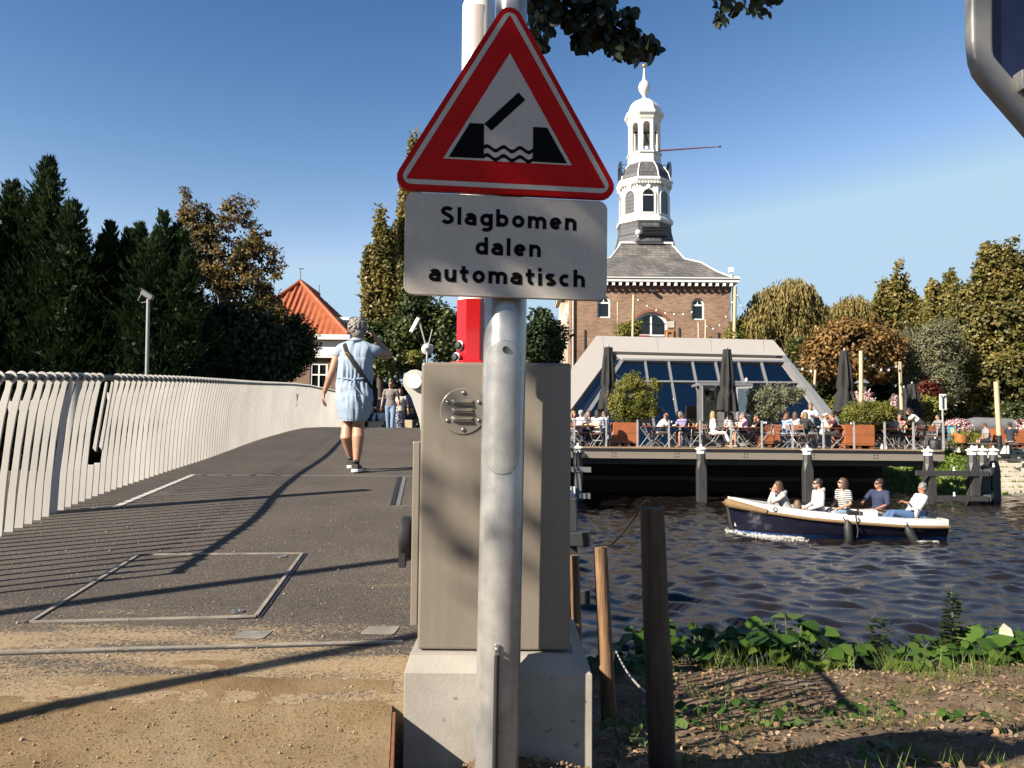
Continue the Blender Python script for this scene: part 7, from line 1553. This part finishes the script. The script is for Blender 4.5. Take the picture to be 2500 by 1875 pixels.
broad('hornbeam_tree','big yellowing columnar tree at the right edge of the photo',2440,45,[(2440,800,85,120),(2425,670,40,80),(2460,680,45,80),(2490,720,40,90),(2385,780,40,100),(2430,920,110,90),(2400,1000,80,40),(2500,900,60,110)],'hornbeam',1150,.46,62,.22,asp=.7)
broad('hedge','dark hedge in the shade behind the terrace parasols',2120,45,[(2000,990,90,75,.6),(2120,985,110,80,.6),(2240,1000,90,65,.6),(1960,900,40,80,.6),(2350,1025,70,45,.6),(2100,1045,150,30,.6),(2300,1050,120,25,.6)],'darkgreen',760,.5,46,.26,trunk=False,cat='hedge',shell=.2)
broad('hedge','added dark hedge standing in for shade beyond the far end of the bridge',980,46,[(900,1000,90,75,.6),(1010,1000,90,75,.6),(830,1000,60,70,.6),(950,1050,140,40,.6)],'darkgreen',520,.6,46,.28,trunk=False,cat='hedge',shell=.2)  # added to fill the gap with dark, where parasols and shade lie
broad('red_shrub','dark red leaved shrub under the grey green tree',2265,41,[(2265,965,22,34)],'redleaf',40,.3,60,.16,trunk=False,cat='bush')
broad('shrub','yellow green shrub left of the white board sign',2255,38,[(2275,1000,24,35),(2240,1005,22,30)],'lime',60,.3,50,.14,trunk=False,cat='bush')
# plants on the terrace and garden
broad('bushy_shrub','bushy yellow green shrub growing in the left rusty planter',1540,30.4,[(1540,975,46,52),(1520,1000,36,30),(1570,990,36,40),(1550,935,24,24),(1600,950,12,22)],'lime',330,.15,60,.085,trunk_r=.03,z0=zT+.5,cat='plant',updir=.3,asp=.4)
broad('olive_tree','small gnarled olive tree with silvery leaves before the sloping glass',1880,31.6,[(1860,975,40,32),(1900,962,45,25),(1935,965,28,20),(1880,1000,40,30),(1850,1000,24,24),(1950,955,16,10)],'olive',300,.16,50,.085,trunk_r=.09,z0=zT+.4,asp=.4,updir=.2)
broad('feathery_shrub','feathery lime green shrub filling the wide rusty planter',2110,29.4,[(2110,1012,50,26),(2080,1020,28,22),(2150,1010,40,22)],'lime',280,.15,56,.10,trunk=False,z0=zT+.6,cat='plant',updir=.4,asp=.3)
broad('climbing_plant','yellow green climber at the foot of the arched tower window',1535,46.5,[(1530,815,22,24),(1548,800,10,16)],'lime',70,.3,60,.16,trunk=False,cat='plant')
broad('climbing_plant','yellow green climber on the right corner of the brick tower',1800,46.5,[(1792,825,26,20),(1800,800,10,16),(1735,832,8,6)],'lime',70,.3,60,.16,trunk=False,cat='plant')
for lab,px,py,D,rx,ry in(('white and pink hanging flowers under the garden lantern',2108,978,37,28,18),('white flower ball left of the short dark parasols',2192,985,37,12,16),('low bed of white and pink flowers beyond the wicker chair',2338,1040,37.5,34,14),('small yellow green bush in flower pot by the cabinet top edge',1012,872,29,10,10),('low flower bed behind the navy shirt',2520,1040,38,40,16)):
    broad('flower_plant',lab,px,D,[(px,py,rx,ry)],'flowers' if 'flower' in lab and 'bush' not in lab else 'lime',40,.2,50,.10,trunk=False,cat='plant')
broad('ornamental_grass','low strip of grass and daylilies along the garden edge',2400,35.6,[(2400,1078,70,10),(2360,1082,40,8)],'lime',60,.2,40,.2,trunk=False,cat='plant',updir=1,asp=.15)
broad('green_bush','green bush at the lower right corner of the glass pavilion',2030,34.5,[(2030,1000,20,22)],'lime',40,.2,50,.1,trunk=False,cat='plant')
broad('evergreen_bush','dark green bush behind the navy shirt at the right edge',2480,40,[(2490,1020,50,36)],'darkgreen',90,.3,50,.15,trunk=False,cat='bush')
# unseen hedge, added so that reflections find something dark on the right bank
broad('hedge','unseen dark hedge beyond the right edge, added for the reflections',2800,44,[(2700,960,160,120,.6),(3000,940,200,140,.6)],'darkgreen',420,.7,40,.4,trunk=False,cat='hedge',shell=.2)
# ---------------------------------------------------------------- leaves of the tree the photographer stands under
def leaf8(P,D,N,L,Wd,cup=.15):
    D=norm(D); S_=norm(np.cross(D,N)); U=np.cross(S_,D); o=[(0,0),(.10,.30),(.40,.5),(.74,.38),(1,0),(.74,-.38),(.40,-.5),(.10,-.30)]; L=np.asarray(L)[:,None]; Wd=np.asarray(Wd)[:,None]
    V=np.stack([P+D*L*a+S_*Wd*b+U*Wd*cup*(abs(b)*1.6-.5*a*a) for a,b in o],1).reshape(-1,3); return V,np.arange(len(V)).reshape(-1,8)
big=thing('leafy_tree','leafy tree above the camera, its dark branches hanging into the top of the photo','tree',(-3.6,-2.9,E-1.1)); b=Vector((-3.6,-2.9,E-1.3)); mb=MB()
mb.tube([b,b+Vector((.1,.1,2.4)),b+Vector((.3,.3,4.6)),b+Vector((.6,.8,7.2))],[.22,.19,.15,.07],14)
DO=4.5; twigs=[]
def hang(pts,D):
    q=[W(x,y,D) for x,y in pts]; mb.tube(q,[.016]+[.009]*(len(q)-2)+[.004] if len(q)>2 else [.012,.004],6); return q
tw1=hang([(1500,-420),(1440,-180),(1400,-30),(1460,40),(1540,95),(1592,125)],DO); tw2=hang([(1440,-180),(1330,-60),(1315,40),(1312,95)],DO); tw3=hang([(1400,-30),(1420,60),(1432,112)],DO); tw4=hang([(1500,-420),(1760,-150),(1850,-20),(1885,20)],DO+.3); tw5=hang([(1760,-150),(1765,-20),(1757,45)],DO+.3); hang([(1460,40),(1505,125)],DO)
mb.tube([b+Vector((.3,.3,4.6)),Vector((-1.5,1.2,E+3.9)),tw1[0]],[.10,.06,.016],8); 
for q in((-4.6,-1.2,E+4.2),(-5.6,-2,E+5),(-2.4,-1.0,E+5.5),(-4.8,-3.6,E+5.8)): mb.tube([b+Vector((.2,.2,3.4)),Vector(q)],[.07,.02],7)
mb.build('trunk',M['bark'],big,smooth=60)
C_=[]
for x0,y0,x1,y1,n in((1288,-40,1342,112,95),(1335,-60,1420,45,90),(1400,-60,1500,60,120),(1405,55,1440,118,38),(1450,20,1555,108,120),(1490,85,1535,132,40),(1535,85,1600,138,60),(1375,30,1412,66,22)):
    m=int(n*1.7)
    for i in range(m): C_.append(tuple(W(rng.uniform(x0,x1),rng.uniform(y0,y1),DO+rng.normal(0,.12))))
for x0,y0,x1,y1,n in((1742,-60,1780,55,34),(1780,-80,1850,30,50),(1840,-80,1905,32,50)):
    for i in range(n): C_.append(tuple(W(rng.uniform(x0,x1),rng.uniform(y0,y1),DO+.3+rng.normal(0,.1))))
P=np.array(C_); n=len(P); V,F=leaf8(P,rdir(n)*.7+np.array([0,0,-.7]),rdir(n)+np.array([0,-.6,.2]),rng.uniform(.045,.075,n),rng.uniform(.042,.068,n))
Vs=[V];Fs=[F];off=len(V)
sun_=np.array(SUNV)
def shade(pts,n,t0,t1,jit,L):          # leaves between the sun and things the photo shows in dappled shade
    global off
    pts=np.array(pts); i=rng.integers(0,len(pts),n); P=pts[i]+sun_*rng.uniform(t0,t1,n)[:,None]+rng.normal(size=(n,3))*jit
    V,F=leaf8(P,rdir(n),rdir(n)+sun_*.8,rng.uniform(.7,1.3,n)*L,rng.uniform(.7,1.2,n)*L*.9); Vs.append(V); Fs.append(F+off); off+=len(V)
shade(P,420,3.2,5.5,.05,.13)
sg_=[tuple(SF(*S(rng.uniform(1000,1480),rng.uniform(430,730)),0)) for i in range(150)]+[tuple(SF(*S(1240+rng.uniform(-1,1)*(py-20)*.56,py),0)) for py in rng.uniform(60,470,260)]
sg_=[p for p in sg_ if not (p[0]<SP0.x-.13 and p[2]<SP0.z-.12)]
shade(sg_,165,7.6,10,.06,.11)
shade([tuple(SF(*S(x,y),0)) for x,y in((1010,470),(1040,520),(1060,600))],26,6.6,7.6,.05,.08)
shade([tuple(W(x,y,CF)) for x,y in((1090,1290),(1150,1330),(1340,1030),(1310,1330),(1060,1010),(1080,1450))],22,7.5,9,.06,.09)
m=2600; c0=np.array([-4.6,-2.6,E+6.6]); P=c0+rdir(m)*rng.uniform(.3,1,m)[:,None]**.5*np.array([1.9,1.6,1.5]); V,F=leaf8(P,rdir(m),rdir(m)+np.array([0,0,.7]),rng.uniform(.06,.1,m),rng.uniform(.05,.09,m)); Vs.append(V);Fs.append(F+off);off+=len(V)
mesh_np('crown',np.concatenate(Vs),np.concatenate(Fs),LM['overhead'],big)
# ---------------------------------------------------------------- the bank: fallen leaves, broad leaved plants, grass
def gp(x,y,up=0.0): return (x,y,groundz(x,y)+(.05*mn.noise((x*1.3,y*1.3,0))+.025*mn.noise((x*5,y*5,3)))+up)
N=12000; xs_=rng.uniform(.15,6.2,N); ys_=2.4+5.2*rng.uniform(0,1,N)**.9; keep=rng.random(N)<np.array([.35+.65*(mn.noise((x*1.1,y*1.1,8))*.5+.5) for x,y in zip(xs_,ys_)]); xs_,ys_=xs_[keep],ys_[keep]; N=len(xs_)
P=np.array([gp(x,y,rng.uniform(.003,.018)) for x,y in zip(xs_,ys_)]); V,F=leaf8(P,rdir(N)*np.array([1,1,.35]),np.array([0,0,1.])+rdir(N)*.55,rng.uniform(.018,.05,N),rng.uniform(.010,.030,N),rng.uniform(-.2,.5,(N,1)))
tag(mesh_np('leaves',V,F,M['litter']),'brown fallen leaves strewn over the bank','fallen leaves',kind='stuff')
def tufts(pts,n,h,w,mat,name,label,cat='grass'):
    pts=np.array(pts); i=rng.integers(0,len(pts),n); P=pts[i]+rng.normal(size=(n,3))*np.array([.045,.045,0]); Dv=norm(np.array([0,0,1.])+rdir(n)*.55); V,F=leaf_arrays(P,Dv,rdir(n),rng.uniform(.4,1.2,n)*h,np.full(n,w),.1); return tag(mesh_np(name,V,F,mat),label,cat,kind='stuff')
tufts([gp(rng.uniform(.3,6),rng.uniform(2.5,7.6)) for i in range(260)],5000,.10,.004,M['grass'],'grass','thin green grass tufts scattered on the bank')
tufts([gp(rng.uniform(1.2,6.2),rng.uniform(6.6,8.0)) for i in range(90)],1300,.22,.007,M['grass'],'grass','longer grass along the edge of the water')
def plant(name,label,px,py,D,n,rad,h,L,lm='butterbur',flat=1.0,round_=True,asp=.95):
    x=W(px,py,D).x; b=Vector(gp(x,D)); t=thing(name,label,'plant',b); a=rng.uniform(0,6.28,n); r=rad*rng.uniform(0,1,n)**.6; P=np.stack([b.x+r*np.cos(a),D+r*np.sin(a)*.7,np.zeros(n)],1); g=np.array([gp(p[0],min(p[1],8.0))[2] for p in P]); P[:,2]=g+h*rng.uniform(.25,1,n)*(1.1-.5*(r/rad)**2)
    out=np.stack([np.cos(a),np.sin(a),-.25+0*a],1); N_=np.array([0,-.35,1.])*flat+rdir(n)*.5; LL=rng.uniform(.55,1.25,n)*L; V,F=leaf8(P,out+rdir(n)*.5,N_,LL,LL*asp,.22)
    mesh_np('foliage',V,F,LM[lm],t); mb=MB()
    for i in range(0,n,2): q=Vector(P[i]); mb.tube([Vector((b.x+(q.x-b.x)*.5,b.y+(q.y-b.y)*.5,g[i]-.02)),q],.004,4)
    mb.build('stem',cm('green_stem',(.09,.13,.03)),t); return t
for a in((1700,1590,7.3,70,.42,.34,.15,'broad leaved plant right behind the tall post'),(1600,1570,7.6,46,.30,.34,.15,'broad leaved plant showing left of the tall post'),(1545,1640,6.9,40,.35,.12,.10,'low dark plant between the two bank posts'),(1850,1590,7.4,44,.30,.30,.17,'large leaved plant left of the bank centre, at the water'),(1935,1580,7.3,60,.36,.42,.18,'tallest clump of large round leaves at the water'),(2020,1590,7.3,46,.34,.30,.15,'broad leaved plant right of the tallest clump'),(2190,1590,7.4,60,.50,.26,.13,'wide dark clump of leaves at the water'),(2330,1570,7.6,40,.40,.24,.12,'leafy clump under the tall nettle'),(2400,1560,7.6,36,.35,.34,.16,'bright leaved plant right of the nettle'),(2470,1580,7.5,40,.40,.30,.16,'leafy plant at the right edge of the bank'),(2560,1580,7.4,40,.4,.3,.15,'leafy plant cut by the right edge')): plant('broad_leaved_plant',a[7],*a[:7])
for px,py,D,lab in((1700,1790,4.5,'low green weed right of the tall post, lower bank'),(1790,1700,5.2,'low green weed in the sunlit leaves'),(1860,1745,4.6,'small leafy weed near the shadow edge'),(1980,1690,5.1,'small weed mid bank in the sun'),(2130,1680,5.2,'low weed among leaves right of the bank centre'),(2340,1690,4.9,'dark spreading weed at the right of the bank'),(2010,1750,4.5,'tiny weed by the shadow edge, centre'),(1720,1720,5.0,'pale weed beside the tall post'),(2150,1860,3.6,'large single leaf weed at the bottom of the photo'),(1560,1760,4.3,'shaded weed between the posts'),(1530,1830,3.9,'shaded weed beside the concrete base')): plant('weed',lab,px,py,D,13,.17,.07,.065)
nt_=plant('nettle','tall dark nettle standing at the water, right part of the bank',2325,1560,7.6,4,.1,.1,.06); x=W(2325,1500,7.6).x; zb_n=groundz(x,7.6); Hn=W(2325,1445,7.6).z-zb_n; m=170; hh=rng.uniform(.25,1,m); a=rng.uniform(0,6.28,m); P=np.stack([x+.02*np.cos(a),7.6+.02*np.sin(a),zb_n+hh*Hn],1); LL=.13*(1.15-hh*.7)*rng.uniform(.8,1.2,m); V,F=leaf8(P,np.stack([np.cos(a),np.sin(a),.1+0*a],1),np.array([0,0,1.])+rdir(m)*.3,LL,LL*.55,.2); mesh_np('leaf_spire',V,F,LM['darkgreen'],nt_); mb=MB(); mb.tube([(x,7.6,zb_n),(x,7.6,zb_n+Hn)],.006,5); mb.build('stalk',cm('green_stem',(.09,.13,.03)),nt_)
n2=plant('nettle','second shorter dark nettle left of the tall one',2150,1560,7.5,4,.1,.1,.06); x=W(2148,1530,7.5).x; zb_n=groundz(x,7.5); Hn=W(2150,1505,7.5).z-zb_n; m=110; hh=rng.uniform(.2,1,m); a=rng.uniform(0,6.28,m); P=np.stack([x+rng.normal(0,.05,m),7.5+rng.normal(0,.04,m),zb_n+hh*Hn],1); LL=.12*(1.15-hh*.6); V,F=leaf8(P,np.stack([np.cos(a),np.sin(a),.1+0*a],1),np.array([0,0,1.])+rdir(m)*.3,LL,LL*.5,.2); mesh_np('leaf_spire',V,F,LM['darkgreen'],n2)
wl=thing('turned_leaf','large leaf turned pale side up at the right end of the bank','leaf',W(2450,1550,7.5)); P=np.array([tuple(W(2452,1568,7.45))]); V,F=leaf8(P,np.array([[.05,0,1.]]),np.array([[.1,-1,.2]]),np.array([.17]),np.array([.15]),.2); mesh_np('leaf_blade',V,F,pm('pale_leaf_underside',(.62,.62,.48),.7),wl)
n_=9000; gx=rng.uniform(15.4,26,n_); gy=rng.uniform(31.9,37,n_); P=np.array([(x,y,groundz(x,y)+.06+.05*mn.noise((x*2,y*2,1))) for x,y in zip(gx,gy)]); V,F=leaf_arrays(P,rdir(n_)+np.array([0,-.3,.6]),rdir(n_)+np.array([0,-.5,1.]),rng.uniform(.10,.22,n_),rng.uniform(.05,.10,n_)); tag(mesh_np('ground_cover',V,F,leafmat('ground_cover_leaf',[(.06,.11,.012),(.13,.20,.025),(.22,.28,.05)],.3),None),'bright green ground cover on the bank beyond the piles','ground cover',kind='stuff')
# bake the grown figures
dg=bpy.context.evaluated_depsgraph_get
for o,vx,it in BAKE:
    r=o.modifiers.new('remesh','REMESH'); r.mode='VOXEL'; r.voxel_size=vx; r.use_smooth_shade=True
    s_=o.modifiers.new('smooth','SMOOTH'); s_.factor=.5; s_.iterations=it
bpy.context.view_layer.update(); D_=dg()
for o,vx,it in BAKE:
    m_=bpy.data.meshes.new_from_object(o.evaluated_get(D_)); mats=list(o.data.materials); o.modifiers.clear(); o.data=m_
    m_.materials.clear()
    for x in mats: m_.materials.append(x)
    m_.shade_smooth()
bpy.context.view_layer.update()
